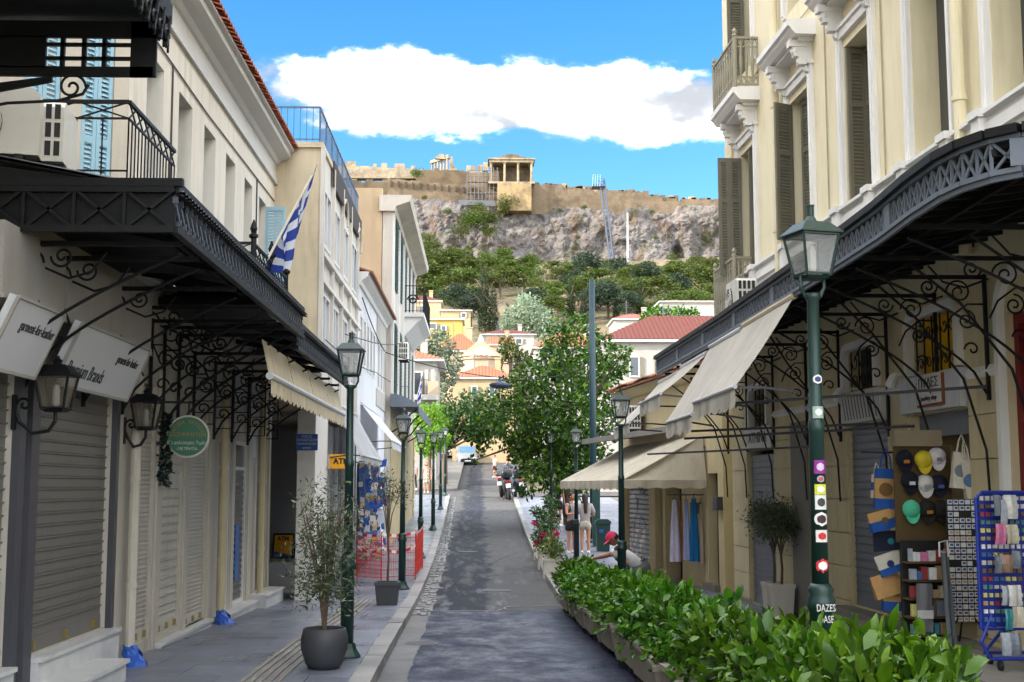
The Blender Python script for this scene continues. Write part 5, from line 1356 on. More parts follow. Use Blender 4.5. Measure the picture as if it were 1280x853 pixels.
# ------------------------------------------------------------------ canvas sheets let down from the canopy edge
f6 = Fr((3.38, 9.0), (-.004, 1), right=False)
AG = 'pale canvas awnings let down from the curved canopy'
drop_awning('awning', 'widest pale canvas awning with a pale roller beside the tall street lamp', f6, 4.4, 7.0, .0, 3.98, .66, 3.0, CANVAS2, .24, 6, group=AG, roller=CANVAS)
drop_awning('awning', 'pale canvas awning hanging lowest in the middle of the canopy', f6, 7.12, 9.3, .0, 3.96, .66, 2.86, CANVAS2, .24, 6, group=AG)
drop_awning('awning', 'flatter pale canvas awning showing its dark underside', f6, 9.55, 11.9, .0, 3.9, .70, 3.3, CANVAS2, .22, 6, group=AG)
drop_awning('awning', 'last pale canvas awning at the far end of the canopy', f6, 12.1, 14.4, .0, 3.85, .85, 3.0, CANVAS2, .2, 6, group=AG)
# ------------------------------------------------------------------ low sandy house beyond
SAND = mat('sandy_house_render', (196, 180, 140), .9, .08, 1.3, .15, stain=.5, stain_col=(128, 112, 84))
f7 = Fr((4.62, 24.2), (-.12, 1), right=False); D7 = 8.6
R2 = thing('sandy_house', 'low sandy house with old tiled roof and graffiti covered shutter', 'building', (4.4, 24.2, 0))
h7 = [(.35, 1.0, .02, 2.2, .2), (2.9, 3.9, -.1, 2.0, .25), (4.15, 4.75, -.1, 2.1, .2), (5.4, 7.9, -.1, 2.2, .12)]
mb = f7.wall(MB(), 0, D7, -.5, 4.4, h7); f7.box(mb, 0, D7, -4, -.5, -.5, 4.4); mb.quad(f7.p(0, 0, -.5), f7.p(0, -.5, -.5), f7.p(0, -.5, 4.4), f7.p(0, 0, 4.4)); mb.quad(f7.p(D7, 0, -.5), f7.p(D7, -.5, -.5), f7.p(D7, -.5, 4.4), f7.p(D7, 0, 4.4)); mb.build('wall', SAND, R2)
mb = MB(); f7.box(mb, .35, 1.0, -.22, -.18, .02, 2.2); mb.build('door', mat('dark_grey_door', (44, 50, 56), .6), R2)
mb = MB(); f7.box(mb, .3, 1.05, .0, .12, -.2, .08); mb.build('doorstep', PL, R2)
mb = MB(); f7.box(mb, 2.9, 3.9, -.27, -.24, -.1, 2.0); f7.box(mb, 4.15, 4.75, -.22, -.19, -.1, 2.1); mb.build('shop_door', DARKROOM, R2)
def graffiti_mat():
    t = NT('graffiti_shutter'); p = t.pos(); n = t.n('ShaderNodeTexNoise'); n.inputs['Scale'].default_value = 2.2; n.inputs['Detail'].default_value = 2; t.l(p, n.inputs[0])
    w = t.n('ShaderNodeTexWave'); w.inputs['Scale'].default_value = 1.5; w.inputs['Distortion'].default_value = 14; w.inputs['Detail'].default_value = 2; t.l(p, w.inputs[0])
    s = t.n('ShaderNodeSeparateXYZ'); t.l(p, s.inputs[0])
    base = t.mix(t.ramp(t.noise(p, 3, 4), .3, .7), lin((150, 150, 154)), lin((176, 176, 178)))
    up = t.math('GREATER_THAN', s.outputs[2], .95)
    ln = t.ramp(w.outputs[0], .90, .96)
    c = t.mix(t.math('MULTIPLY', ln, up), base, lin((40, 40, 46)))
    lo = t.math('MULTIPLY', t.ramp(w.outputs[0], .72, .8), t.math('SUBTRACT', 1.0, up))
    c = t.mix(t.math('MULTIPLY', lo, .9), c, lin((226, 222, 220)))
    rd = t.math('MULTIPLY', t.ramp(n.outputs['Fac'], .52, .58), t.math('MULTIPLY', t.math('SUBTRACT', 1.0, up), t.math('GREATER_THAN', s.outputs[2], .1)))
    c = t.mix(t.math('MULTIPLY', rd, .6), c, lin((176, 96, 76)))
    return t.done(t.bsdf(Base_Color=c, Roughness=.5))
GRAF = graffiti_mat()
mb = MB(); f7.box(mb, 5.4, 7.9, -.12, -.1, -.1, 0.0); gs = mb.build('roller_shutter', GRAF, R2)
q = MB(); ff = Fr((0, 0), (f7.d.x, f7.d.y), right=False); ff.prof(q, [(-.11, 0), (-.06, .014), (-.06, .085), (-.085, .10), (-.11, .115)], .01, 2.49); me = q.mesh('slat'); me.materials.append(GRAF)
for i in range(19):
    o = bpy.data.objects.new('slat', me); COL.objects.link(o); adopt(o, gs); o.location = f7.p(5.4, 0, 0.0 + i * .117)
for a, b in ((4.78, 5.36), (3.92, 4.12), (7.93, 8.3)):
    mb = MB(); f7.box(mb, a, b, 0, .09, -.4, 2.3); mb.build('pilaster', SAND, R2)
mb = MB(); f7.box(mb, 1.5, 2.2, .0, .02, 1.4, 1.62); mb.build('graffiti_patch', mat('dark_scrawl', (70, 64, 58), .8), R2)
mb = MB(); f7.box(mb, .05, .3, .0, .12, 1.5, 1.75); mb.build('meter_box', POSTDARK, R2)
mb = MB(); f7.box(mb, 1.15, 1.5, .0, .1, 2.35, 2.75); mb.build('notice', BLUEGREYSH, R2)
OLDTILE = mat('old_roof_tile', (148, 100, 76), .9, .3, 4, .4, stain=.5)
mb = MB(); rows = []
for w, v in ((.38, 4.36), (-2.4, 5.25)): rows.append([f7.p(u, w, v + .045 * abs(math.sin(u / .18 * PI)) + .02 * math.sin(u * 3)) for u in np.arange(-.1, D7, .03)])
mb.sheet(rows); f7.prof(mb, [(.34, 4.30), (.34, 4.36), (-2.4, 5.2), (-2.4, 5.1)], -.1, D7); mb.build('roof', OLDTILE, R2)
mb = MB(); f7.prof(mb, [(0, 4.1), (.1, 4.12), (.25, 4.3), (0, 4.35)], 0, D7); mb.build('eaves', SAND, R2)
air_conditioner('air_conditioner', 'weathered air conditioner on the wall of the sandy house', f7.p(6.2, .25, 3.25), .7, .3, .6, R(-88), True)
# hooded canvas awning of the sandy house
ha = thing('hood_awning', 'big drooping cream canvas hood over the shops of the sandy house', 'awning', f7.p(3, 1, 2.0))
CREAMCAN = canvas_translucent('cream_awning_canvas', (206, 196, 176))
def HP(u, w, v): return f7.p(u, w, v)
u0, u1, W = .9, 7.6, 1.75
mb = MB(); rows = []
for t in np.linspace(0, 1, 7): rows.append([HP(u0 + .25 * (1 - t) + (u1 - u0 - .25 * (1 - t)) * s, .05 + (W - .05) * t, 2.95 - .88 * t - .04 * math.sin(PI * t) * math.sin(s * 9) ** 2) for s in np.linspace(0, 1, 15)])
mb.sheet(rows); mb.build('front_canvas', CREAMCAN, ha, smooth=True)
mb = MB(); rows = []
for t in np.linspace(0, 1, 6): rows.append([HP(u0 + .25 - .25 * t, .05 + s * (W - .05) * 1.0, 2.95 - .88 * s + (2.07 - (2.95 - .88 * s)) * t) for s in np.linspace(0, 1, 9)])
mb.sheet(rows); mb.build('end_canvas', CREAMCAN, ha, smooth=True)
mb = MB(); valance(mb, HP(u0, .05, 2.07), HP(u0, W, 2.07), 2.07, .17, 5, .02, -f7.d); mb.build('end_valance', CREAMCAN, ha)
mb = MB(); valance(mb, HP(u0, W, 2.07), HP(u1, W, 2.07), 2.07, .20, 22, .015, f7.n); mb.build('front_valance', CREAMCAN, ha)
for u in (u0 + .1, 4, u1): 
    mb = MB(); mb.bar(HP(u, .02, 2.0), HP(u, W, 2.05), .025, .025); mb.build('arm', POSTDARK, ha)
# grey metal gutter canopy above it
gc = thing('metal_canopy', 'thin grey sheet canopy stretching from the sandy house toward the big tree', 'canopy', f7.p(6.5, .9, 3.0))
mb = MB(); mb.hexa([HP(2.5, .05, 3.12), HP(7.6, .05, 3.12), HP(7.6, 1.2, 2.98), HP(4.5, 1.0, 3.0), HP(2.5, .05, 3.26), HP(7.6, .05, 3.26), HP(7.6, 1.2, 3.10), HP(4.5, 1.0, 3.12)]); mb.build('sheet', mat('weathered_grey_sheet', (130, 128, 124), .7, .15, 3, .1, stain=.4), gc)
mb = MB()
for u in (4.6, 6.0, 7.4): mb.bar(HP(u, .02, 4.0), HP(u, .95, 3.12), .02, .02)
mb.build('stay', POSTDARK, gc)
# ------------------------------------------------------------------ the rock, its walls and temples
def on_terrain(px, py, y0=112):
    d = ray(px, py); y = y0
    while y < 325:
        p = EYE + d * (y / d.y)
        if p.z <= th(p.x, y): return Vector((p.x, y, th(p.x, y)))
        y += .5
    return Vector((p.x, y, p.z))
HY = 326.0
def hill_x(px): return at_y(px, 300, HY).x
def hill_z(px, py): return at_y(px, py, HY).z
CT = [(150, 242), (415, 238), (470, 242), (500, 247), (560, 250), (600, 254), (630, 257), (660, 258), (700, 257), (745, 260), (800, 259), (850, 258), (900, 257), (1000, 258), (1200, 280)]
_cx = [hill_x(a) for a, b in CT]; _cz = [hill_z(a, b) for a, b in CT]
def rock_mat():
    t = NT('limestone_cliff'); p = t.pos()
    n = t.noise(p, .10, 8, .62); n2 = t.noise(p, .45, 8, .65); st = t.noise(p, .35, 6, .6, (1.0, 1.0, .18)); f = t.noise(p, 1.8, 5, .7)
    c = t.mix(t.ramp(n, .35, .65), lin((98, 93, 93)), lin((134, 129, 127)))
    c = t.mix(t.ramp(st, .5, .66), c, lin((104, 84, 66)))
    c = t.mix(t.ramp(n2, .54, .66, 0, .85), c, lin((62, 57, 56)))
    c = t.mix(t.ramp(t.noise(p, .22, 5), .56, .66, 0, .75), c, lin((72, 74, 46)))
    b = t.bsdf(Base_Color=c, Roughness=.95)
    t.l(t.bump(t.math('ADD', n2, t.math('MULTIPLY', f, .5)), .9, 1.2), b.inputs['Normal']); return t.done(b)
ROCK = rock_mat()
def make_cliff():
    nx, nz = 620, 84; x0, x1 = -70, 130
    rows = []
    for j in range(nz + 1):
        v = j / nz; r = []
        for i in range(nx + 1):
            x = x0 + (x1 - x0) * i / nx
            top = float(np.interp(x, _cx, _cz)); bot = 46
            z = bot + (top - bot) * v
            q = Vector((x * .055, z * .06, 2.0)); 
            d = 3.6 * (mnoise.ridged_multi_fractal(Vector((x * .045, z * .035, .5)), 1.0, 2.1, 4, 1.0, 2.0) - 1.0)
            d += 1.7 * mnoise.turbulence(Vector((x * .16, z * .12, 7.)), 4, True)
            cell = mnoise.voronoi(Vector((x * .17, z * .16, 3.3)))[0]
            d += 2.4 * (cell[1] - cell[0])
            cell = mnoise.voronoi(Vector((x * .5, z * .45, 9.3)))[0]
            d += 1.3 * (cell[1] - cell[0]) + .5 * mnoise.turbulence(Vector((x * .7, z * 1.1, 2.)), 3, True)
            edge = min(1, (1 - v) * 6)
            # cave mouth
            cv_ = math.exp(-(((x - hill_x(846)) / 1.4) ** 2 + ((z - hill_z(846, 320)) / 2.6) ** 2))
            y = HY + 1.0 - 12 * (1 - v) ** 1.5 - d * (.35 + .65 * edge) + 9 * cv_
            r.append((x, y, z + .5 * mnoise.noise(Vector((x * .3, z * .3, 1)))))
        rows.append(r)
    o = MB().sheet(rows).build('cliff', ROCK)
    tag(o, 'pale fissured limestone cliff under the fortress walls', kind='structure')
make_cliff()
def masonry(name, a, b, joint, w=1.6, h=.8):
    t = NT(name); p = t.pos(); m = t.n('ShaderNodeMapping'); m.inputs['Rotation'].default_value = (R(90), 0, 0); t.l(p, m.inputs[0])
    br = t.n('ShaderNodeTexBrick'); t.l(m.outputs[0], br.inputs[0]); br.inputs['Scale'].default_value = 1.0; br.inputs['Brick Width'].default_value = w; br.inputs['Row Height'].default_value = h; br.inputs['Mortar Size'].default_value = .05
    br.inputs['Color1'].default_value = lin(a); br.inputs['Color2'].default_value = lin(b); br.inputs['Mortar'].default_value = lin(joint); br.inputs['Bias'].default_value = -.1
    n = t.noise(p, .3, 7, .65); c = t.mix(t.ramp(t.noise(p, .7, 6, .7), .35, .6, .35, 1), br.outputs[0], lin(tuple(v * .93 for v in a))); c = t.mix(t.ramp(n, .42, .66), c, lin(tuple(v * .62 for v in a)))
    n3 = t.noise(p, 1.6, 5, .7); c = t.mix(t.ramp(n3, .52, .7, 0, .6), c, lin((88, 78, 64)))
    b_ = t.bsdf(Base_Color=c, Roughness=.95); t.l(t.bump(t.math('ADD', br.outputs['Fac'], n3), -.5, .4), b_.inputs['Normal']); return t.done(b_)
WALLM = masonry('fortress_masonry', (122, 106, 86), (108, 93, 75), (88, 75, 60), 1.1, .55)
WALLB = masonry('brown_rubble_wall', (106, 90, 70), (92, 78, 62), (70, 58, 46), .9, .5)
WALLL = masonry('pale_marble_blocks', (164, 149, 126), (150, 136, 114), (124, 110, 90), 2.0, 1.0)
WALLSUN = masonry('sunlit_bastion', (158, 136, 100), (142, 120, 86), (120, 100, 72), .8, .45)  # brighter masonry: the bastion's sunlit look is put into the colour
def ruin_wall(par, name, m, pts, ybot, Y, th_=3.0, jag=.5, seed=0, step=.7):
    """wall whose top follows picture points (px, y); jagged by missing blocks"""
    rnd = random.Random(seed); xs = [at_y(a, b, Y).x for a, b in pts]; zs = [at_y(a, b, Y).z for a, b in pts]; zb = at_y(pts[0][0], ybot, Y).z
    x = xs[0]; prof = []
    while x < xs[-1]:
        w = rnd.uniform(step * .6, step * 2.2); z = float(np.interp(x + w / 2, xs, zs)) + rnd.choice([0, 0, 0, -jag, jag * .6]) * rnd.random()
        prof += [(x, z), (min(x + w, xs[-1]), z)]; x += w
    prof = [(xs[0], zb)] + prof + [(xs[-1], zb)]
    mb = MB(); mb.prism(prof, 'y', Y - rnd.uniform(.0, .3), Y + th_)
    return mb.build(name, m, par)
FW = thing('fortress_wall', 'long golden circuit wall crowning the limestone cliff', 'wall', (hill_x(760), HY, hill_z(760, 270)))
ruin_wall(FW, 'curtain_wall', WALLM, [(664, 229), (690, 231), (720, 235), (745, 238), (768, 238), (800, 241), (812, 240), (822, 247), (860, 249), (900, 250), (1100, 262)], 268, HY + .2, 4, 1.0, 1)
ruin_wall(FW, 'curtain_wall', WALLB, [(520, 214), (545, 212), (570, 213), (592, 216)], 262, HY + 3, 3, .5, 2)
ruin_wall(FW, 'battlement', WALLM, [(484, 223), (520, 226), (560, 230), (592, 232)], 262, HY + .5, 2, .3, 3)
ruin_wall(FW, 'rubble_wall', WALLB, [(300, 226), (424, 228), (450, 226), (486, 228), (500, 226)], 262, HY + 2, 3, .5, 4)
ruin_wall(FW, 'stub_wall', WALLM, [(586, 217), (600, 216), (624, 214)], 268, HY + 2, 3, .6, 5)
mb = MB(); mb.box(at_y(622, 0, HY).x, HY - 4.5, hill_z(640, 268), at_y(663, 0, HY).x, HY + 3, at_y(640, 229.5, HY - 4.5).z); mb.build('bastion', WALLSUN, FW)
rnd = random.Random(4)
for i in range(46):
    px = 668 + 232 * (i + rnd.uniform(-.5, .5)) / 46; yt = float(np.interp(px, [664, 690, 720, 745, 800, 822, 860, 900], [229, 231, 235, 238, 241, 247, 249, 250]))
    a = at_y(px, yt - rnd.choice([.5, 1, 1.5, 3]), HY + 1); w = rnd.uniform(.5, 2.0); mb = MB(); mb.box(a.x, HY + .6, a.z - 1.6, a.x + w, HY + 2.2, a.z); mb.build('coping_block', rnd.choice([WALLL, WALLM, WALLM]), FW)
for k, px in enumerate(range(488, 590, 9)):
    y_ = 224 + (px - 484) * .085; a, b = at_y(px, y_ + 2, HY + .4), at_y(px + 2.2, y_ + 9, HY + .4); mb = MB(); mb.box(a.x, HY - .02, b.z, b.x, HY + .35, a.z); mb.build('slot', mat('wall_slot_painted_shade', (70, 58, 46), .95), FW)  # dark boxes on the wall paint the shade inside its slots
# row of fallen entablature on the left
EN = thing('ruined_colonnade', 'pale broken marble entablature along the left of the citadel wall', 'ruin', (hill_x(460), HY + 8, hill_z(460, 228)))
ruin_wall(EN, 'entablature', WALLL, [(300, 206), (420, 207), (450, 208), (490, 210), (528, 212)], 222, HY + 8, 3, .2, 6, 1.0)
rnd = random.Random(9)
for px in [306 + 224 * (i + rnd.uniform(-.45, .45)) / 17 for i in range(17)]:
    w = rnd.uniform(2.5, 13); a = at_y(px, 201 + rnd.choice([0, 1.5, 3, 5, 6]) + (px - 420) * .05, HY + 8.5); b = at_y(px + w, 209 + (px - 420) * .05, HY + 8.5); mb = MB(); mb.box(a.x, HY + 8.6, b.z, b.x, HY + 10.4, a.z); mb.build('broken_block', WALLL, EN)
for px in range(422, 520, 20):
    a = at_y(px, 219 + (px - 420) * .06, HY + 8.5); mb = MB(); mb.box(a.x - .9, HY + 8.4, a.z - 1.2, a.x + .9, HY + 11, a.z - .1); mb.build('pier_base', WALLL, EN)
def temple(name, label, px0, px1, ytop, ycol, ybase, Y, ncol, depth, m, pediment=True, nside=3, roofless=False):
    T = thing(name, label, 'temple', at_y((px0 + px1) / 2, ybase, Y))
    A = at_y(px0, ybase, Y); B = at_y(px1, ybase, Y); zt = at_y(px0, ycol, Y).z; ze = at_y(px0, ytop, Y).z; w = B.x - A.x; r = w / ncol * .115
    cols = [(A.x + w * (i + .08 + i * -.0) / (ncol - 1) * (1 - .0) if False else A.x + r * 1.6 + (w - 3.2 * r) * i / (ncol - 1), Y) for i in range(ncol)]
    cols += [(A.x + r * 1.6, Y + depth * k / nside) for k in range(1, nside + 1)] + [(B.x - r * 1.6, Y + depth * k / nside) for k in range(1, nside + 1)]
    for x, y in cols:
        mb = MB(); mb.lathe([(r * 1.35, 0), (r * 1.2, .2), (r, .35), (r * .86, zt - A.z - .45), (r * 1.05, zt - A.z - .35), (r * 1.35, zt - A.z - .1), (r * 1.35, zt - A.z)], 10, (x, y, A.z)); mb.build('column', m, T)
    mb = MB(); mb.box(A.x - .25, Y - .9, A.z - .5, B.x + .25, Y + depth + 1, A.z); mb.build('stylobate', m, T)
    mb = MB(); mb.box(A.x, Y - .6, zt, B.x, Y + .7, ze - .35); mb.box(A.x, Y + .7, zt, A.x + 1.3, Y + depth, ze - .35); mb.box(B.x - 1.3, Y + .7, zt, B.x, Y + depth, ze - .35); mb.box(A.x - .35, Y - .95, ze - .35, B.x + .35, Y + depth + .4, ze); mb.build('entablature', m, T)
    if pediment:
        mb = MB(); mx_ = (A.x + B.x) / 2; hgt = w * .10
        mb.prism([(A.x + w * .12, ze), (B.x - w * .12, ze), (mx_ + w * .06, ze + hgt), (mx_ - w * .06, ze + hgt)], 'y', Y - .6, Y + depth); mb.build('pediment', WALLM, T)
    mb = MB(); mb.box(A.x + .1, Y + depth + .1, A.z, B.x - .1, Y + depth + .9, ze - .36); mb.build('cella_wall', WALLM, T)
    return T
temple('porch_temple', 'columned marble temple porch standing on the bastion painted as sunlit', 611.5, 667, 198.5, 203.5, 228, HY - 2, 4, 6.5, WALLL, True, 3)
TF = thing('temple_fragment', 'broken temple corner of slim columns against the sky', 'ruin', at_y(550, 212, HY + 12))
A = at_y(537, 213, HY + 12); B = at_y(572, 213, HY + 12)
for k in range(6):
    x = A.x + .5 + k * .95 * .9; mb = MB(); mb.lathe([(.34, 0), (.28, 2.6 + k * .12), (.4, 2.8 + k * .12)], 8, (x, HY + 16 - k * .8, A.z)); mb.build('column', WALLL, TF)
mb = MB(); mb.hexa([(A.x, HY + 15.6, A.z + 2.8), (A.x + 5.0, HY + 11.6, A.z + 3.3), (A.x + 5.3, HY + 12.6, A.z + 3.3), (A.x + .3, HY + 16.6, A.z + 2.8), (A.x, HY + 15.6, A.z + 3.6), (A.x + 5.0, HY + 11.6, A.z + 4.3), (A.x + 5.3, HY + 12.6, A.z + 4.3), (A.x + .3, HY + 16.6, A.z + 3.6)]); mb.build('architrave', WALLL, TF)
q = at_y(549, 194, HY + 12)
mb = MB(); mb.prism([(q.x - 1.2, q.z - 1.0), (q.x + 2.0, q.z - 1.2), (q.x + 1.1, q.z + .1), (q.x + .1, q.z + .35)], 'y', HY + 11.8, HY + 13); mb.build('gable_block', WALLL, TF)
mb = MB(); mb.prism([(A.x + 4.6, A.z), (B.x, A.z), (B.x - 1.2, A.z + 1.6), (A.x + 6.3, A.z + 3.0), (A.x + 6.2, A.z + 3.9), (A.x + 4.6, A.z + 3.4), (A.x + 5.4, A.z + 3.2), (A.x + 5.4, A.z + .2)], 'y', HY + 11.9, HY + 13); mb.build('wall_stump', WALLL, TF)
for k, (px, y0, y1) in enumerate(((583, 207, 216), (590, 208, 216), (597, 206, 216), (604, 203, 214))):
    a = at_y(px, y0, HY + 9); b = at_y(px + 6, y1, HY + 9); mb = MB(); mb.box(a.x, HY + 9, b.z, b.x, HY + 11, a.z); mb.build('loose_block', WALLL, TF)
# scaffolding between bastion and wall
GALV = mat('galvanised_tube', (84, 86, 92), .5, .1)
S_ = thing('scaffolding', 'grey tube scaffolding beside the temple bastion', 'scaffolding', at_y(605, 262, HY - 3))
xa, xb = at_y(585, 0, HY - 2).x, at_y(622, 0, HY - 2).x; za, zb_ = hill_z(600, 266), hill_z(600, 212)
for i in range(9):
    x = xa + (xb - xa) * i / 8; mb = MB(); mb.tube([(x, HY - 2.2, za), (x, HY - 2.2, zb_ - (2 if i < 3 else 0))], .10, 4); mb.build('standard', GALV, S_)
for k in range(8):
    z = za + (zb_ - za) * k / 7.5; mb = MB(); mb.tube([(xa, HY - 2.2, z), (xb, HY - 2.2, z)], .09, 4); mb.build('ledger', GALV, S_)
for k in (1, 3, 5):
    z = za + (zb_ - za) * k / 7.5; mb = MB(); mb.box(xa, HY - 2.1, z + .1, xb, HY - .8, z + .25); mb.build('deck', mat('scaffold_deck', (110, 104, 96), .9), S_)
mb = MB(); mb.sheet([[at_y(575, 256, HY - 3), at_y(620, 258, HY - 3)], [at_y(572, 250, HY - 3), at_y(618, 251, HY - 3)]]); mb.build('walkway_rail', GALV, S_)
# inclined lift on the cliff
LF = thing('cliff_lift', 'steel hoist mast climbing the cliff face', 'lift', at_y(766, 326, HY - 6))
MAST = mat('hoist_steel', (72, 82, 98), .5, .1)
for k, (a, b) in enumerate((((749, 222), (763, 328)), ((755, 224), (767, 328)))):
    mb = MB(); mb.tube([at_y(*a, HY - 7), at_y(*b, HY - 9)], .28, 5); mb.build('mast_rail', MAST, LF)
mb = MB()
for t in np.linspace(0, 1, 26):
    a = at_y(749 + 14 * t, 222 + 106 * t, HY - 7 - 2 * t); b = at_y(755 + 12 * t, 224 + 104 * t, HY - 7 - 2 * t); mb.bar(a, b, .14, .14)
mb.build('rungs', MAST, LF)
a, b = at_y(740, 234, HY - 7), at_y(756, 231, HY - 7)
mb = MB(); mb.box(a.x, HY - 8, a.z, b.x, HY - 4, b.z); mb.build('platform', MAST, LF)
mb = MB()
for px in (741, 744, 747, 750): mb.tube([at_y(px, 233, HY - 8), at_y(px + .5, 219, HY - 8)], .12, 4)
for y in (219, 225): mb.tube([at_y(741, y, HY - 8), at_y(751, y, HY - 8)], .1, 4)
mb.build('cage', mat('hoist_cage', (104, 142, 186), .5), LF)
WP = thing('white_mast', 'slim white mast rising in front of the cliff', 'mast', at_y(785, 334, HY - 16))
mb = MB(); mb.tube([at_y(785, 340, HY - 16), at_y(784.5, 264, HY - 16)], [.38, .22], 6); mb.build('pole', mat('mast_white', (160, 160, 160), .5), WP)
mb = MB(); q = at_y(784.5, 266, HY - 16); mb.lathe([(.3, 0), (.3, .9), (.1, 1.2)], 8, q); mb.build('mast_head', MAST, WP)

# ------------------------------------------------------------------ trees of the slope
BARK = mat('tree_bark', (92, 78, 64), .95, .2, 4, .4)
PINE = leaf_mat('pine_needles', (44, 64, 20), (92, 106, 30), .25, .6)
CYP = leaf_mat('cypress_needles', (26, 46, 26), (50, 66, 34), .15, .7)
FIR = leaf_mat('dark_fir', (28, 46, 34), (52, 70, 46), .15, .7)
OLV = leaf_mat('olive_leaf_far', (96, 116, 92), (140, 156, 132), .25, .5)
def pine_mesh(seed):
    r = random.Random(seed); C = []; Rr = []
    for k in range(15):
        a = r.uniform(0, 2 * PI); z = r.uniform(.42, .94); rad = (1 - ((z - .58) / .42) ** 2) * .34 * r.uniform(.35, 1) if z > .5 else r.uniform(.1, .34)
        C.append((math.cos(a) * rad, math.sin(a) * rad, z)); s = r.uniform(.09, .17); Rr.append((s * 1.25, s * 1.25, s * .62))
    v, f = leaf_cloud(C, Rr, 3600, .05, seed, .3, .5, .6); return v, f
def trunk_mesh(seed, lean=.03):
    r = random.Random(seed); mb = MB(); top = Vector((r.uniform(-.05, .05), r.uniform(-.05, .05), .62))
    mb.tube([(0, 0, -.06), (r.uniform(-lean, lean), 0, .25), top], [.035, .026, .014], 6)
    for k in range(6):
        a = r.uniform(0, 2 * PI); z = r.uniform(.3, .6); p = Vector((0, 0, z)); e = Vector((math.cos(a) * .26, math.sin(a) * .26, z + r.uniform(.08, .26))); mb.tube([p, p.lerp(e, .5) + Vector((0, 0, .02)), e], [.014, .01, .004], 4)
    return mb
def tree_proto(name, label, cat, vf, m, seed, group):
    t = thing(name, label, cat, (0, 0, 0), group)
    me = fast_mesh('crown', *vf); link('crown', me, m, t, True); trunk_mesh(seed).build('trunk', BARK, t, True); return t
def cypress_vf(seed, w=.11):
    C = [(0.01 * math.sin(k * 2.1), .01 * math.cos(k * 1.7), .07 + k * .06) for k in range(15)]; Rr = [(w * (.55 + .6 * math.sin(PI * min(1, (k + 2.5) / 13.) ** .8)) if k < 14 else .02, ) * 2 + (.07,) for k in range(15)]
    return leaf_cloud(C, Rr, 2300, .045, seed, .5, .4, .2, droop=-.6)
def bush_vf(seed, n=1500, s=.07):
    r = random.Random(seed); C = [(r.uniform(-.28, .28), r.uniform(-.28, .28), r.uniform(.3, .75)) for k in range(11)]; return leaf_cloud(C, [r.uniform(.16, .27) for k in range(11)], n, s, seed, .5, .5, .4)
PG = 'pines growing below the cliff'
protos = [tree_proto('pine_tree', 'yellow-green umbrella pine on the slope under the cliff', 'tree', pine_mesh(s), PINE, s, PG) for s in (1, 2, 3, 4)]
pfir = tree_proto('dark_pine', 'dark blue-green pine among the lighter pines of the slope', 'tree', pine_mesh(8), FIR, 8, 'dark pines on the slope')
pcyp = tree_proto('cypress_tree', 'tall narrow dark cypress on the slope', 'tree', cypress_vf(5), CYP, 5, 'cypresses on the slope')
pbush = tree_proto('slope_shrub', 'green shrub clinging to the rock', 'shrub', bush_vf(6), PINE, 6, 'shrubs on the rock')
TL = []
TL += [(p, b, h, 'p') for p, b, h in ((528, 372, 48), (552, 378, 46), (520, 352, 46), (545, 352, 40), (575, 385, 52), (565, 352, 42), (590, 366, 42), (625, 372, 40), (640, 358, 34), (632, 340, 30), (655, 368, 36), (678, 380, 34), (696, 392, 40), (728, 392, 46), (748, 380, 44), (770, 392, 48), (800, 392, 46), (822, 386, 42), (842, 372, 40), (858, 366, 42), (876, 376, 44), (892, 362, 40), (905, 380, 46), (870, 398, 40), (848, 398, 36), (612, 356, 34), (536, 335, 34), (515, 330, 34), (580, 345, 34), (700, 365, 30), (664, 352, 24), (720, 372, 30), (885, 392, 40), (790, 372, 40), (540, 395, 40), (505, 392, 48), (490, 372, 52), (930, 370, 44), (955, 385, 46), (820, 402, 34), (690, 405, 36), (660, 346, 28), (690, 350, 24), (716, 352, 30), (842, 350, 26), (872, 350, 30), (638, 346, 26), (604, 344, 30), (764, 352, 30), (808, 354, 28))]
TL += [(p, b, h, 'f') for p, b, h in ((735, 366, 52), (722, 382, 44), (778, 366, 44), (760, 398, 46), (808, 372, 44), (568, 398, 44), (845, 385, 44), (742, 402, 44), (668, 396, 36), (600, 396, 34), (588, 410, 40), (785, 404, 40))]
TL += [(p, b, h, 'c') for p, b, h in ((605, 416, 88), (617, 418, 62), (649, 326, 36), (714, 405, 62), (792, 385, 58), (800, 400, 56), (730, 410, 52), (770, 402, 40), (634, 412, 36), (862, 396, 44))]
TL += [(p, b, h, 's') for p, b, h in ((595, 292, 30), (585, 285, 24), (606, 284, 26), (612, 300, 22), (634, 264, 24), (628, 270, 18), (690, 349, 14), (842, 330, 16), (596, 268, 18), (575, 300, 22), (522, 224, 16), (560, 270, 12), (700, 266, 8), (730, 262, 8), (815, 268, 8), (530, 250, 8), (618, 282, 18), (536, 305, 16), (660, 330, 12), (820, 300, 8))]
used = set()
for i, (px, py, hp, k) in enumerate(TL):
    if k == 's': 
        Yb = HY - 4.5 if py < 275 else HY - 8 - (py - 275) * .09
        q = at_y(px, py, Yb)
    else: q = on_terrain(px, py)
    hgt = hp * q.y / 1600 * (1.04 if k in 'sc' else 1.06)
    pr = {'p': protos[i % 4], 'f': pfir, 'c': pcyp, 's': pbush}[k]
    if pr.name in used: t_ = copy_tree(pr)
    else: t_ = pr; used.add(pr.name)
    t_.location = (q.x, q.y, q.z - .3); w = {'p': 1.45, 'f': 1.25, 'c': .75, 's': 1.3}[k] * random.uniform(.9, 1.15)
    t_.scale = (hgt * w, hgt * w, hgt); t_.rotation_euler = (0, 0, random.uniform(0, 6.28))

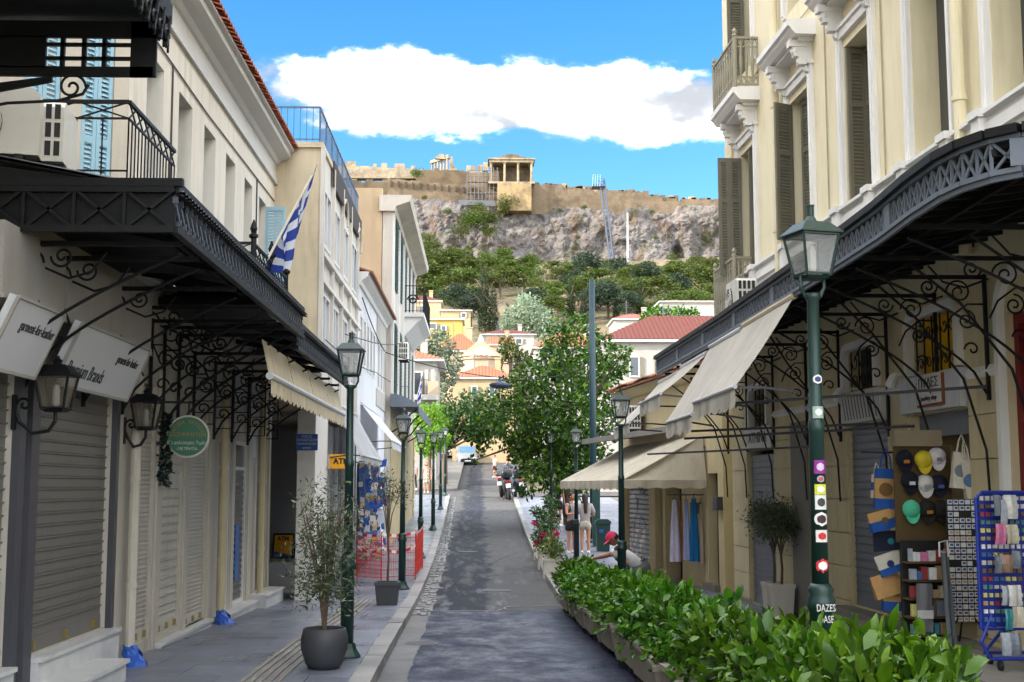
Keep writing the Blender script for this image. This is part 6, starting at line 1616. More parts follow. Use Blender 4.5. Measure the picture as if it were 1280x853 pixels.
# ------------------------------------------------------------------ houses at the foot of the hill
REDTILE = mat('red_roof_tile', (84, 36, 28), .85, .16, 3, .25, 25, stain=.25)
def house(name, label, px0, px1, ye, yb, Y, roof_h, m, windows=(), depth=6, roofm=None, roof='hip', cat='house', over=.25, ridge=None):
    """box house with tiled roof: eaves at picture height ye, foot hidden below yb"""
    A = at_y(px0, ye, Y); B = at_y(px1, ye, Y); zb = min(at_y(px0, yb, Y).z, th((A.x + B.x) / 2, Y)) - 1.0
    h = thing(name, label, cat, ((A.x + B.x) / 2, Y, zb))
    mb = MB(); mb.box(A.x, Y, zb, B.x, Y + depth, A.z); mb.build('wall', m, h)
    x0, x1, y0, y1, z = A.x - over, B.x + over, Y - over, Y + depth + over, A.z
    mb = MB(); mb.box(x0, y0, z, x1, y1, z + .14); mb.build('eaves', WHITE, h)
    if roof_h > 0:
        mb = MB(); zt = z + .14; wd = x1 - x0; k = min(wd, depth) * .45; rm = roofm or REDTILE
        if roof == 'hip': P = [(x0, y0), (x1, y0), (x1, y1), (x0, y1)]; r0, r1 = (x0 + k, (y0 + y1) / 2), (x1 - k, (y0 + y1) / 2)
        else: r0, r1 = (x0, (y0 + y1) / 2), (x1, (y0 + y1) / 2)
        n = max(8, int(wd / .28)); rows = [[], []]
        for i in range(n * 4 + 1):
            s = i / (n * 4); xx = x0 + wd * s; rz = .05 * abs(math.sin(s * n * PI))
            top = max(0, min(1, min((xx - x0) / max(.01, r0[0] - x0 + 1e-6), (x1 - xx) / max(.01, x1 - r1[0] + 1e-6)))) if roof == 'hip' else 1
            rows[0].append((xx, y0, zt + rz)); rows[1].append((xx, y0 + (r0[1] - y0) * top, zt + roof_h * top + rz))
        mb.sheet(rows)
        mb.quad((x1, y0, zt), (x1, y1, zt), (r1[0], r1[1], zt + roof_h)); mb.quad((x0, y1, zt), (x0, y0, zt), (r0[0], r0[1], zt + roof_h)); mb.quad((x1, y1, zt), (x0, y1, zt), (r0[0], r0[1], zt + roof_h), (r1[0], r1[1], zt + roof_h))
        mb.build('roof', rm, h)
    if roof_h > .6:
        cx = A.x + (B.x - A.x) * .7; mb = MB(); mb.box(cx, Y + depth * .35, A.z + roof_h * .4, cx + .5, Y + depth * .35 + .5, A.z + roof_h + .7); mb.box(cx - .06, Y + depth * .35 - .06, A.z + roof_h + .7, cx + .56, Y + depth * .35 + .56, A.z + roof_h + .82); mb.build('chimney', m, h)
        cx = A.x + (B.x - A.x) * .35; mb = MB(); zt_ = A.z + roof_h * .7; mb.tube([(cx, Y + depth / 2, zt_), (cx, Y + depth / 2, zt_ + 2.0)], .03, 4)
        for k_ in range(4): mb.bar((cx - .35 + .05 * k_, Y + depth / 2, zt_ + 1.2 + .2 * k_), (cx + .35 - .05 * k_, Y + depth / 2, zt_ + 1.2 + .2 * k_), .025, .025)
        mb.build('aerial', GALV, h)
    for (a, b, c, d) in windows:
        p, q = at_y(a, c, Y), at_y(b, d, Y)
        mb = MB(); mb.box(p.x, Y - .04, q.z, q.x, Y - .01, p.z); w = mb.build('window', GLASSDK, h)
        mb = MB(); t_ = .09
        for e in ((p.x - t_, q.z - t_, p.x, p.z + t_), (q.x, q.z - t_, q.x + t_, p.z + t_), (p.x, p.z, q.x, p.z + t_), (p.x, q.z - t_, q.x, q.z)): mb.box(e[0], Y - .09, e[1], e[2], Y - .005, e[3])
        mb.build('window_frame', WHITE, w)
        for s_ in (-1, 1): mb = MB(); xx = p.x - .1 - (q.x - p.x) * .5 if s_ < 0 else q.x + .1; mb.box(xx, Y - .07, q.z, xx + (q.x - p.x) * .5, Y - .03, p.z); mb.build('shutter', OLIVE, w)
    return h
YELLOWH = mat('yellow_house_render', (176, 150, 82), .9, .05); BEIGEH = mat('beige_house_render', (170, 150, 118), .9, .06); PINKH = mat('pinkish_house_render', (172, 150, 128), .9, .05); WHITEH = mat('white_house_render', (158, 155, 150), .9, .05)
ORTILE = mat('orange_roof_tile', (134, 82, 58), .85, .14, 3, .2, 25)
house('beige_house', 'beige upper house with shuttered window and red roof behind the yellow one', 500, 551, 377, 420, 176, 1.1, BEIGEH, [(525, 532, 383, 393)], roofm=REDTILE)
hb = house('beige_house', 'stepped beige house with a sloping top beside the cypresses', 551, 588, 389, 442, 170, 0, BEIGEH, [(577, 582, 392, 397)])
house('yellow_house', 'bright yellow house with flat brown coping below the pines', 514, 578, 400, 436, 160, .5, YELLOWH, [(537, 545, 405, 411), (552, 557, 408, 413)], roofm=mat('brown_coping_tile', (140, 96, 72), .9))
house('pink_house', 'pale pink house with a broad orange roof above the octagonal tower', 548, 600, 440, 485, 140, 2.2, PINKH, [], roofm=ORTILE)
house('stepped_house', 'low cream house with orange roof at the foot of the octagonal tower', 566, 642, 474, 540, 112, 1.3, BEIGEH, [(590, 596, 484, 496), (612, 618, 484, 496)], roofm=ORTILE)
house('white_house', 'long white house with low red roof beside the cypresses', 602, 668, 419, 440, 165, .9, WHITEH, [(645, 652, 424, 430)])
house('gable_house', 'small cream house with gabled orange roof between the trees', 612, 640, 432, 452, 150, 1.2, PINKH, [(624, 629, 436, 442)], roofm=ORTILE, roof='gable')
house('arched_house', 'cream house with round arched window half hidden by the big tree', 668, 760, 436, 500, 110, 1.6, WHITEH, [(706, 714, 452, 475), (724, 732, 452, 475)], roofm=ORTILE)
house('villa', 'white villa with a wide red tiled hip roof behind the sandy house', 752, 1010, 428, 520, 78, 2.1, WHITEH, [(788, 798, 447, 470), (826, 838, 447, 470), (760, 768, 447, 470), (860, 872, 447, 470)], depth=9, over=.35)
house('white_cottage', 'white flat house with thin tiled edge under the hillside pines', 826, 960, 378, 412, 150, .5, WHITEH, [], roofm=ORTILE)
house('red_roof_house', 'low house showing only its faded red roof by the dark pole', 768, 822, 400, 430, 140, .9, WHITEH, [], roofm=mat('faded_red_tile', (140, 76, 64), .9, .1))
# octagonal tower with ribbed marble roof
ot = at_y(601, 470, 125); OT = thing('octagonal_tower', 'octagonal marble tower with a ribbed conical roof', 'tower', (ot.x, 125, ot.z - 6)); ot.z = min(ot.z, th(ot.x, 125) + 5.8)
rr = 1.9; zt = at_y(601, 452, 125).z; za = at_y(601, 434, 125).z
mb = MB(); mb.lathe([(rr, 0), (rr, zt - ot.z + 6), (rr * 1.1, zt - ot.z + 6.1), (rr * 1.12, zt - ot.z + 6.4)], 8, (ot.x, 125, ot.z - 6), rot=PI / 8); mb.build('wall', PINKH, OT)
mb = MB(); mb.lathe([(rr * 1.14, 0), (rr * .16, za - zt), (rr * .14, za - zt + .4), (rr * .04, za - zt + .8)], 24, (ot.x, 125, zt + .4)); mb.build('roof', mat('marble_roof', (206, 190, 160), .8, .08), OT)
for k in range(24):
    a = 2 * PI * k / 24; mb = MB(); mb.bar((ot.x + rr * 1.14 * math.cos(a), 125 + rr * 1.14 * math.sin(a), zt + .44), (ot.x + rr * .17 * math.cos(a), 125 + rr * .17 * math.sin(a), za + .44), .09, .12); mb.build('roof_rib', mat('marble_rib', (168, 150, 122), .9), OT)
# corner house with balcony and flag across the side street
CH = house('corner_house', 'cream corner house with orange roof and a flag on its balcony', 470, 546, 452, 610, 86, 1.0, WHITEH, [(517, 526, 466, 496)], depth=7, roofm=ORTILE, over=.5)
p0, p1 = at_y(508, 500, 85.2), at_y(548, 494, 85.2)
bb = thing('corner_balcony', 'white balcony with dark rail on the corner house', 'balcony', p0)
mb = MB(); mb.box(p0.x, 85.0, p0.z, p1.x, 86, p0.z + .35); mb.build('slab', WHITEH, bb)
mb = MB(); railing(mb, (p0.x, 85.1), (p1.x - .7, 85.1), p0.z + .35, p0.z + 1.35, 14, .02); mb.build('railing', IRON, bb)
mb = MB(); mb.box(p1.x - .7, 85.02, p0.z + .35, p1.x, 85.6, p0.z + 1.25); mb.build('pedestal', PINKH, bb)
for px in (511, 533, 541):
    a = at_y(px, 462, 85.4); mb = MB(); mb.box(a.x - .12, 85.4, p0.z + .35, a.x + .12, 85.7, a.z); mb.build('pilaster', WHITEH, bb)
a = at_y(521, 497, 84.9); b = at_y(529, 464, 84.5); flag('flag', 'small blue and white striped flag on the corner house balcony', a, b, 1.3, 2.0, seed=2)
# ------------------------------------------------------------------ street lamps
LGREEN = mat('dark_green_lamp_paint', (20, 50, 46), .4, .12, 6, .06, spec=.5)
def make_lamp():
    t = thing('street_lamp', '', 'street lamp', (0, 0, 0), 'green lantern lamps lining the street')
    mb = MB()
    mb.lathe([(.15, 0), (.15, .03), (.105, .10), (.088, .16)], 8); mb.build('foot', LGREEN, t, True)
    mb = MB(); mb.lathe([(.072, .12), (.072, .93), (.088, .95), (.088, 1.0), (.07, 1.03), (.085, 1.06), (.06, 1.10)], 12); mb.build('lower_shaft', LGREEN, t, True, True)
    mb = MB(); mb.lathe([(.054, 1.05), (.046, 2.05), (.052, 2.06), (.052, 2.12), (.043, 2.13), (.038, 2.90), (.05, 2.92), (.05, 2.95)], 12); mb.build('pole', LGREEN, t, True, True)
    mb = MB()
    for s in (-1, 1): mb.tube([(0, 0, 2.90), (s * .055, 0, 2.93), (s * .085, 0, 2.99), (s * .085, 0, 3.06)], .012, 6)
    mb.build('fork', LGREEN, t, True)
    h = thing('_h', '', None); 
    lantern_head(h, .152, LGREEN, GLASSLAMP, True, True)
    for c in list(h.children): c.parent = t; c.location = (0, 0, 3.06)
    bpy.data.objects.remove(h)
    return t
lamp = make_lamp()
LPOS = [(437, 14.05, 'l'), (504, 25.3, 'l'), (526.5, 34.4, 'l'), (542, 45.3, 'l'), (551, 55.5, 'l'), (556.5, 65.0, 'l'), (1021, 8.1, 'r'), (776, 20.5, 'r'), (720, 33.0, 'r'), (689, 45.0, 'r')]
LLAB = ['green street lamp beside the round pot of olive shrub', 'green street lamp at the square black tub', 'green street lamp rising from the red netting', 'slim green street lamp beyond the red netting', 'slim green street lamp beyond the souvenir shop pavement', 'last green street lamp at the side street corner',
        'tall green street lamp plastered with stickers', 'green street lamp in front of the gardener', 'green street lamp beside the two walkers', 'green street lamp under the big tree']
for i, (px, y, sd) in enumerate(LPOS):
    o = lamp if i == 0 else copy_tree(lamp)
    z = gz(y) + (.125 if i != 6 else .24)
    o.location = (at_y(px, 560, y).x, y, z); o['label'] = LLAB[i]; o.rotation_euler = (0, 0, R(random.uniform(-6, 6)) + (R(14) if i == 6 else 0))
    if i == 6: LAMPR = o
# stickers on the near lamp
lx, ly = LAMPR.location.x, LAMPR.location.y
STK = [(1.86, .07, (140, 40, 130), 'rect'), (1.76, .05, (180, 190, 200), 'disc'), (1.66, .08, (216, 214, 60), 'rect'), (1.545, .11, (214, 214, 212), 'rect'), (1.41, .095, (224, 222, 220), 'disc'), (1.26, .075, (216, 206, 204), 'rect'), (1.12, .05, (90, 120, 110), 'rect'), (.0, .0, None, None)]
zz = LAMPR.location.z
def sticker(py, hpx, col, kind, label, inner=None, txt=None, tcol=(40, 40, 44)):
    c = at_y(1031 if py > 640 else 1024, py, ly); r = .048 if c.z - zz > 1.1 else .075; h = hpx * ly / 1600
    s = thing('sticker', label, 'sticker', (lx, ly - r, c.z))
    m = mat('sticker_%d_%d_%d' % col, col, .5, .06, 20, 0)
    rr = (.0485 if c.z - zz < 1.9 else .046) + .004 if c.z - zz > 1.1 else .078
    a0 = R(-90 + 8); w = min(1.0, h / rr * .55) if kind == 'disc' else .8
    mb = MB(); rows = []
    for j in range(7):
        t = j / 6; ww = w * (math.sqrt(max(0, 1 - (2 * t - 1) ** 2)) if kind == 'disc' else 1) + .001
        rows.append([(lx + rr * math.cos(a0 + ww * s_), ly + rr * math.sin(a0 + ww * s_), c.z - h / 2 + h * t) for s_ in np.linspace(-1, 1, 7)])
    mb.sheet(rows); mb.build('paper', m, s)
    if inner:
        rr2 = rr + .0015; mb = MB(); rows = []
        for j in range(7):
            t = j / 6; ww = w * .62 * math.sqrt(max(0, 1 - (2 * t - 1) ** 2)) + .001
            rows.append([(lx + rr2 * math.cos(a0 + ww * s_), ly + rr2 * math.sin(a0 + ww * s_), c.z + (h * .62) * (t - .5)) for s_ in np.linspace(-1, 1, 7)])
        mb.sheet(rows); mb.build('print', mat('print_%d_%d_%d' % inner, inner, .5, .05, 30, 0), s)
    return s
sticker(475, 12, (226, 226, 226), 'disc', 'round white sticker with dark swirl high on the tall lamp', (52, 60, 110))
sticker(516, 15, (150, 168, 158), 'rect', 'grey-green sticker with a white leaf on the tall lamp', (214, 222, 216))
sticker(584, 17, (132, 40, 132), 'rect', 'purple sticker on the tall lamp', (206, 180, 210))
sticker(599, 9, (150, 160, 170), 'disc', 'tiny grey round sticker on the tall lamp', (200, 80, 70))
sticker(612, 13, (206, 206, 60), 'rect', 'yellow sticker with a football on the tall lamp', (226, 226, 224))
sticker(628, 18, (216, 216, 214), 'rect', 'white sticker with black scribble on the tall lamp', (60, 60, 62))
sticker(649, 18, (226, 224, 222), 'disc', 'white round sticker with a dark crescent on the tall lamp', (60, 30, 40))
sticker(670, 15, (220, 212, 210), 'rect', 'white sticker with red strokes on the tall lamp', (196, 40, 50))
sticker(707, 18, (196, 44, 52), 'disc', 'red ringed round sticker on the tall lamp', (226, 222, 220))
c = at_y(1037, 766, ly); wl = thing('painted_tag', 'white stencilled words on the foot of the tall lamp', 'stencil', (lx, ly - .08, c.z))
for t_, dz_ in (('DAZES', .035), ('DASE', -.035)): lettering(t_, .064, mat('stencil_white', (206, 206, 204), .6), wl, (lx + .006, ly - .093, c.z + dz_), (1, 0, 0), (0, 0, 1), .006, .62)

# ------------------------------------------------------------------ leafy things
HLEAF = leaf_mat('laurel_leaf', (36, 78, 10), (94, 144, 24), .26, .3, (114, 154, 42), .5)
STEM = mat('green_stem', (84, 92, 44), .8, .15)
BOXC = mat('concrete_planter', (150, 142, 130), .85, .12, 4, .2, stain=.5)
def shrub_mesh(seed, w, d, z0, h, n, size):
    r = random.Random(seed); C = []; Rr = []
    for k in range(16):
        C.append((r.uniform(-.36, .36) * w, r.uniform(-.42, .42) * d, z0 + h * r.uniform(.25, .78))); s = r.uniform(.15, .24); Rr.append((s * 1.0, s * 1.05, s * .95))
    v, f = leaf_cloud(C, Rr, n, size, seed, .35, .46, .55, .5, fold=True)
    # upright shoots with whorls of leaves
    V = [v]; F = [f]; off = len(v)
    for k in range(26):
        x, y = r.uniform(-.42, .42) * w, r.uniform(-.45, .45) * d; zt = z0 + h * r.uniform(.78, 1.12)
        v2, f2_ = leaf_cloud([(x, y, zt - .05)], [(.035, .035, .05)], 9, size * 1.15, seed * 50 + k, .5, .42, .25, .3, fold=True, droop=-.45); V.append(v2); F.append(f2_ + off); off += len(v2)
    return fast_mesh('foliage', np.concatenate(V), np.concatenate(F))
SH = [shrub_mesh(s, .62, 1.0, .34, .55, 1900, .098) for s in (21, 22, 23)]
for m_ in SH: m_.materials.append(HLEAF)
def planted(seed):
    t = thing('planted_shrub', 'glossy laurel shrub in a concrete trough of the roadside hedge', 'planter', (0, 0, 0), 'laurel troughs forming the hedge')
    mb = MB(); q = [(-.27, -.40, .10), (.27, -.40, .10), (.27, .40, .10), (-.27, .40, .10), (-.31, -.45, .40), (.31, -.45, .40), (.31, .45, .40), (-.31, .45, .40)]; mb.hexa(q); bx = mb.build('trough', BOXC, t, True)
    mb = MB(); mb.box(-.325, -.462, .385, .325, .462, .43); mb.build('rim', BOXC, bx, True)
    for y in (-.28, .28): 
        mb = MB(); mb.box(-.22, y - .06, 0, .22, y + .06, .105); mb.build('foot', VENTDARK, t, True)
    o = link('foliage', SH[seed % 3], None, t, True); o.rotation_euler = (0, 0, 0 if seed % 2 else PI)
    mb = MB(); r = random.Random(seed)
    for k in range(12):
        x, y = r.uniform(-.15, .15), r.uniform(-.3, .3); mb.tube([(x, y, .4), (x * 1.4, y * 1.3, .6), (x * 2, y * 1.7, .82)], [.012, .009, .005], 4)
    mb.build('stems', STEM, t, True); return t
PR = [planted(s) for s in (0, 1, 2)]
y = 5.75; k = 0
while y < 23.0:
    o = PR[k] if k < 3 else copy_tree(PR[k % 3])
    near = max(0.0, (11 - y) / 7)
    o.location = (1.83 + .018 * (12 - y) + random.uniform(-.03, .03), y, gz(y) + .003)
    s = 1.0 + .40 * near ** 1.2 + random.uniform(-.05, .06) - (.12 if y > 15 else 0); o.scale = (1, 1.02, s); o.rotation_euler = (0, 0, random.uniform(-.06, .06) + (PI if k % 2 else 0))
    y += .965; k += 1
# ------------------------------------------------------------------ potted olives
OLEAF = leaf_mat('olive_leaf', (52, 66, 44), (104, 116, 84), .15, .45, (128, 136, 104))
POT = mat('charcoal_pot', (58, 60, 64), .55, .12, 4, .08); POTSQ = mat('black_tub', (66, 66, 70), .6, .1); PLW = mat('offwhite_planter', (196, 190, 178), .75, .06, 2, .05, stain=.3); SOIL = mat('soil', (70, 56, 44), 1.0, .3, 20, .5)
def limbs(mb, r, base, n, spread, h, rad):
    tips = []
    for k in range(n):
        a = 2 * PI * k / n + r.uniform(-.4, .4); s = spread * r.uniform(.4, 1)
        p = [Vector(base), Vector(base) + Vector((math.cos(a) * s * .25, math.sin(a) * s * .25, h * .45)), Vector(base) + Vector((math.cos(a) * s * .7, math.sin(a) * s * .7, h * .8)), Vector(base) + Vector((math.cos(a) * s, math.sin(a) * s, h * r.uniform(.95, 1.1)))]
        mb.tube(p, [rad, rad * .75, rad * .5, rad * .2], 5); tips += p[2:]
        for j in range(3):
            q = p[1].lerp(p[3], r.uniform(.2, .9)); e = q + Vector((r.uniform(-.22, .22), r.uniform(-.22, .22), r.uniform(.05, .25))) * (h / 1.0); mb.tube([q, e], [rad * .35, rad * .1], 4); tips.append(e)
    return tips
def olive(name, label, loc, pot, stems, spread, h, base_z, crown_r, n, leaf=.05, zmin=.0, seed=3, shape=(1, 1, 1), group=None):
    t = thing(name, label, 'potted plant', loc, group); r = random.Random(seed); pot(t)
    mb = MB(); tips = []
    if stems == 1:
        mb.tube([(0, 0, base_z - .05), (.015, .01, base_z + h * .25), (0, 0, base_z + h * .45)], [.024, .02, .018], 6); tips = limbs(mb, r, (0, 0, base_z + h * .42), 7, spread, h * .6, .012)
    else: tips = limbs(mb, r, (0, 0, base_z - .05), stems, spread, h, .016)
    mb.build('branches', BARK, t, True)
    if stems > 3: tips = tips + [p * .8 + Vector((r.uniform(-.12, .12), r.uniform(-.12, .12), r.uniform(-.05, .1))) for p in tips] + [Vector((p.x * .9, p.y * .9, base_z + (p.z - base_z) * .45)) for p in tips]
    C = [tuple(p) for p in tips] + [tuple(p + Vector((r.uniform(-.1, .1), r.uniform(-.1, .1), r.uniform(-.12, .08)))) for p in tips]
    v, f = leaf_cloud(C, [(crown_r * r.uniform(.6, 1.2) * shape[0], crown_r * r.uniform(.6, 1.2), crown_r * r.uniform(.7, 1.3)) for _ in C], n, leaf, seed, .15, .26, .2, .6)
    link('foliage', fast_mesh('foliage', v, f), OLEAF, t, True); return t
def round_pot(t):
    mb = MB(); mb.lathe([(.15, 0), (.19, .06), (.235, .20), (.24, .30), (.215, .40), (.205, .405), (.195, .40), (.21, .33)], 28); mb.build('pot', POT, t, True, True)
    mb = MB(); mb.lathe([(.205, .34), (.0, .36)], 20); mb.build('soil', SOIL, t, True)
def square_tub(w, h, m, t, top=1.25):
    mb = MB(); a, b = w / 2, w / 2 * top; mb.hexa([(-a, -a, 0), (a, -a, 0), (a, a, 0), (-a, a, 0), (-b, -b, h), (b, -b, h), (b, b, h), (-b, b, h)]); mb.build('tub', m, t, True)
    mb = MB(); b2 = b * 1.06; 
    for e in ((-b2, -b2, b2, -b * .86), (-b2, b * .86, b2, b2), (-b2, -b * .86, -b * .86, b * .86), (b * .86, -b * .86, b2, b * .86)): mb.box(e[0], e[1], h - .03, e[2], e[3], h + .02)
    mb.build('rim', m, t, True); mb = MB(); mb.box(-b * .86, -b * .86, h - .02, b * .86, b * .86, h); mb.build('soil', SOIL, t, True)
q = ground_pt(405, 836, .13)
olive('potted_olive', 'bushy olive shrub in a round charcoal pot against the street lamp', q, round_pot, 9, .30, 1.25, .36, .15, 4200, .06, seed=4)
q = ground_pt(484, 756, .13)
olive('potted_olive', 'thin olive tree in a square black tub on the pavement', q, lambda t: square_tub(.33, .36, POTSQ, t, 1.2), 1, .28, 1.65, .36, .13, 800, .06, seed=8)
PLG = 'clipped olives in pale boxes by the yellow building'
for px, py, sd, sc, lab in ((981, 771, 5, 1.0, 'round-headed olive in a tapered pale box by the narrow shutter'), (1016, 768, 6, .85, 'olive in a pale box half hidden by the tall sticker lamp')):
    q = ground_pt(px, py, .13); q.x = min(q.x, xw5(q.y) - .28)
    o = olive('potted_olive', lab, q, lambda t: square_tub(.26, .46, PLW, t, 1.25), 1, .36, 1.0, .46, .21, 5200, .055, seed=sd, group=PLG)
# flower boxes along the kerb
VAR = leaf_mat('variegated_leaf', (70, 98, 42), (158, 168, 92), .25, .45, (206, 206, 150)); BOUG = leaf_mat('bougainvillea_leaf', (36, 70, 26), (70, 112, 40), .25, .45)
MAG = leaf_mat('magenta_bract', (176, 20, 90), (220, 40, 120), .35, .6)
def flower_box(px, py, lab, w, h, leafm, ph, n, seed, bloom=0, band=False):
    q = ground_pt(px, py, .0 if px < 705 else .12); t = thing('flower_box', lab, 'planter', q)
    mb = MB(); mb.box(-w / 2, -w / 2, 0, w / 2, w / 2, h); b = mb.build('box', PLW, t, True)
    mb = MB(); mb.box(-w / 2 - .02, -w / 2 - .02, h - .05, w / 2 + .02, w / 2 + .02, h + .004); mb.build('rim', PLW, b, True)
    if band: 
        mb = MB(); mb.prism([(-w / 2 + .06, .004), (w / 2 - .004, .004), (w / 2 - .004, .17), (-w / 2 + .14, .10)], 'y', -w / 2 - .004, -w / 2 - .001); mb.build('yellow_mark', mat('old_yellow_paint', (196, 160, 50), .7), b, True)
    r = random.Random(seed); C = [(r.uniform(-.2, .2), r.uniform(-.2, .2), h + ph * r.uniform(.15, .9)) for _ in range(16)]
    v, f = leaf_cloud(C, [r.uniform(.10, .2) for _ in C], n, .08, seed, .3, .5, .4); link('foliage', fast_mesh('foliage', v, f), leafm, t, True)
    mb = MB()
    for k in range(6): mb.tube([(0, 0, h - .02), (r.uniform(-.1, .1), r.uniform(-.1, .1), h + ph * .4), (r.uniform(-.2, .2), r.uniform(-.2, .2), h + ph * .9)], [.012, .009, .004], 4)
    mb.build('stems', STEM, t, True)
    if bloom:
        C = [(r.uniform(-.25, .25), -.12 + r.uniform(-.1, .1), h + ph * r.uniform(.2, .75)) for _ in range(bloom)]; v, f = leaf_cloud(C, [.075] * bloom, 130 * bloom, .05, seed + 9, .3, .8, .3); link('blossom', fast_mesh('blossom', v, f), MAG, t, True)
    return t
flower_box(690, 724, 'pale box of variegated shrub with a yellow paint mark', .40, .46, VAR, .55, 900, 31, 0, True)
flower_box(682, 712, 'pale box of magenta bougainvillea behind the variegated shrub', .38, .46, BOUG, .7, 1000, 32, 4)
flower_box(676, 700, 'pale box of tall bougainvillea beside the parked scooter', .38, .46, BOUG, 1.0, 1100, 33, 3)
flower_box(688, 686, 'furthest box of dark leafy shrub before the big tree', .42, .4, BOUG, 1.3, 1200, 34, 1)
# ------------------------------------------------------------------ the big tree and its neighbours
PLANE = leaf_mat('mulberry_leaf', (26, 62, 18), (84, 132, 34), .40, .4, (136, 176, 60)); LIME = leaf_mat('lime_green_leaf', (74, 122, 24), (142, 182, 46), .45, .45); DEEP = leaf_mat('deep_green_leaf', (24, 52, 22), (58, 98, 34), .3, .45)
def crown_tree(name, label, base, trunk_pts, trunk_r, clumps, m, n, leaf, seed, limbs_to=10, scale=1.0, shell=.35):
    t = thing(name, label, 'tree', base); r = random.Random(seed); mb = MB(); mb.tube(trunk_pts, trunk_r, 9)
    top = Vector(trunk_pts[-1]); mb2 = MB()
    for c in r.sample(clumps, min(limbs_to, len(clumps))):
        e = Vector(c[:3]); mid = top.lerp(e, .5) + Vector((r.uniform(-.3, .3), r.uniform(-.3, .3), r.uniform(-.1, .4))); mb2.tube([top, mid, e], [trunk_r[-1] * .6, trunk_r[-1] * .35, .02], 5)
    mb.build('trunk', BARK, t); mb2.build('limbs', BARK, t)
    v, f = leaf_cloud([c[:3] for c in clumps], [c[3] if not isinstance(c[3], tuple) else c[3] for c in clumps], n, leaf, seed, shell, .62, .5, .5, droop=.35)
    link('crown', fast_mesh('crown', v, f), m, t); return t
def px_clumps(lst, Y, dY, seed):
    r = random.Random(seed); out = []
    for px, py, rp in lst:
        y = Y + r.uniform(-dY, dY); p = at_y(px, py, y); out.append((p.x, p.y, p.z, rp * y / 1600 * r.uniform(.9, 1.1)))
    return out
BT = [(700, 420, 18), (725, 405, 14), (712, 440, 26), (752, 438, 20), (772, 455, 16), (760, 470, 20), (690, 455, 24), (735, 465, 28), (665, 470, 22), (700, 485, 34), (745, 495, 30), (640, 490, 24), (670, 505, 32), (715, 520, 36), (755, 530, 26), (620, 520, 24), (645, 530, 32), (685, 545, 36), (725, 555, 32), (604, 540, 17), (650, 556, 20), (670, 575, 30), (705, 580, 32), (740, 580, 26), (666, 590, 14), (690, 600, 20), (718, 604, 22), (590, 577, 5), (600, 566, 6), (705, 398, 8), (742, 418, 8), (683, 432, 10), (598, 535, 12), (780, 440, 9), (660, 610, 10)]
cl = px_clumps(BT, 47, 2.2, 5); b = at_y(712, 600, 47.5); g0 = gz(47.5) + .1
crown_tree('mulberry_tree', 'big broad-leaved street tree arching over the lane', (b.x, 47.5, g0), [(b.x, 47.5, g0 - .1), (b.x - .1, 47.4, g0 + 1.4), (b.x - .3, 47.3, g0 + 2.6)], [.24, .18, .15], cl, PLANE, 17500, .185, 5, 26)
cl = px_clumps([(575, 520, 20), (560, 530, 22), (590, 505, 18), (556, 546, 14), (598, 528, 20), (608, 505, 16), (588, 538, 14), (548, 552, 12), (615, 530, 18)], 82, 2, 6); b = at_y(556, 590, 82); g0 = gz(82)
crown_tree('street_tree', 'deep green tree shading the parked cars', (b.x, 82, g0), [(b.x, 82, g0 - .1), (b.x, 82, g0 + 2.4)], [.2, .15], cl, DEEP, 5200, .26, 6, 10)
cl = px_clumps([(535, 520, 16), (548, 530, 15), (525, 535, 15), (540, 545, 16), (528, 555, 12), (552, 550, 12), (520, 518, 10), (545, 512, 9), (536, 565, 8)], 76, 1.2, 7); b = at_y(537, 590, 76); g0 = gz(76) + .14
crown_tree('lime_tree', 'small lime-green tree at the side street corner', (b.x, 76, g0), [(b.x, 76, g0 - .1), (b.x, 76, g0 + 2.3)], [.12, .09], cl, LIME, 3600, .20, 7, 8)
cl = px_clumps([(530, 440, 16), (550, 432, 18), (565, 450, 15), (540, 460, 18), (560, 470, 14), (525, 470, 14), (545, 485, 12), (515, 425, 12), (548, 418, 8)], 105, 2, 8); b = at_y(542, 520, 105)
crown_tree('grey_olive_tree', 'grey-green olive tree behind the flag house', (b.x, 105, gz(105)), [(b.x, 105, gz(105) - .1), (b.x, 105, at_y(542, 480, 105).z)], [.3, .2], cl, OLV, 4200, .30, 8, 8)
cl = px_clumps([(640, 395, 12), (660, 385, 16), (678, 398, 14), (650, 408, 14), (668, 410, 14), (690, 410, 10), (632, 408, 8), (655, 374, 8)], 185, 3, 9); b = on_terrain(660, 424)
crown_tree('silver_tree', 'silvery blue-green round tree among the dark pines', (b.x, 185, th(b.x, 185)), [(b.x, 185, th(b.x, 185) - .3), (b.x, 185, at_y(660, 405, 185).z)], [.4, .3], cl, OLV, 3600, .45, 9, 8)
cl = px_clumps([(640, 440, 12), (625, 445, 10), (655, 450, 10), (632, 428, 9), (648, 462, 8), (618, 462, 8)], 128, 2, 10); b = at_y(638, 470, 128)
crown_tree('pistachio_tree', 'small mid-green tree beside the octagonal tower', (b.x, 128, th(b.x, 128)), [(b.x, 128, th(b.x, 128) - .2), (b.x, 128, at_y(638, 455, 128).z)], [.2, .15], cl, PINE, 2200, .32, 10, 6)
cl = px_clumps([(820, 394, 10), (836, 393, 10), (850, 394, 10), (865, 395, 8), (808, 396, 7)], 105, 1.5, 12); b = at_y(836, 420, 105)
crown_tree('roof_tree', 'low spreading tree peeping over the villa roof', (b.x, 105, gz(105)), [(b.x, 105, gz(105) - .2), (b.x, 105, at_y(836, 397, 105).z)], [.25, .18], cl, PLANE, 1800, .28, 12, 5)
cl = px_clumps([(560, 560, 10), (548, 572, 8), (600, 575, 10), (612, 585, 8), (590, 556, 10)], 125, 2, 13); b = at_y(580, 590, 125)
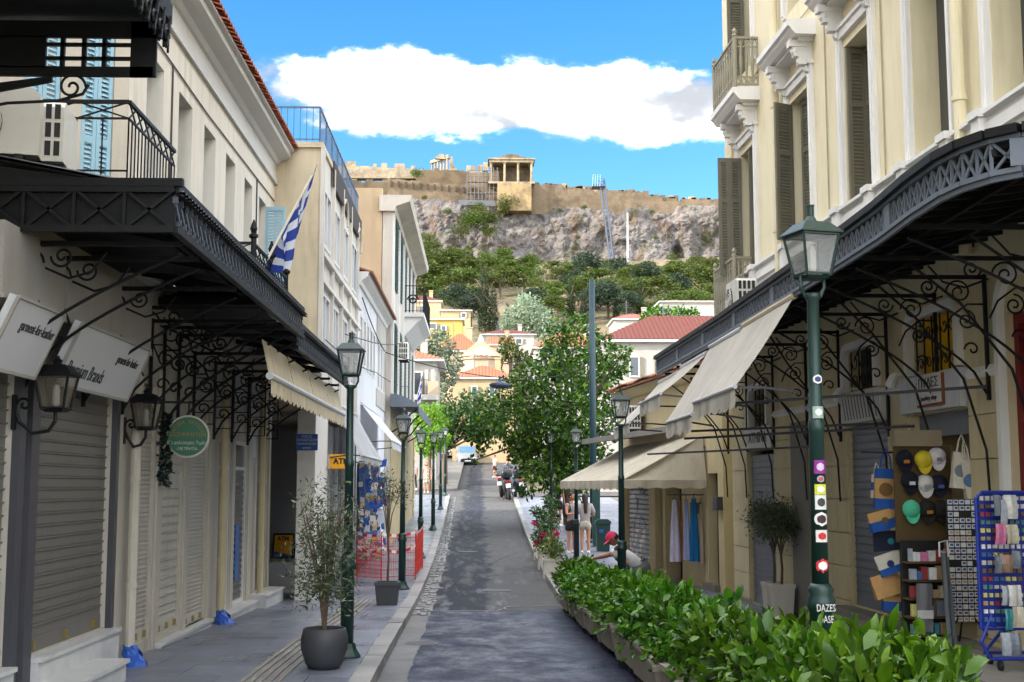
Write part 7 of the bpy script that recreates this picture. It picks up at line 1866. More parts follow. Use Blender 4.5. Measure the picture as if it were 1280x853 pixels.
crown_tree('back_tree', 'shaded tree closing the end of the lane', (b.x, 128, th(b.x, 128)), [(b.x, 128, th(b.x, 128) - .2), (b.x, 128, th(b.x, 128) + 3)], [.3, .2], px_clumps([(555, 505, 18), (585, 490, 20), (615, 480, 20), (570, 525, 22), (600, 516, 24), (630, 510, 22), (545, 535, 16), (590, 536, 14), (620, 532, 20), (645, 530, 20)], 126, 2.5, 14), DEEP, 5200, .38, 13, 8)
# ------------------------------------------------------------------ poles, wires, hanging lamp
TEAL = mat('teal_steel_pole', (30, 58, 66), .45, .1)
b = at_y(741, 530, 40); pz = gz(40) + .12
po = thing('steel_pole', 'plain teal steel mast rising behind the sandy house', 'pole', (b.x, 40, pz))
mb = MB(); mb.tube([(b.x, 40, pz), (b.x, 40, at_y(740, 350, 40).z)], [.115, .095], 14); mb.build('shaft', TEAL, po, smooth=True)
mb = MB(); mb.lathe([(.24, 0), (.24, .05), (.15, .12)], 10, (b.x, 40, pz)); mb.build('foot', TEAL, po)
def wire(label, P, sag, r=.012):
    pts = []
    for a, b in zip(P, P[1:]):
        a = Vector(a); b = Vector(b)
        pts += [a.lerp(b, t) - Vector((0, 0, sag * 4 * t * (1 - t))) for t in np.linspace(0, 1, 14)]
    o = MB().tube(pts, r, 4).build('overhead_wire', BLACK); tag(o, label, 'wire', 'overhead wires')
A_ = f3.p(8.5, .02, 5.6); HL = at_y(625, 472, 44)
wire('black wire from the low grey building to the hanging lamp', [f3.p(.5, .05, 6.5), f3.p(7.5, .1, 5.9), HL], .12, .016)
wire('black wire from the hanging lamp to the teal mast', [HL, at_y(741, 455, 40)], .25, .016)
wire('thin wire crossing in front of the concrete building', [f2.p(.2, -.6, 5.3), f2.p(6, .3, 5.25), f4.p(2, .3, 6.6)], .1)
wire('thin wire along the low grey building', [f2.p(.3, .1, 4.6), f3.p(4, .1, 5.0), f4.p(8, .1, 5.6)], .1)
hl = thing('hanging_lamp', 'dark dish street lamp hanging from a wire across the lane', 'lamp', HL)
mb = MB(); mb.lathe([(.05, .0), (.06, -.10), (.16, -.17), (.36, -.22), (.38, -.30), (.30, -.36), (.1, -.38)], 18, HL); mb.build('dish', mat('dark_blue_enamel', (52, 62, 84), .4), hl, smooth=True)
mb = MB(); mb.tube([HL + Vector((0, 0, .06)), HL], .02, 6); mb.build('hook', BLACK, hl)
# ------------------------------------------------------------------ red barrier netting
NETR = mat('red_mesh', (206, 54, 40), .7, .1); TAPEW = mat('tape_white', (224, 220, 216), .6); TAPER = mat('tape_red', (200, 40, 44), .6)
nb = thing('barrier_netting', 'red plastic netting and striped tape round a pavement hole', 'barrier', ground_pt(490, 715, .13))
NP = [ground_pt(452, 722, .13), ground_pt(490, 738, .13), ground_pt(522, 722, .13), ground_pt(530, 708, .13)]
NP = [at_y(448, 600, 27.5), at_y(478, 600, 27.0), at_y(520, 600, 27.8), at_y(529, 600, 31.0)]; NP = [Vector((p.x, p.y, gz(p.y) + .13)) for p in NP]
for p in NP:
    mb = MB(); mb.tube([p, p + Vector((0, 0, 1.05))], .014, 6); mb.build('stake', NETR, nb)
mb = MB()
for (a, b), dens_ in zip(zip(NP, NP[1:]), (2.2, 1.0, 1.3)):
    n = int((b - a).length / .05 * dens_); 
    for i in range(n + 1):
        p = a.lerp(b, i / n); w = .03 * math.sin(i * .9); mb.bar(p + Vector((0, w, .08)), p + Vector((0, w * .4, .92 - .05 * math.sin(i * .4))), .012, .006)
    for z in np.arange(.1, .92, .085 if dens_ > 1 else .16): mb.bar(a + Vector((0, 0, z)), b + Vector((0, 0, z)), .006, .012)
o = mb.build('net', NETR, nb); o['kind'] = 'stuff'
for zz_, sg_ in ((.98, .05), (.70, .12)):
    for (a, b) in zip(NP, NP[1:]):
        n = max(3, int((b - a).length / .14))
        for i in range(n):
            t0, t1 = i / n, (i + 1) / n; s0, s1 = sg_ * 4 * t0 * (1 - t0), sg_ * 4 * t1 * (1 - t1)
            mb = MB(); p, q_ = a.lerp(b, t0) + Vector((0, -.02, zz_ - s0)), a.lerp(b, t1) + Vector((0, -.02, zz_ - s1)); mb.quad(p, q_, q_ + Vector((0, .01, .06)), p + Vector((0, .01, .06))); mb.build('tape', TAPER if i % 2 else TAPEW, nb)
# litter bin, cabinet by the walkers
BINM = mat('bin_green', (22, 58, 54), .5, .1)
q = ground_pt(749, 690, .13); q.y = 33.9; q = Vector((at_y(753, 600, 36.8).x, 36.8, gz(36.8) + .12))
q.z -= .0; bn = thing('litter_bin', 'dark green litter bin with domed lid beside the walkers', 'bin', q)
mb = MB(); mb.hexa([(-.2, -.2, 0), (.2, -.2, 0), (.2, .2, 0), (-.2, .2, 0), (-.24, -.22, .92), (.24, -.22, .92), (.24, .22, .92), (-.24, .22, .92)]); mb.build('body', BINM, bn, True)
mb = MB(); mb.prism([(-.27, .92), (.27, .92), (.25, 1.0), (.15, 1.07), (-.15, 1.07), (-.25, 1.0)], 'y', -.26, .26); mb.build('lid', BINM, bn, True)
mb = MB(); mb.box(-.14, -.235, .62, .0, -.228, .74); mb.box(.05, -.24, .40, .16, -.234, .5); mb.build('sticker', BLUESIGN, bn, True)
q = Vector((at_y(745, 600, 38.6).x, 38.6, gz(38.6) + .12)); cb = thing('steel_cabinet', 'tall dark green column behind the litter bin', 'cabinet', q)
mb = MB(); mb.box(-.11, -.11, 0, .11, .11, 1.95); mb.build('column', BINM, cb, True); mb = MB(); mb.box(-.13, -.13, 1.95, .13, .13, 2.05); mb.build('cap', BINM, cb, True)
bn.scale = (.85, .85, .85)
# blue folding table behind the hedge
q = Vector((at_y(880, 750, 17.2).x, 17.2, gz(17.2) + .13)); bt = thing('blue_bench', 'small blue bench behind the hedge', 'bench', q)
zt_ = at_y(880, 748, 17.2).z - q.z
mb = MB(); mb.box(-.28, -.12, zt_ - .04, .28, .12, zt_); mb.build('seat', mat('blue_bench_paint', (32, 52, 140), .5), bt, True)
for sx in (-.22, .22): mb = MB(); mb.box(sx - .02, -.1, 0, sx + .02, .1, zt_ - .04); mb.build('leg', POSTDARK, bt, True)
# ------------------------------------------------------------------ people
SKIN = mat('skin', (186, 128, 98), .55, .06, 12, .02); SKIN2 = mat('tanned_skin', (150, 98, 72), .55, .06, 12, .02)
def cloth(name, col): return mat('cloth_' + name, col, .9, .08, 14, .15, 200)
def skin_mesh(name, joints, edges, radii, sub=1, root=None):
    me = bpy.data.meshes.new(name); names = list(joints); idx = {n: i for i, n in enumerate(names)}
    me.from_pydata([tuple(joints[n]) for n in names], [(idx[a], idx[b]) for a, b in edges], [])
    ob = bpy.data.objects.new(name, me); COL.objects.link(ob)
    m = ob.modifiers.new('skin', 'SKIN'); m.use_smooth_shade = True
    for i, n in enumerate(names):
        sv = me.skin_vertices[0].data[i]; r = radii[n]; sv.radius = r if isinstance(r, tuple) else (r, r)
        sv.use_root = (n == (root or names[0]))
    s = ob.modifiers.new('sub', 'SUBSURF'); s.levels = sub; s.render_levels = sub
    bpy.context.view_layer.update()
    out = bpy.data.meshes.new_from_object(ob.evaluated_get(bpy.context.evaluated_depsgraph_get()))
    bpy.data.objects.remove(ob); bpy.data.meshes.remove(me); return out
def merge(meshes, name):
    V, F, off = [], [], 0
    for m in meshes:
        V += [tuple(v.co) for v in m.vertices]; F += [tuple(i + off for i in p.vertices) for p in m.polygons]; off = len(V)
    me = bpy.data.meshes.new(name); me.from_pydata(V, [], F); me.update(); return me
def person(label, loc, rz, H, J, wear, skin=SKIN, hair=None, hair_len=0.0, cap=None, group=None, bag=None, curl=.5):
    """J overrides joints of a 1-unit tall figure facing -y; wear = list of (name, material, joints, extra)"""
    D = {'pelvis': (0, 0, .52), 'waist': (0, .0, .60), 'chest': (0, .0, .72), 'neck': (0, .0, .83), 'nape': (0, -.005, .868),
         'hipL': (.052, 0, .505), 'kneeL': (.055, -.005, .285), 'ankL': (.055, .01, .045), 'toeL': (.06, -.075, .015),
         'hipR': (-.052, 0, .505), 'kneeR': (-.055, -.005, .285), 'ankR': (-.055, .01, .045), 'toeR': (-.06, -.075, .015),
         'shL': (.105, 0, .795), 'elL': (.135, .01, .63), 'wrL': (.145, -.03, .49), 'hdL': (.145, -.045, .445),
         'shR': (-.105, 0, .795), 'elR': (-.135, .01, .63), 'wrR': (-.145, -.03, .49), 'hdR': (-.145, -.045, .445)}
    D.update(J or {}); D = {k: Vector(v) for k, v in D.items() if k not in ('head', 'face')}
    E = [('pelvis', 'waist'), ('waist', 'chest'), ('chest', 'neck'), ('neck', 'nape'), ('pelvis', 'hipL'), ('hipL', 'kneeL'), ('kneeL', 'ankL'), ('ankL', 'toeL'), ('pelvis', 'hipR'), ('hipR', 'kneeR'), ('kneeR', 'ankR'), ('ankR', 'toeR'),
         ('chest', 'shL'), ('shL', 'elL'), ('elL', 'wrL'), ('wrL', 'hdL'), ('chest', 'shR'), ('shR', 'elR'), ('elR', 'wrR'), ('wrR', 'hdR')]
    rad = {'pelvis': (.078, .058), 'waist': (.070, .052), 'chest': (.085, .058), 'neck': .036, 'nape': .034}
    for s in 'LR': rad.update({'hip' + s: .055, 'knee' + s: .034, 'ank' + s: .022, 'toe' + s: .02, 'sh' + s: .034, 'el' + s: .025, 'wr' + s: .017, 'hd' + s: (.024, .013)})
    t = thing('person', label, 'person', loc, group); t.rotation_euler = (0, 0, rz); t.scale = (H, H, H)
    parts = [skin_mesh('body', D, E, rad, 1, 'pelvis')]
    hd = J.get('head') if J else None; hc = Vector(hd) if hd else D['nape'] + Vector((0, -.012, .065)); face = Vector(J.get('face', (0, -1, 0)) if J else (0, -1, 0)).normalized()
    yaw = math.atan2(face.x, -face.y); pit = math.asin(max(-1, min(1, -face.z)))
    M_ = Matrix.Translation(hc) @ Matrix.Rotation(yaw, 4, 'Z') @ Matrix.Rotation(pit, 4, 'X')
    mb = MB(); n, m = 16, 12
    rows = []
    for i in range(m + 1):
        a = PI * i / m; row = []
        for k in range(n + 1):
            b = 2 * PI * k / n; x, y, z = .046 * math.sin(a) * math.cos(b), .056 * math.sin(a) * math.sin(b), -.066 * math.cos(a)
            if z < -.02: y = y * .9 - .006; x *= .88
            row.append(M_ @ Vector((x, y, z)))
        rows.append(row)
    mb.sheet(rows)
    P = lambda x, y, z: M_ @ Vector((x, y, z))
    mb.hexa([P(-.009, -.05, -.014), P(.009, -.05, -.014), P(.004, -.05, .012), P(-.004, -.05, .012), P(-.007, -.068, -.014), P(.007, -.068, -.014), P(.002, -.056, .012), P(-.002, -.056, .012)])
    for s in (-1, 1): mb.ball(P(s * .047, .004, -.004), .013, 6, 5)
    # fingers: four unequal ones and a thumb on the side of the palm
    for s in 'LR':
        w, h_ = D['wr' + s], D['hd' + s]; d = (h_ - w).normalized(); side = d.cross(Vector((0, 0, 1)));
        side = side.normalized() if side.length > .2 else Vector((0, 1, 0)); nn = side.cross(d).normalized()
        for k, (o_, L) in enumerate(((-.017, .036), (-.006, .043), (.006, .041), (.016, .032))):
            b0 = h_ + side * o_ - d * .004; k1 = b0 + d * L * .5 - nn * L * .12 * curl; k2 = k1 + d * L * .42 - nn * L * .45 * curl; mb.tube([b0 - d * .012, b0, k1, k2], [.0058, .0058, .0052, .004], 6)
        b0 = w.lerp(h_, .55) + side * -.018; mb.tube([b0 + side * .008, b0 - side * .012 + d * .012, b0 - side * .016 + d * .034], [.0075, .0065, .005], 6)
    parts.append(mb.mesh('x')); link('body', merge(parts, 'body'), skin, t, True, True)
    # eyes, brows and mouth
    mb = MB()
    for s in (-1, 1): mb.ball(P(s * .018, -.049, .006), .006, 6, 4)
    mb.tube([P(-.014, -.052, -.033), P(0, -.056, -.034), P(.014, -.052, -.033)], .0025, 4); mb.build('face_features', mat('dark_features', (58, 36, 30), .5), t, True)
    for (nm, mt, keys, inflate, ends) in wear:
        JJ = {k: D[k] for k in keys}; EE = [(a, b) for a, b in E if a in JJ and b in JJ]; RR = {}
        for k in keys:
            r = rad[k]; RR[k] = tuple(v * 1.0 + inflate for v in r) if isinstance(r, tuple) else r + inflate
        for (a, b, fr_, rr_) in ends:                      # garment ends part-way along a limb
            JJ[a + b] = D[a].lerp(D[b], fr_); EE.append((a, a + b)); RR[a + b] = rr_
        link(nm, skin_mesh(nm, JJ, EE, RR, 1), mt, t, True, True)
    if hair:
        mb = MB(); rows = []
        for i in range(7):
            a = PI * .58 * i / 6; rows.append([P(.052 * math.sin(a) * math.cos(b), .062 * math.sin(a) * math.sin(b) + .006 + (.012 if math.sin(b) < -.3 and i > 3 else 0), .072 * math.cos(a) + .002) for b in np.linspace(0, 2 * PI, 15)])
        mb.sheet(rows)
        if hair_len:
            rows = []
            for i in range(8):
                tt = i / 7; rows.append([P((.052 - .012 * tt + .006 * math.sin(5 * b + i)) * math.cos(b), .012 + (.052 + .012 * math.sin(tt * 3)) * abs(math.sin(b)), .03 - hair_len * tt) for b in np.linspace(-.25, PI + .25, 13)])
            mb.sheet(rows)
        link('hair', mb.mesh('hair'), hair, t, True, True)
    if cap:
        mb = MB(); rows = []
        for i in range(6):
            a = PI * .5 * i / 5; rows.append([P(.054 * math.sin(a) * math.cos(b), .064 * math.sin(a) * math.sin(b), .066 * math.cos(a) + .012) for b in np.linspace(0, 2 * PI, 17)])
        mb.sheet(rows); mb.sheet([[P(.046 * math.cos(b), -.05 * abs(math.sin(b)) - .02, .016) for b in np.linspace(PI, 2 * PI, 9)], [P(.05 * math.cos(b), -.05 - .062 * abs(math.sin(b)), .006 - .006 * math.cos(b) ** 2) for b in np.linspace(PI, 2 * PI, 9)]]); mb.ball(P(0, 0, .08), .006, 6, 4)
        link('cap', mb.mesh('cap'), cap, t, True, True)
    for s in 'LR':                                             # shoes
        a, b = D['ank' + s], D['toe' + s]; d = (b - a); d.z = 0; d = d.normalized() if d.length > .001 else Vector((0, -1, 0)); sd = Vector((-d.y, d.x, 0)); mb = MB(); z0 = b.z - .015; rows = []
        for (f_, w_, h_) in ((-.034, .016, .02), (-.025, .024, .05), (.0, .025, .058), (.035, .027, .04), (.075, .026, .026), (.1, .016, .018)):
            c = Vector((a.x, a.y, z0)) + d * f_; rows.append([c - sd * w_, c - sd * w_ * .9 + Vector((0, 0, h_ * .7)), c + Vector((0, 0, h_)), c + sd * w_ * .9 + Vector((0, 0, h_ * .7)), c + sd * w_, c - sd * w_])
        mb.sheet(rows); link('shoe', mb.mesh('shoe'), wear_shoe[0], t, True, True)
    if bag: bag(t, D)
    return t
wear_shoe = [cloth('white_shoe', (216, 214, 210))]
TOP = ['waist', 'chest', 'pelvis', 'shL', 'shR', 'neck']
def shirt(nm, m, sleeve=.5, inf=.008, low=True, loose=0): return (nm, m, TOP if low else TOP, inf + loose, [('shL', 'elL', sleeve, .036 + inf), ('shR', 'elR', sleeve, .036 + inf)])
def shorts(nm, m, L=.45, inf=.009): return (nm, m, ['pelvis', 'hipL', 'hipR', 'waist'], inf + .012, [('hipL', 'kneeL', L + .22, .062 + inf), ('hipR', 'kneeR', L + .22, .062 + inf)])
def trousers(nm, m, inf=.007): return (nm, m, ['pelvis', 'hipL', 'hipR', 'waist', 'kneeL', 'kneeR'], inf, [('kneeL', 'ankL', .95, .036), ('kneeR', 'ankR', .95, .036)])
def stand(px, y, dz=.125): return Vector((at_y(px, 600, y).x, y, gz(y) + dz))
HAIRD = mat('dark_brown_hair', (44, 30, 24), .5, .2, 30, .3); HAIRB = mat('black_hair', (24, 20, 20), .5, .2, 30, .3)
def backpack(t, D):
    mb = MB(); c = D['chest'] + Vector((.0, .11, -.02)); rows = []
    for i in range(9):
        a = PI * i / 8; rows.append([c + Vector((.095 * math.sin(a) ** .5 * math.cos(b), .065 * math.sin(a) ** .5 * math.sin(b), -.125 * math.cos(a))) for b in np.linspace(0, 2 * PI, 13)])
    mb.sheet(rows); link('backpack', mb.mesh('backpack'), cloth('black_bag', (30, 30, 34)), t, True, True)
    mb = MB()
    for s in (-1, 1): mb.tube([c + Vector((s * .05, -.05, .1)), D['neck'] + Vector((s * .06, -.02, -.01)), D['chest'] + Vector((s * .075, -.075, .0)), c + Vector((s * .07, -.04, -.09))], .012, 6)
    mb.build('strap', cloth('black_bag', (30, 30, 34)), t, True)
person('walker with a black backpack, black shorts and pale top on the pavement', stand(714, 36.2), R(35), 1.68, {'elL': (.15, -.06, .64), 'wrL': (.10, -.15, .66), 'hdL': (.07, -.18, .68), 'elR': (-.14, -.05, .64), 'wrR': (-.08, -.14, .65), 'hdR': (-.05, -.17, .66), 'face': (.5, -1, -.1)},
       [shirt('top', cloth('pale_top', (150, 148, 148)), .15), shorts('shorts', cloth('black_shorts', (30, 30, 34)), .5)], hair=HAIRB, bag=backpack)
person('long-haired walker in white shorts and pale sweater seen from behind', stand(731, 36.0), R(176), 1.66, {'elR': (-.15, -.02, .64), 'wrR': (-.11, -.14, .62), 'hdR': (-.09, -.18, .62), 'face': (.2, -1, -.1)},
       [shirt('sweater', cloth('pale_sweater', (156, 150, 146)), .95, .014), shorts('shorts', cloth('white_shorts', (180, 170, 154)), .42, .016)], hair=HAIRD, hair_len=.30)
person('passer-by in dark shorts under the big tree', stand(697, 47.0), R(150), 1.72, {}, [shirt('top', cloth('dark_top', (46, 46, 52)), .5), shorts('shorts', cloth('navy_shorts', (28, 30, 40)), .6)], hair=HAIRB)
person('passer-by in lilac shirt and black trousers at the corner', stand(517, 74.5, .14), R(-150), 1.74, {'kneeL': (.06, -.05, .29), 'ankL': (.06, -.06, .045), 'toeL': (.06, -.14, .015), 'kneeR': (-.05, .05, .29), 'ankR': (-.05, .13, .06), 'toeR': (-.05, .07, .02), 'elL': (.16, .04, .66), 'wrL': (.12, -.02, .56), 'hdL': (.10, -.05, .54)},
       [shirt('shirt', cloth('lilac_shirt', (196, 176, 196)), .5, .012), trousers('trousers', cloth('black_trousers', (30, 30, 34)))], hair=HAIRB)
def dress(t, D):
    mb = MB(); rows = []
    for z, rx, ry in ((.80, .06, .045), (.74, .085, .06), (.64, .074, .056), (.54, .09, .072), (.42, .098, .08), (.33, .105, .086)): rows.append([(rx * math.cos(b) * (1 + .05 * math.sin(5 * b)), ry * math.sin(b), z) for b in np.linspace(0, 2 * PI, 19)])
    mb.sheet(rows); t_ = NT('patterned_dress'); p = t_.obj(); n = t_.noise(p, 22, 3); c = t_.mix(t_.ramp(n, .47, .53), lin((206, 196, 176)), lin((120, 104, 92))); link('dress', mb.mesh('dress'), t_.done(t_.bsdf(Base_Color=c, Roughness=.9)), t, True, True)
person('curly-haired walker in a patterned short dress on the upper pavement', stand(533, 69.0, .14), R(10), 1.66, {}, [], hair=HAIRD, hair_len=.10, bag=dress)
person('stroller in white tee and black shorts crossing by the motorcycles', stand(508.5 + 110, 100, .03), R(-70), 1.76, {'kneeL': (.06, -.05, .29), 'ankL': (.06, -.06, .05), 'toeL': (.06, -.14, .02), 'kneeR': (-.05, .05, .29), 'ankR': (-.05, .13, .06), 'toeR': (-.05, .07, .02)},
       [shirt('tee', cloth('white_tee', (220, 218, 216)), .6, .014), shorts('shorts', cloth('black_shorts', (30, 30, 34)), .7)], hair=HAIRB)
person('stroller in a blue vest walking beside the white tee', stand(634, 97, .03), R(-80), 1.72, {'elL': (.15, -.06, .66), 'wrL': (.10, -.14, .62), 'hdL': (.09, -.18, .62)},
       [shirt('vest', cloth('blue_vest', (40, 66, 120)), .05), shorts('shorts', cloth('navy_shorts', (28, 30, 40)), .7)], hair=HAIRB)
# gardener bending over the hedge
g = Vector((at_y(766, 690, 21.6).x + .34, 21.6, gz(21.6) + .125))
HEDGE_P = at_y(712, 700, 21.2)
Hh = 1.72
wear_shoe[0] = cloth('dark_shoe', (40, 40, 44))
def gl(px, py, y):       # picture point -> gardener's own unit frame (faces -x towards the hedge: rz = -90)
    p = at_y(px, py, y) - g; c, s = math.cos(-GRZ), math.sin(-GRZ); return Vector((p.x * c - p.y * s, p.x * s + p.y * c, p.z)) / Hh
GRZ = R(-78)
hd_ = gl(766, 674, 21.5); ch = gl(779, 700, 21.6); sR = gl(776, 692, 21.35); sL = gl(772, 690, 21.9)
LEAFP = Vector((0, 0, 0))
pel = Vector((ch.x, ch.y + .20, .36)); 
GJ = {'pelvis': pel, 'waist': pel.lerp(ch, .42) + Vector((0, .03, .03)), 'chest': ch, 'neck': ch.lerp(hd_, .52), 'nape': ch.lerp(hd_, .68), 'head': hd_, 'face': (-.25, -.8, -.55),
      'hipL': pel + Vector((.055, .0, -.01)), 'hipR': pel + Vector((-.055, .0, -.01)), 'kneeL': (pel.x + .08, pel.y - .18, .27), 'kneeR': (pel.x - .08, pel.y - .16, .27), 'ankL': (pel.x + .07, pel.y + .02, .045), 'ankR': (pel.x - .07, pel.y + .02, .045), 'toeL': (pel.x + .08, pel.y - .065, .015), 'toeR': (pel.x - .08, pel.y - .065, .015),
      'shR': sR, 'elR': gl(784, 706, 21.1), 'wrR': gl(766, 712, 21.0), 'hdR': gl(759, 714, 21.0), 'shL': sL, 'elL': gl(757, 695, 21.9), 'wrL': gl(743, 698, 21.7), 'hdL': gl(738, 699, 21.65)}
person('gardener in a pink cap and white polo shirt bending over the hedge', g, GRZ, Hh, GJ, [shirt('polo_shirt', cloth('white_polo', (210, 208, 206)), .7, .012), shorts('shorts', cloth('grey_shorts', (90, 88, 86)), .9)], skin=SKIN2, hair=HAIRB, cap=cloth('pink_cap', (206, 50, 92)), curl=1.0)
q = at_y(735, 702, 21.6); v, f = leaf_cloud([(0, 0, -.03), (.04, 0, -.06), (-.05, 0, -.04)], [.06] * 3, 60, .10, 77, .3, .42, .4, fold=True); o = link('cut_sprig', fast_mesh('cut_sprig', v, f), HLEAF); o.location = q; tag(o, 'bunch of cut green leaves in the gardener\'s hand', 'leaves')

# ------------------------------------------------------------------ motorcycles and cars
RUB = mat('tyre_rubber', (26, 26, 27), .8, .1); BODYK = mat('black_fairing', (30, 31, 34), .3, .1); CHROME = mat('chrome', (180, 182, 186), .2, .05, metal=.9); SEATB = mat('seat_black', (34, 32, 32), .7); REDL = mat('tail_lamp', (150, 20, 24), .3)
def ring(mb, c, R_, r, axis='x', n=22, k=8):
    o = len(mb.v)
    for i in range(n):
        a = 2 * PI * i / n
        for j in range(k):
            b = 2 * PI * j / k; rr_ = R_ + r * math.cos(b); mb.v.append((c[0] + r * 1.1 * math.sin(b), c[1] + rr_ * math.cos(a), c[2] + rr_ * math.sin(a)))
    for i in range(n):
        for j in range(k): mb.f.append((o + i * k + j, o + ((i + 1) % n) * k + j, o + ((i + 1) % n) * k + (j + 1) % k, o + i * k + (j + 1) % k))
def motorcycle(label, loc, rz, paint, box=True, screen=True, s=1.22):
    """rear of the machine towards -y"""
    t = thing('motorcycle', label, 'motorcycle', loc, 'machines parked along the kerb'); t.rotation_euler = (0, R(-7), rz); t.scale = (s, s, s)
    for y in (-.66, .70):
        mb = MB(); ring(mb, (0, y, .30), .25, .06); w = mb.build('wheel', RUB, t, True, True)
        mb = MB(); ring(mb, (0, y, .30), .185, .022, n=18, k=6); mb.lathe([(.05, 0), (.05, .0)], 8, (0, y, .3)); 
        for a in range(5): mb.bar((0, y, .3), (0, y + .19 * math.cos(a * 1.257), .3 + .19 * math.sin(a * 1.257)), .03, .035)
        mb.build('rim', CHROME, w, True)
    mb = MB(); rows = []
    for y, z0, z1, w in ((-.85, .74, .80, .07), (-.62, .62, .86, .14), (-.3, .45, .84, .17), (.0, .30, .78, .16), (.3, .32, .95, .18), (.55, .55, 1.05, .16), (.72, .70, 1.0, .08)):
        rows.append([(-w * .7, y, z0), (-w, y, (z0 + z1) / 2), (-w * .8, y, z1), (0, y, z1 + .03), (w * .8, y, z1), (w, y, (z0 + z1) / 2), (w * .7, y, z0), (-w * .7, y, z0)])
    mb.sheet(rows); mb.build('fairing', paint, t, True, True)
    mb = MB(); mb.prism([(-.55, .86), (-.1, .80), (.12, .84), (.05, .90), (-.2, .89), (-.6, .95)], 'x', -.14, .14); mb.build('seat', SEATB, t, True)
    mb = MB(); mb.tube([(-.36, .42, 1.08), (-.2, .52, 1.10), (0, .55, 1.08), (.2, .52, 1.10), (.36, .42, 1.08)], .016, 6); mb.build('handlebar', BLACK, t, True)
    for s_ in (-1, 1):
        mb = MB(); mb.tube([(s_ * .26, .5, 1.1), (s_ * .30, .5, 1.26)], .008, 5); mb.ball((s_ * .32, .5, 1.30), .055, 8, 5, (1.3, .4, .9)); mb.build('mirror', BODYK, t, True)
        mb = MB(); mb.tube([(s_ * .06, .70, .30), (s_ * .07, .52, 1.0)], .026, 6); mb.build('fork', CHROME, t, True)
    mb = MB(); mb.tube([(.15, .1, .28), (.17, -.3, .28), (.19, -.75, .36)], [.03, .05, .06], 8); mb.build('exhaust', CHROME, t, True)
    mb = MB(); mb.prism([(-.92, .56), (-.66, .34), (-.64, .66), (-.88, .72)], 'x', -.07, .07); mb.build('mudguard', BODYK, t, True)
    mb = MB(); mb.box(-.10, -.945, .50, .10, -.93, .66); mb.build('number_plate', SIGNGREY, t, True)
    mb = MB(); mb.box(-.09, -.90, .74, .09, -.86, .80); mb.build('tail_light', REDL, t, True)
    if box:
        mb = MB(); rows = []
        for z, w, d in ((.90, .18, .17), (.95, .23, .21), (1.12, .24, .22), (1.22, .20, .18), (1.25, .05, .05)): rows.append([(w * math.copysign(abs(math.cos(b)) ** .6, math.cos(b)), -.74 + d * math.copysign(abs(math.sin(b)) ** .6, math.sin(b)), z) for b in np.linspace(0, 2 * PI, 21)])
        mb.sheet(rows); mb.build('top_box', BODYK, t, True, True)
    if screen:
        mb = MB(); mb.sheet([[(x, .62 - .25 * (i / 3) + .3 * x * x * -1, 1.02 + .4 * i / 3) for x in np.linspace(-.22 + .02 * i, .22 - .02 * i, 7)] for i in range(4)]); mb.build('windscreen', glass_mat('screen', (160, 170, 180), .6, .1), t, True, True)
    mb = MB(); mb.tube([(-.08, .0, .28), (-.22, -.02, .012)], .014, 6); mb.build('side_stand', BLACK, t, True)
    return t
motorcycle('black motorcycle with a rear top box parked tail-on at the kerb', Vector((at_y(635.5, 600, 63.5).x, 63.5, gz(63.5) + .01)), R(3), BODYK)
motorcycle('silver motorcycle nosing in behind the black one', Vector((at_y(630, 600, 65.6).x, 65.6, gz(65.6) + .01)), R(-8), mat('silver_fairing', (120, 124, 130), .3, .1), False)
motorcycle('dark grey motorcycle beside the black one under the leaves', Vector((at_y(648, 600, 64.6).x, 64.6, gz(64.6) + .01)), R(10), mat('grey_fairing', (70, 74, 84), .3, .1), True)
o = motorcycle('black scooter tucked between the flower boxes and the lane', Vector((1.62, 33.2, gz(33.2) + .13)), R(172), BODYK, False, False, .95)
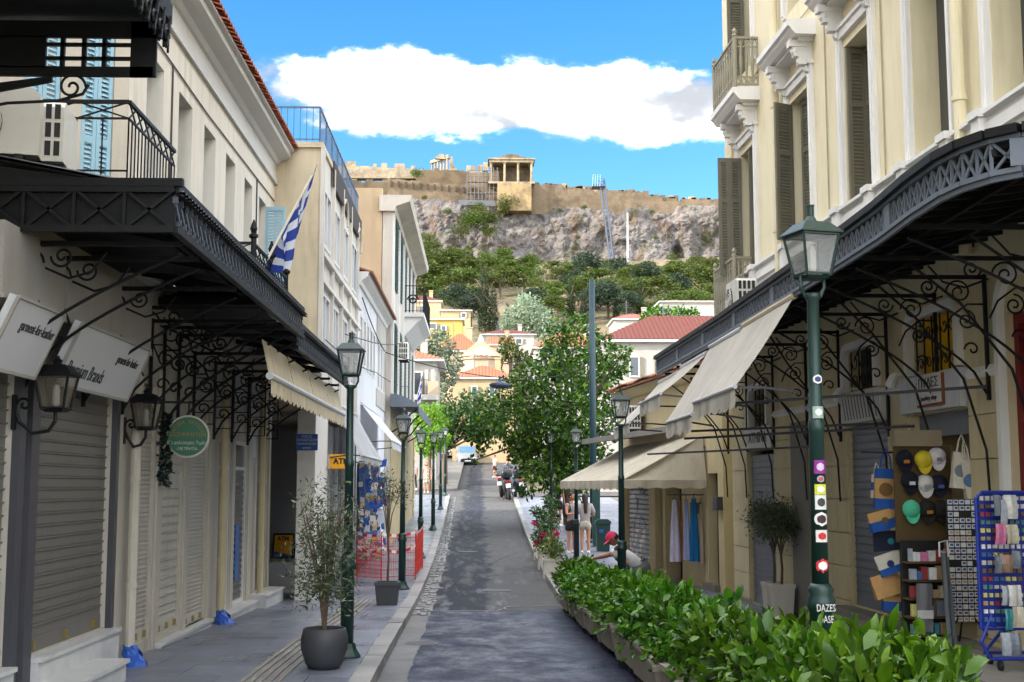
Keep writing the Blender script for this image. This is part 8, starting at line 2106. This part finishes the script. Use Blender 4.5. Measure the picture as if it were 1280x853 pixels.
def car(label, loc, rz, paint):
    """hatchback, nose towards -y"""
    t = thing('parked_car', label, 'car', loc, 'cars parked at the top of the lane'); t.rotation_euler = (math.atan2(gz(loc[1] + 2) - gz(loc[1] - 2), 4), 0, rz)
    mb = MB(); rows = []
    for y, zt, w, zb in ((-2.05, .62, .62, .30), (-1.95, .78, .78, .22), (-1.5, .90, .86, .20), (-.9, .98, .87, .20), (.2, 1.0, .88, .20), (1.5, 1.02, .87, .20), (1.95, .95, .80, .24), (2.05, .70, .70, .32)):
        rows.append([(-w, y, zb), (-w * 1.02, y, (zb + zt) * .5), (-w * .95, y, zt - .05), (-w * .8, y, zt), (0, y, zt + .03), (w * .8, y, zt), (w * .95, y, zt - .05), (w * 1.02, y, (zb + zt) * .5), (w, y, zb), (-w, y, zb)])
    mb.sheet(rows); mb.f.append(tuple(range(9))); n = len(rows[0]); mb.f.append(tuple(range((len(rows) - 1) * n, len(rows) * n - 1))); b = mb.build('body', paint, t, True, True)
    mb = MB(); mb.hexa([(-.80, -.85, .98), (.80, -.85, .98), (.76, 1.75, 1.0), (-.76, 1.75, 1.0), (-.60, -.12, 1.46), (.60, -.12, 1.46), (.58, 1.35, 1.46), (-.58, 1.35, 1.46)]); mb.build('cabin', paint, t, True)
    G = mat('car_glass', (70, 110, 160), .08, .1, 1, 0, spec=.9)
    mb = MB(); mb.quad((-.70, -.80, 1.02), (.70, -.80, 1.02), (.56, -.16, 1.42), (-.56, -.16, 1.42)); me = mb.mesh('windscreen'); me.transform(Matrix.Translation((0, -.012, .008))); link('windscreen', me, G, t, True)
    for s in (-1, 1):
        mb = MB(); mb.quad((s * .795, -.6, 1.03), (s * .77, 1.5, 1.04), (s * .61, 1.25, 1.41), (s * .62, -.1, 1.41)); me = mb.mesh('side_window'); me.transform(Matrix.Translation((s * .012, 0, 0))); link('side_window', me, G, t, True)
        mb = MB(); mb.ball((s * .62, -1.98, .68), .12, 10, 6, (1.3, .5, .7)); mb.build('headlight', mat('headlight', (220, 222, 224), .15), t, True)
        mb = MB(); mb.box(s * .88, -.62, .96, s * 1.02, -.5, 1.08); mb.build('wing_mirror', paint, t, True)
        for y in (-1.28, 1.28):
            mb = MB(); ring(mb, (s * .80, y, .31), .22, .09); w = mb.build('wheel', RUB, t, True, True); mb = MB(); mb.tube([(s * .82, y, .31), (s * .895, y, .31)], .18, 14); mb.build('rim', CHROME, w, True)
    mb = MB(); mb.box(-.5, -2.075, .36, .5, -2.0, .52); mb.build('grille', BLACK, t, True); mb = MB(); mb.box(-.26, -2.09, .40, .26, -2.07, .50); mb.build('number_plate', SIGNGREY, t, True)
    return t
y = 112.0; car('silver-grey car with blue reflecting windscreen at the top of the lane', Vector((at_y(583, 575, y).x, y, gz(y) + .02)), R(4), mat('car_grey', (112, 118, 124), .3, .05, spec=.7))
y = 116.0; car('pale car half hidden behind the grey one', Vector((at_y(557, 575, y).x, y, gz(y) + .02)), R(-4), mat('car_pale', (170, 172, 176), .3, .05, spec=.7))
# ------------------------------------------------------------------ souvenir shop: goods on show
TZ = .385
WHITEC = mat('card_white', (222, 222, 224), .6, .03); BLUEC = mat('card_blue', (62, 96, 160), .6, .15, 30); TANC = mat('card_tan', (188, 160, 120), .6, .2, 30); RACKB = mat('rack_black', (28, 28, 30), .5); RACKBLUE = mat('rack_blue', (28, 52, 150), .4, .08, 4, .03)
def rack_frame(y, px0, px1, py0, py1): return at_y(px0, py0, y), at_y(px1, py1, y)
# magnet rack
a, b = rack_frame(12.7, 1183, 1226, 624, 778); rk = thing('magnet_rack', 'black upright rack of small white souvenir magnets', 'display rack', ((a.x + b.x) / 2, 12.7, TZ))
mb = MB(); mb.box(a.x, 12.70, b.z, b.x, 12.73, a.z); mb.build('panel', RACKB, rk)
nr, nc = 20, 5
for i in range(nr):
    for j in range(nc):
        if (i, j) in ((2, 2), (2, 3), (5, 4), (10, 0), (10, 1), (10, 4)): continue
        w = (b.x - a.x) / nc; h = (a.z - b.z) / nr; cx = a.x + w * (j + .5); cz = a.z - h * (i + .5)
        piece('magnet', WHITEC, (cx, 12.690, cz), (w * .78, .014, h * .74), rk)
        if (i * 3 + j) % 10 not in (3, 7): piece('magnet_print', BLUEC if i % 7 < 5 else TANC, (cx, 12.6815, cz + h * .04), (w * .5, .004, h * .38), rk)
mb = MB(); cx = (a.x + b.x) / 2; mb.tube([(cx, 12.72, TZ + .3), (cx, 12.72, b.z)], .015, 6)
for k in range(3):
    an = R(90 + 120 * k); mb.tube([(cx, 12.72, TZ + .38), (cx + .3 * math.cos(an), 12.72 + .3 * math.sin(an) * .6, TZ + .02)], .012, 5)
mb.build('tripod', RACKB, rk)
# blue wheeled rack
a, b = rack_frame(11.2, 1219, 1296, 616, 786); br = thing('blue_rack', 'blue wheeled rack hung with magnets, key rings and wrapped pouches', 'display rack', ((a.x + b.x) / 2, 11.2, TZ))
mb = MB(); mb.box(a.x + .015, 11.20, b.z + .015, b.x, 11.22, a.z - .015); mb.build('board', RACKBLUE, br)
mb = MB(); mb.tube([(a.x, 11.19, b.z), (a.x, 11.19, a.z - .05), (a.x + .05, 11.19, a.z), (b.x, 11.19, a.z)], .018, 8); mb.tube([(a.x, 11.19, b.z), (b.x, 11.19, b.z)], .014, 6); mb.build('frame', RACKBLUE, br)
mb = MB(); zc = TZ + .1
mb.tube([(a.x + .12, 11.2, b.z), (a.x + .10, 11.2, zc + .35), (a.x - .02, 11.15, zc + .12), (a.x - .0, 11.0, zc), (b.x, 11.0, zc), (b.x, 11.4, zc), (a.x + .1, 11.4, zc), (a.x + .2, 11.25, zc + .2), (a.x + .3, 11.2, b.z)], .017, 6); mb.build('base', RACKBLUE, br)
for x_, y_ in ((a.x + .08, 11.0), (a.x + .40, 11.0), (a.x + .15, 11.4)):
    mb = MB(); mb.tube([(x_ - .015, y_, TZ + .042), (x_ + .015, y_, TZ + .042)], .042, 12); mb.build('caster', RACKB, br)
rnd = random.Random(5)
GOODS = [mat('goods_%d' % i, c, .5, .1, 30) for i, c in enumerate(((206, 200, 190), (176, 150, 110), (150, 60, 60), (70, 110, 170), (216, 206, 120), (120, 90, 70), (230, 230, 232), (90, 130, 120)))]
w = .052; nr = 16
for i in range(nr):
    for j in range(9):
        cx = a.x + .045 + j * w; cz = a.z - .05 - i * (a.z - b.z - .06) / nr
        if cx > b.x: continue
        piece('trinket', GOODS[(i * 5 + (j // 2 if i % 3 else j * 0)) % 8], (cx, 11.185, cz), (w * .72 * rnd.uniform(.8, 1.05), .018, .036 * rnd.uniform(.8, 1.1)), br)
PCH = [mat('pouch_%d' % i, c, .35, .18, 25, .1) for i, c in enumerate(((170, 178, 190), (206, 120, 160), (196, 190, 170), (120, 128, 140), (150, 120, 100), (60, 140, 150), (216, 214, 210)))]
for k, (px, py, wp, hp, m) in enumerate(((1247, 632, 9, 26, 3), (1256, 640, 9, 30, 0), (1265, 634, 16, 30, 6), (1252, 668, 14, 26, 1), (1266, 668, 15, 24, 2), (1248, 706, 9, 22, 3), (1258, 705, 16, 22, 4), (1272, 700, 12, 22, 3), (1258, 745, 8, 24, 0), (1270, 745, 16, 26, 6), (1262, 775, 10, 26, 5), (1273, 772, 14, 26, 2), (1258, 806, 12, 28, 0), (1270, 806, 15, 26, 3))):
    p = at_y(px, py, 11.0); ww, hh = wp * 11 / 1600, hp * 11 / 1600; mb = MB(); rr_ = rnd.uniform(-.1, .1)
    mb.sheet([[(p.x - ww / 2 + ww * s + rr_ * (t - .5) * hh, 11.02 + .012 * math.sin(s * 6 + k) - .02 * math.sin(PI * t), p.z + hh * (.5 - t)) for s in np.linspace(0, 1, 5)] for t in np.linspace(0, 1, 5)]); mb.build('pouch', PCH[m], br)
    mb = MB(); mb.bar((p.x, 11.02, p.z + hh * .5), (p.x, 11.19, p.z + hh * .5 + .015), .006, .006); mb.build('peg', CHROME, br)
# cap board with caps
BY = 13.35
a, b = rack_frame(BY, 1117, 1192, 556, 672); cbd = thing('cap_board', 'brown display board carrying caps beside the shop door', 'display board', ((a.x + b.x) / 2, BY, TZ))
BRN = mat('brown_board', (92, 74, 44), .8, .12); mb = MB(); mb.box(a.x, BY, b.z - .05, b.x, BY + .04, a.z); mb.build('board', BRN, cbd)
mb = MB(); mb.box(a.x - .02, BY - .10, a.z - .02, b.x - .12, BY + .06, a.z + .15); mb.build('header_box', mat('grey_carton', (140, 126, 104), .8), cbd)
for x_ in (a.x + .05, b.x - .05): 
    mb = MB(); mb.bar((x_, BY + .02, TZ), (x_, BY + .02, b.z), .03, .03); mb.build('leg', RACKB, cbd)
def cap_obj(px, py, col, lab, emblem=None):
    p = at_y(px, py, BY - .08); t = thing('cap', lab, 'cap', p, 'caps on the brown board'); m = cloth('cap_%d_%d_%d' % col, col); s = 1.0
    mb = MB(); rows = []
    for i in range(7):
        an = PI * .5 * i / 6; rows.append([(.095 * math.sin(an) * math.cos(b_), -.08 * math.cos(an) * 1.0 + .02, .095 * math.sin(an) * math.sin(b_) + .03) for b_ in np.linspace(0, 2 * PI, 17)])
    mb.sheet(rows); mb.build('crown', m, t, True, True)
    mb = MB(); mb.sheet([[(.085 * math.cos(b_), -.005 - .02 * r_, .03 - (.085 + .07 * r_) * abs(math.sin(b_))) for b_ in np.linspace(PI + .35, 2 * PI - .35, 9)] for r_ in (0, .5, 1)]); mb.build('visor', m, t, True, True)
    mb = MB(); mb.ball((0, -.065, .03), .01, 6, 4); mb.build('button', m, t, True)
    if emblem: mb = MB(); mb.box(-.03, -.068, -.02, .03, -.058, .015); mb.build('emblem', mat('emblem_%d_%d_%d' % emblem, emblem, .6), t, True)
for px, py, col, lab, em in ((1131, 577, (24, 26, 40), 'navy cap with orange badge, top row of the board', (190, 120, 40)), (1155, 578, (206, 186, 50), 'yellow cap with pale visor on the board', None), (1172, 574, (206, 200, 204), 'pale pink cap at the top of the board', (120, 110, 130)), (1138, 604, (20, 22, 34), 'black cap with white emblem on the board', (206, 206, 210)), (1157, 608, (206, 204, 202), 'white cap in the middle of the board', (150, 150, 156)), (1174, 608, (26, 28, 44), 'dark navy cap beside the white one', (70, 90, 160)), (1140, 640, (84, 196, 156), 'mint green cap on the board', None), (1160, 640, (38, 36, 34), 'charcoal cap beside the mint one', (190, 130, 40)), (1177, 640, (40, 38, 34), 'brown-black cap at the board edge', None)):
    cap_obj(px, py, col, lab, em)
# bags hung beside the caps
JUTE = (190, 150, 96)
def bag_obj(px, py, wp, hp, y, cols, lab, handle=True, tilt=0.0, group='bags hung outside the souvenir shop', disc_=None, name='tote_bag'):
    p = at_y(px, py, y); w, h = wp * y / 1600, hp * y / 1600; t = thing(name, lab, 'bag', p, group); t.rotation_euler = (0, tilt, random.uniform(-.15, .15)); n = len(cols)
    for i, c in enumerate(cols):
        z1, z0 = h * (.5 - i / n), h * (.5 - (i + 1) / n); f_ = lambda z: .045 * (1 - (z / h + .5)) + .012
        mb = MB(); mb.hexa([(-w / 2, -f_(z0), z0), (w / 2, -f_(z0), z0), (w / 2, f_(z0), z0), (-w / 2, f_(z0), z0), (-w / 2 * .97, -f_(z1), z1), (w / 2 * .97, -f_(z1), z1), (w / 2 * .97, f_(z1), z1), (-w / 2 * .97, f_(z1), z1)]); mb.build('panel', cloth('bag_%d_%d_%d' % c, c), t, True)
    if handle:
        mb = MB(); mb.tube([(-w * .28, -.01, h * .48), (-w * .2, -.01, h * .8), (0, 0, h * .98), (w * .2, -.01, h * .8), (w * .28, -.01, h * .48)], .009, 5); mb.build('handle', cloth('bag_%d_%d_%d' % cols[0], cols[0]), t, True)
    if disc_:
        me = disc(h * .17, .006, 16); me.transform(Matrix.Translation((0, -.05, -h * .02))); link('printed_disc', me, cloth('disc_%d_%d_%d' % disc_, disc_), t, True)
    return t
BL = (36, 84, 160); NV = (30, 34, 54); OFF = (206, 200, 186)
y_ = 13.7
bag_obj(1106, 611, 26, 50, y_, [BL, JUTE, JUTE, BL], 'blue banded jute tote with long handles at the top', True, .05, disc_=(120, 90, 56))
bag_obj(1096, 608, 12, 30, y_ + .1, [OFF, BL, OFF], 'narrow blue and white tote behind the jute one', True)
bag_obj(1104, 650, 38, 24, y_ - .05, [JUTE, BL], 'slanting jute bag with a blue foot', False, -.25, disc_=(110, 84, 52))
bag_obj(1112, 676, 40, 24, y_ - .02, [NV, NV], 'dark navy bag with a teal disc', False, -.1, disc_=(40, 130, 140))
bag_obj(1112, 704, 32, 26, y_ - .05, [OFF, OFF, BL], 'cream bag with blue foot and oval print', False, -.35, disc_=(40, 60, 110))
bag_obj(1108, 731, 36, 28, y_ - .02, [(196, 150, 100), JUTE], 'orange jute bag tilted on its hook', False, -.3)
bag_obj(1116, 752, 26, 22, y_, [JUTE, BL], 'lowest jute bag with a blue patch', False, .05)
bag_obj(1199, 588, 18, 46, 13.0, [OFF, OFF], 'pale canvas tote printed in grey hanging by the shop door', True, .1, disc_=(120, 130, 140))
bag_obj(1211, 600, 14, 50, 12.95, [OFF, OFF], 'narrow canvas tote with blue print by the shop door', True, -.1, disc_=(90, 120, 160))
mb = MB(); p = at_y(1106, 568, 13.72); mb.bar((p.x - .25, 13.75, p.z + .02), (p.x + .3, 13.75, p.z + .02), .02, .02); mb.bar((p.x + .25, 13.75, TZ), (p.x + .25, 13.75, p.z + .04), .025, .025); mb.bar((p.x + .25, 13.75, TZ), (p.x - .1, 13.75, TZ + .02), .025, .03)
o = mb.build('bag_stand', RACKB); tag(o, 'thin black stand from which the bags hang', 'stand')
# shelves of small goods under the caps
a, b = rack_frame(13.2, 1128, 1186, 676, 796); sh = thing('goods_shelf', 'crowded shelf of socks, towels and packets under the caps', 'shelf', ((a.x + b.x) / 2, 13.2, TZ))
mb = MB(); mb.box(a.x, 13.24, TZ, b.x, 13.27, a.z); mb.build('back', RACKB, sh)
for z in np.linspace(TZ + .05, a.z - .22, 5): piece('shelf_board', BRN, ((a.x + b.x) / 2, 13.14, z), (b.x - a.x, .2, .015), sh)
for i, z in enumerate(np.linspace(TZ + .06, a.z - .21, 5)):
    x = a.x + .02
    while x < b.x - .04:
        ww = rnd.uniform(.03, .09); hh = rnd.uniform(.08, .17); piece('packet', rnd.choice(GOODS + PCH), (x + ww / 2, 13.08 + rnd.uniform(-.02, .02), z + .006 + hh / 2), (ww * .92, .06, hh), sh); x += ww
for px, py, wp, hp, col, lab in ((1156, 760, 20, 60, (120, 120, 124), 'grey folded towel with white band hanging at the shelf'), ):
    p = at_y(px, py, 12.95); tw = thing('towel', lab, 'towel', p); w, h = wp * 12.95 / 1600, hp * 12.95 / 1600
    mb = MB(); mb.sheet([[(-w / 2 + w * s, .012 * math.sin(s * 7 + t * 2), h * (.5 - t)) for s in np.linspace(0, 1, 9)] for t in np.linspace(0, 1, 7)]); mb.build('cloth', cloth('grey_towel', col), tw, True)
    mb = MB(); mb.box(-w / 2, -.016, -h * .22, w / 2, -.012, -h * .05); mb.build('band', cloth('white_band', (206, 206, 204)), tw, True)
p = at_y(1182, 735, 12.55); sc = thing('scarf', 'long grey scarf hanging on a white hook by the magnet rack', 'scarf', p); mb = MB(); mb.sheet([[(-.04 + .08 * s + .05 * t, .02 * math.sin(s * 9 + 2 * t), .34 - .9 * t) for s in np.linspace(0, 1, 7)] for t in np.linspace(0, 1, 9)]); mb.build('cloth', cloth('grey_scarf', (110, 116, 120)), sc, True)
mb = MB(); mb.tube([(-.05, -.01, .3), (-.05, -.01, .44), (.03, -.01, .46), (.04, -.01, .3)], .01, 5); mb.build('hook', WHITEC, sc, True)
# glimpse of the shop behind: ochre panel, red panel, cartons
OCR = mat('ochre_shop_panel', (190, 142, 46), .8, .15, 3)
u0 = u5(1222); u1 = u5(1146)
mb = MB(); f5.box(mb, u0 + .1, u1 - .5, -1.1, -1.05, .42, 2.6); mb.build('shop_panel', OCR, R1)
mb = MB(); f5.box(mb, u1 - .55, u1 - .1, -.8, -.75, .42, 2.7); mb.build('red_shop_panel', REDP, R1)
mb = MB(); f5.box(mb, u0, u1, -.2, -.1, 2.5, 2.76); mb.build('half_open_shutter', BLUEGREYSH, R1)
# clothes outside the sandy house
def garment(px0, px1, y0, y1, Y, col, lab, flare=1.4):
    p = at_y((px0 + px1) / 2, y0, Y); q = at_y((px0 + px1) / 2, y1, Y); w = (px1 - px0) * Y / 1600; h = p.z - q.z; t = thing('garment', lab, 'dress', p, 'dresses hung outside the sandy house'); mb = MB(); rows = []
    for k in np.linspace(0, 1, 8): rows.append([(w * (.55 + (flare - .55) * k ** .7) * .5 * math.cos(b) * 1.0, .05 * (.4 + k) * math.sin(b) * (1 + .35 * math.sin(5 * b)), -h * k) for b in np.linspace(0, 2 * PI, 21)])
    mb.sheet(rows); mb.build('cloth', cloth('dress_%d_%d_%d' % col, col), t, True, True)
    mb = MB(); mb.tube([(-w * .3, 0, -.01), (0, 0, .05), (w * .3, 0, -.01)], .008, 5); mb.tube([(0, 0, .05), (0, 0, .10), (.03, 0, .12)], .006, 5); mb.build('hanger', BLACK, t, True)
gy = 25.5
for px0, px1, y0, y1, col, lab in ((838, 848, 625, 702, (196, 190, 214), 'long white lilac dress'), (849, 853, 625, 702, (140, 96, 50), 'tan dress squeezed between the others'), (854, 861, 626, 700, (150, 160, 200), 'pale blue striped dress'), (862, 872, 624, 702, (20, 104, 160), 'turquoise blue dress'), (873, 878, 630, 705, (176, 160, 148), 'beige patterned dress')):
    garment(px0, px1, y0, y1, gy + random.uniform(-.1, .1), col, lab + ' hanging outside the sandy house')
p, q = at_y(834, 620, gy), at_y(880, 620, gy); o = MB().bar((p.x, gy, p.z + .02), (q.x, gy, p.z + .02), .025, .025).bar((q.x, gy, p.z + .02), (q.x + .15, gy, p.z + .02), .025, .025).build('clothes_rail', POSTDARK); tag(o, 'dark rail holding the dresses', 'rail')
# souvenir bags outside the low grey building
rb = thing('bag_display', 'tall frame crowded with souvenirs under the white awning', 'display rack', (XW2 + .3, 31, gz(31)))
mb = MB(); mb.box(XW2 + .02, 30.4, gz(31) + .12, XW2 + .06, 36.5, 2.5); mb.build('panel', mat('navy_backing', (40, 50, 76), .8), rb)
for y in (30.4, 33.4, 36.4): mb = MB(); mb.bar((XW2 + .3, y, gz(y) + .1), (XW2 + .3, y, 2.5), .04, .04); mb.build('post', WHITE, rb)
rnd = random.Random(12); BG = [(40, 84, 170), (206, 204, 206), (70, 110, 180), (196, 170, 120), (30, 50, 110), (190, 196, 210), (150, 40, 50), (110, 120, 90)]
for i in range(9):
    for j in range(8):
        yy = 30.6 + j * .75 + rnd.uniform(-.15, .15); z = .35 + i * .22 + rnd.uniform(-.05, .05); c = rnd.choice(BG); s = rnd.uniform(.12, .26)
        mb = MB(); x = XW2 + .1 + rnd.uniform(0, .22); mb.hexa([(x, yy, z), (x + .08, yy - .02, z), (x + .08, yy + s, z), (x, yy + s, z), (x + .02, yy + .02, z + s), (x + .05, yy + .02, z + s), (x + .05, yy + s * .9, z + s), (x + .02, yy + s * .9, z + s)])
        mb2 = None; o = mb.build('souvenir', cloth('souv_%d_%d_%d' % c, c), rb)
for j in range(64):
    s = rnd.uniform(.06, .15); z = .35 + (j % 16) * .135 + rnd.uniform(-.04, .04); x = XW2 + .10 + (j // 16) * .14 + rnd.uniform(-.04, .04); c = rnd.choice(BG[:6] + BG[:3] + BG[:2]); k = rnd.uniform(-.05, .05); yy = 30.2 - rnd.random() * .15; mb = MB(); mb.hexa([(x, yy, z), (x + s, yy, z + k), (x + s, yy + .05, z + k), (x, yy + .05, z), (x + k, yy + .01, z + s * 1.2), (x + s + k, yy + .01, z + s * 1.2 + k), (x + s + k, yy + .04, z + s * 1.2 + k), (x + k, yy + .04, z + s * 1.2)]); mb.build('souvenir', cloth('souv_%d_%d_%d' % c, c), rb)
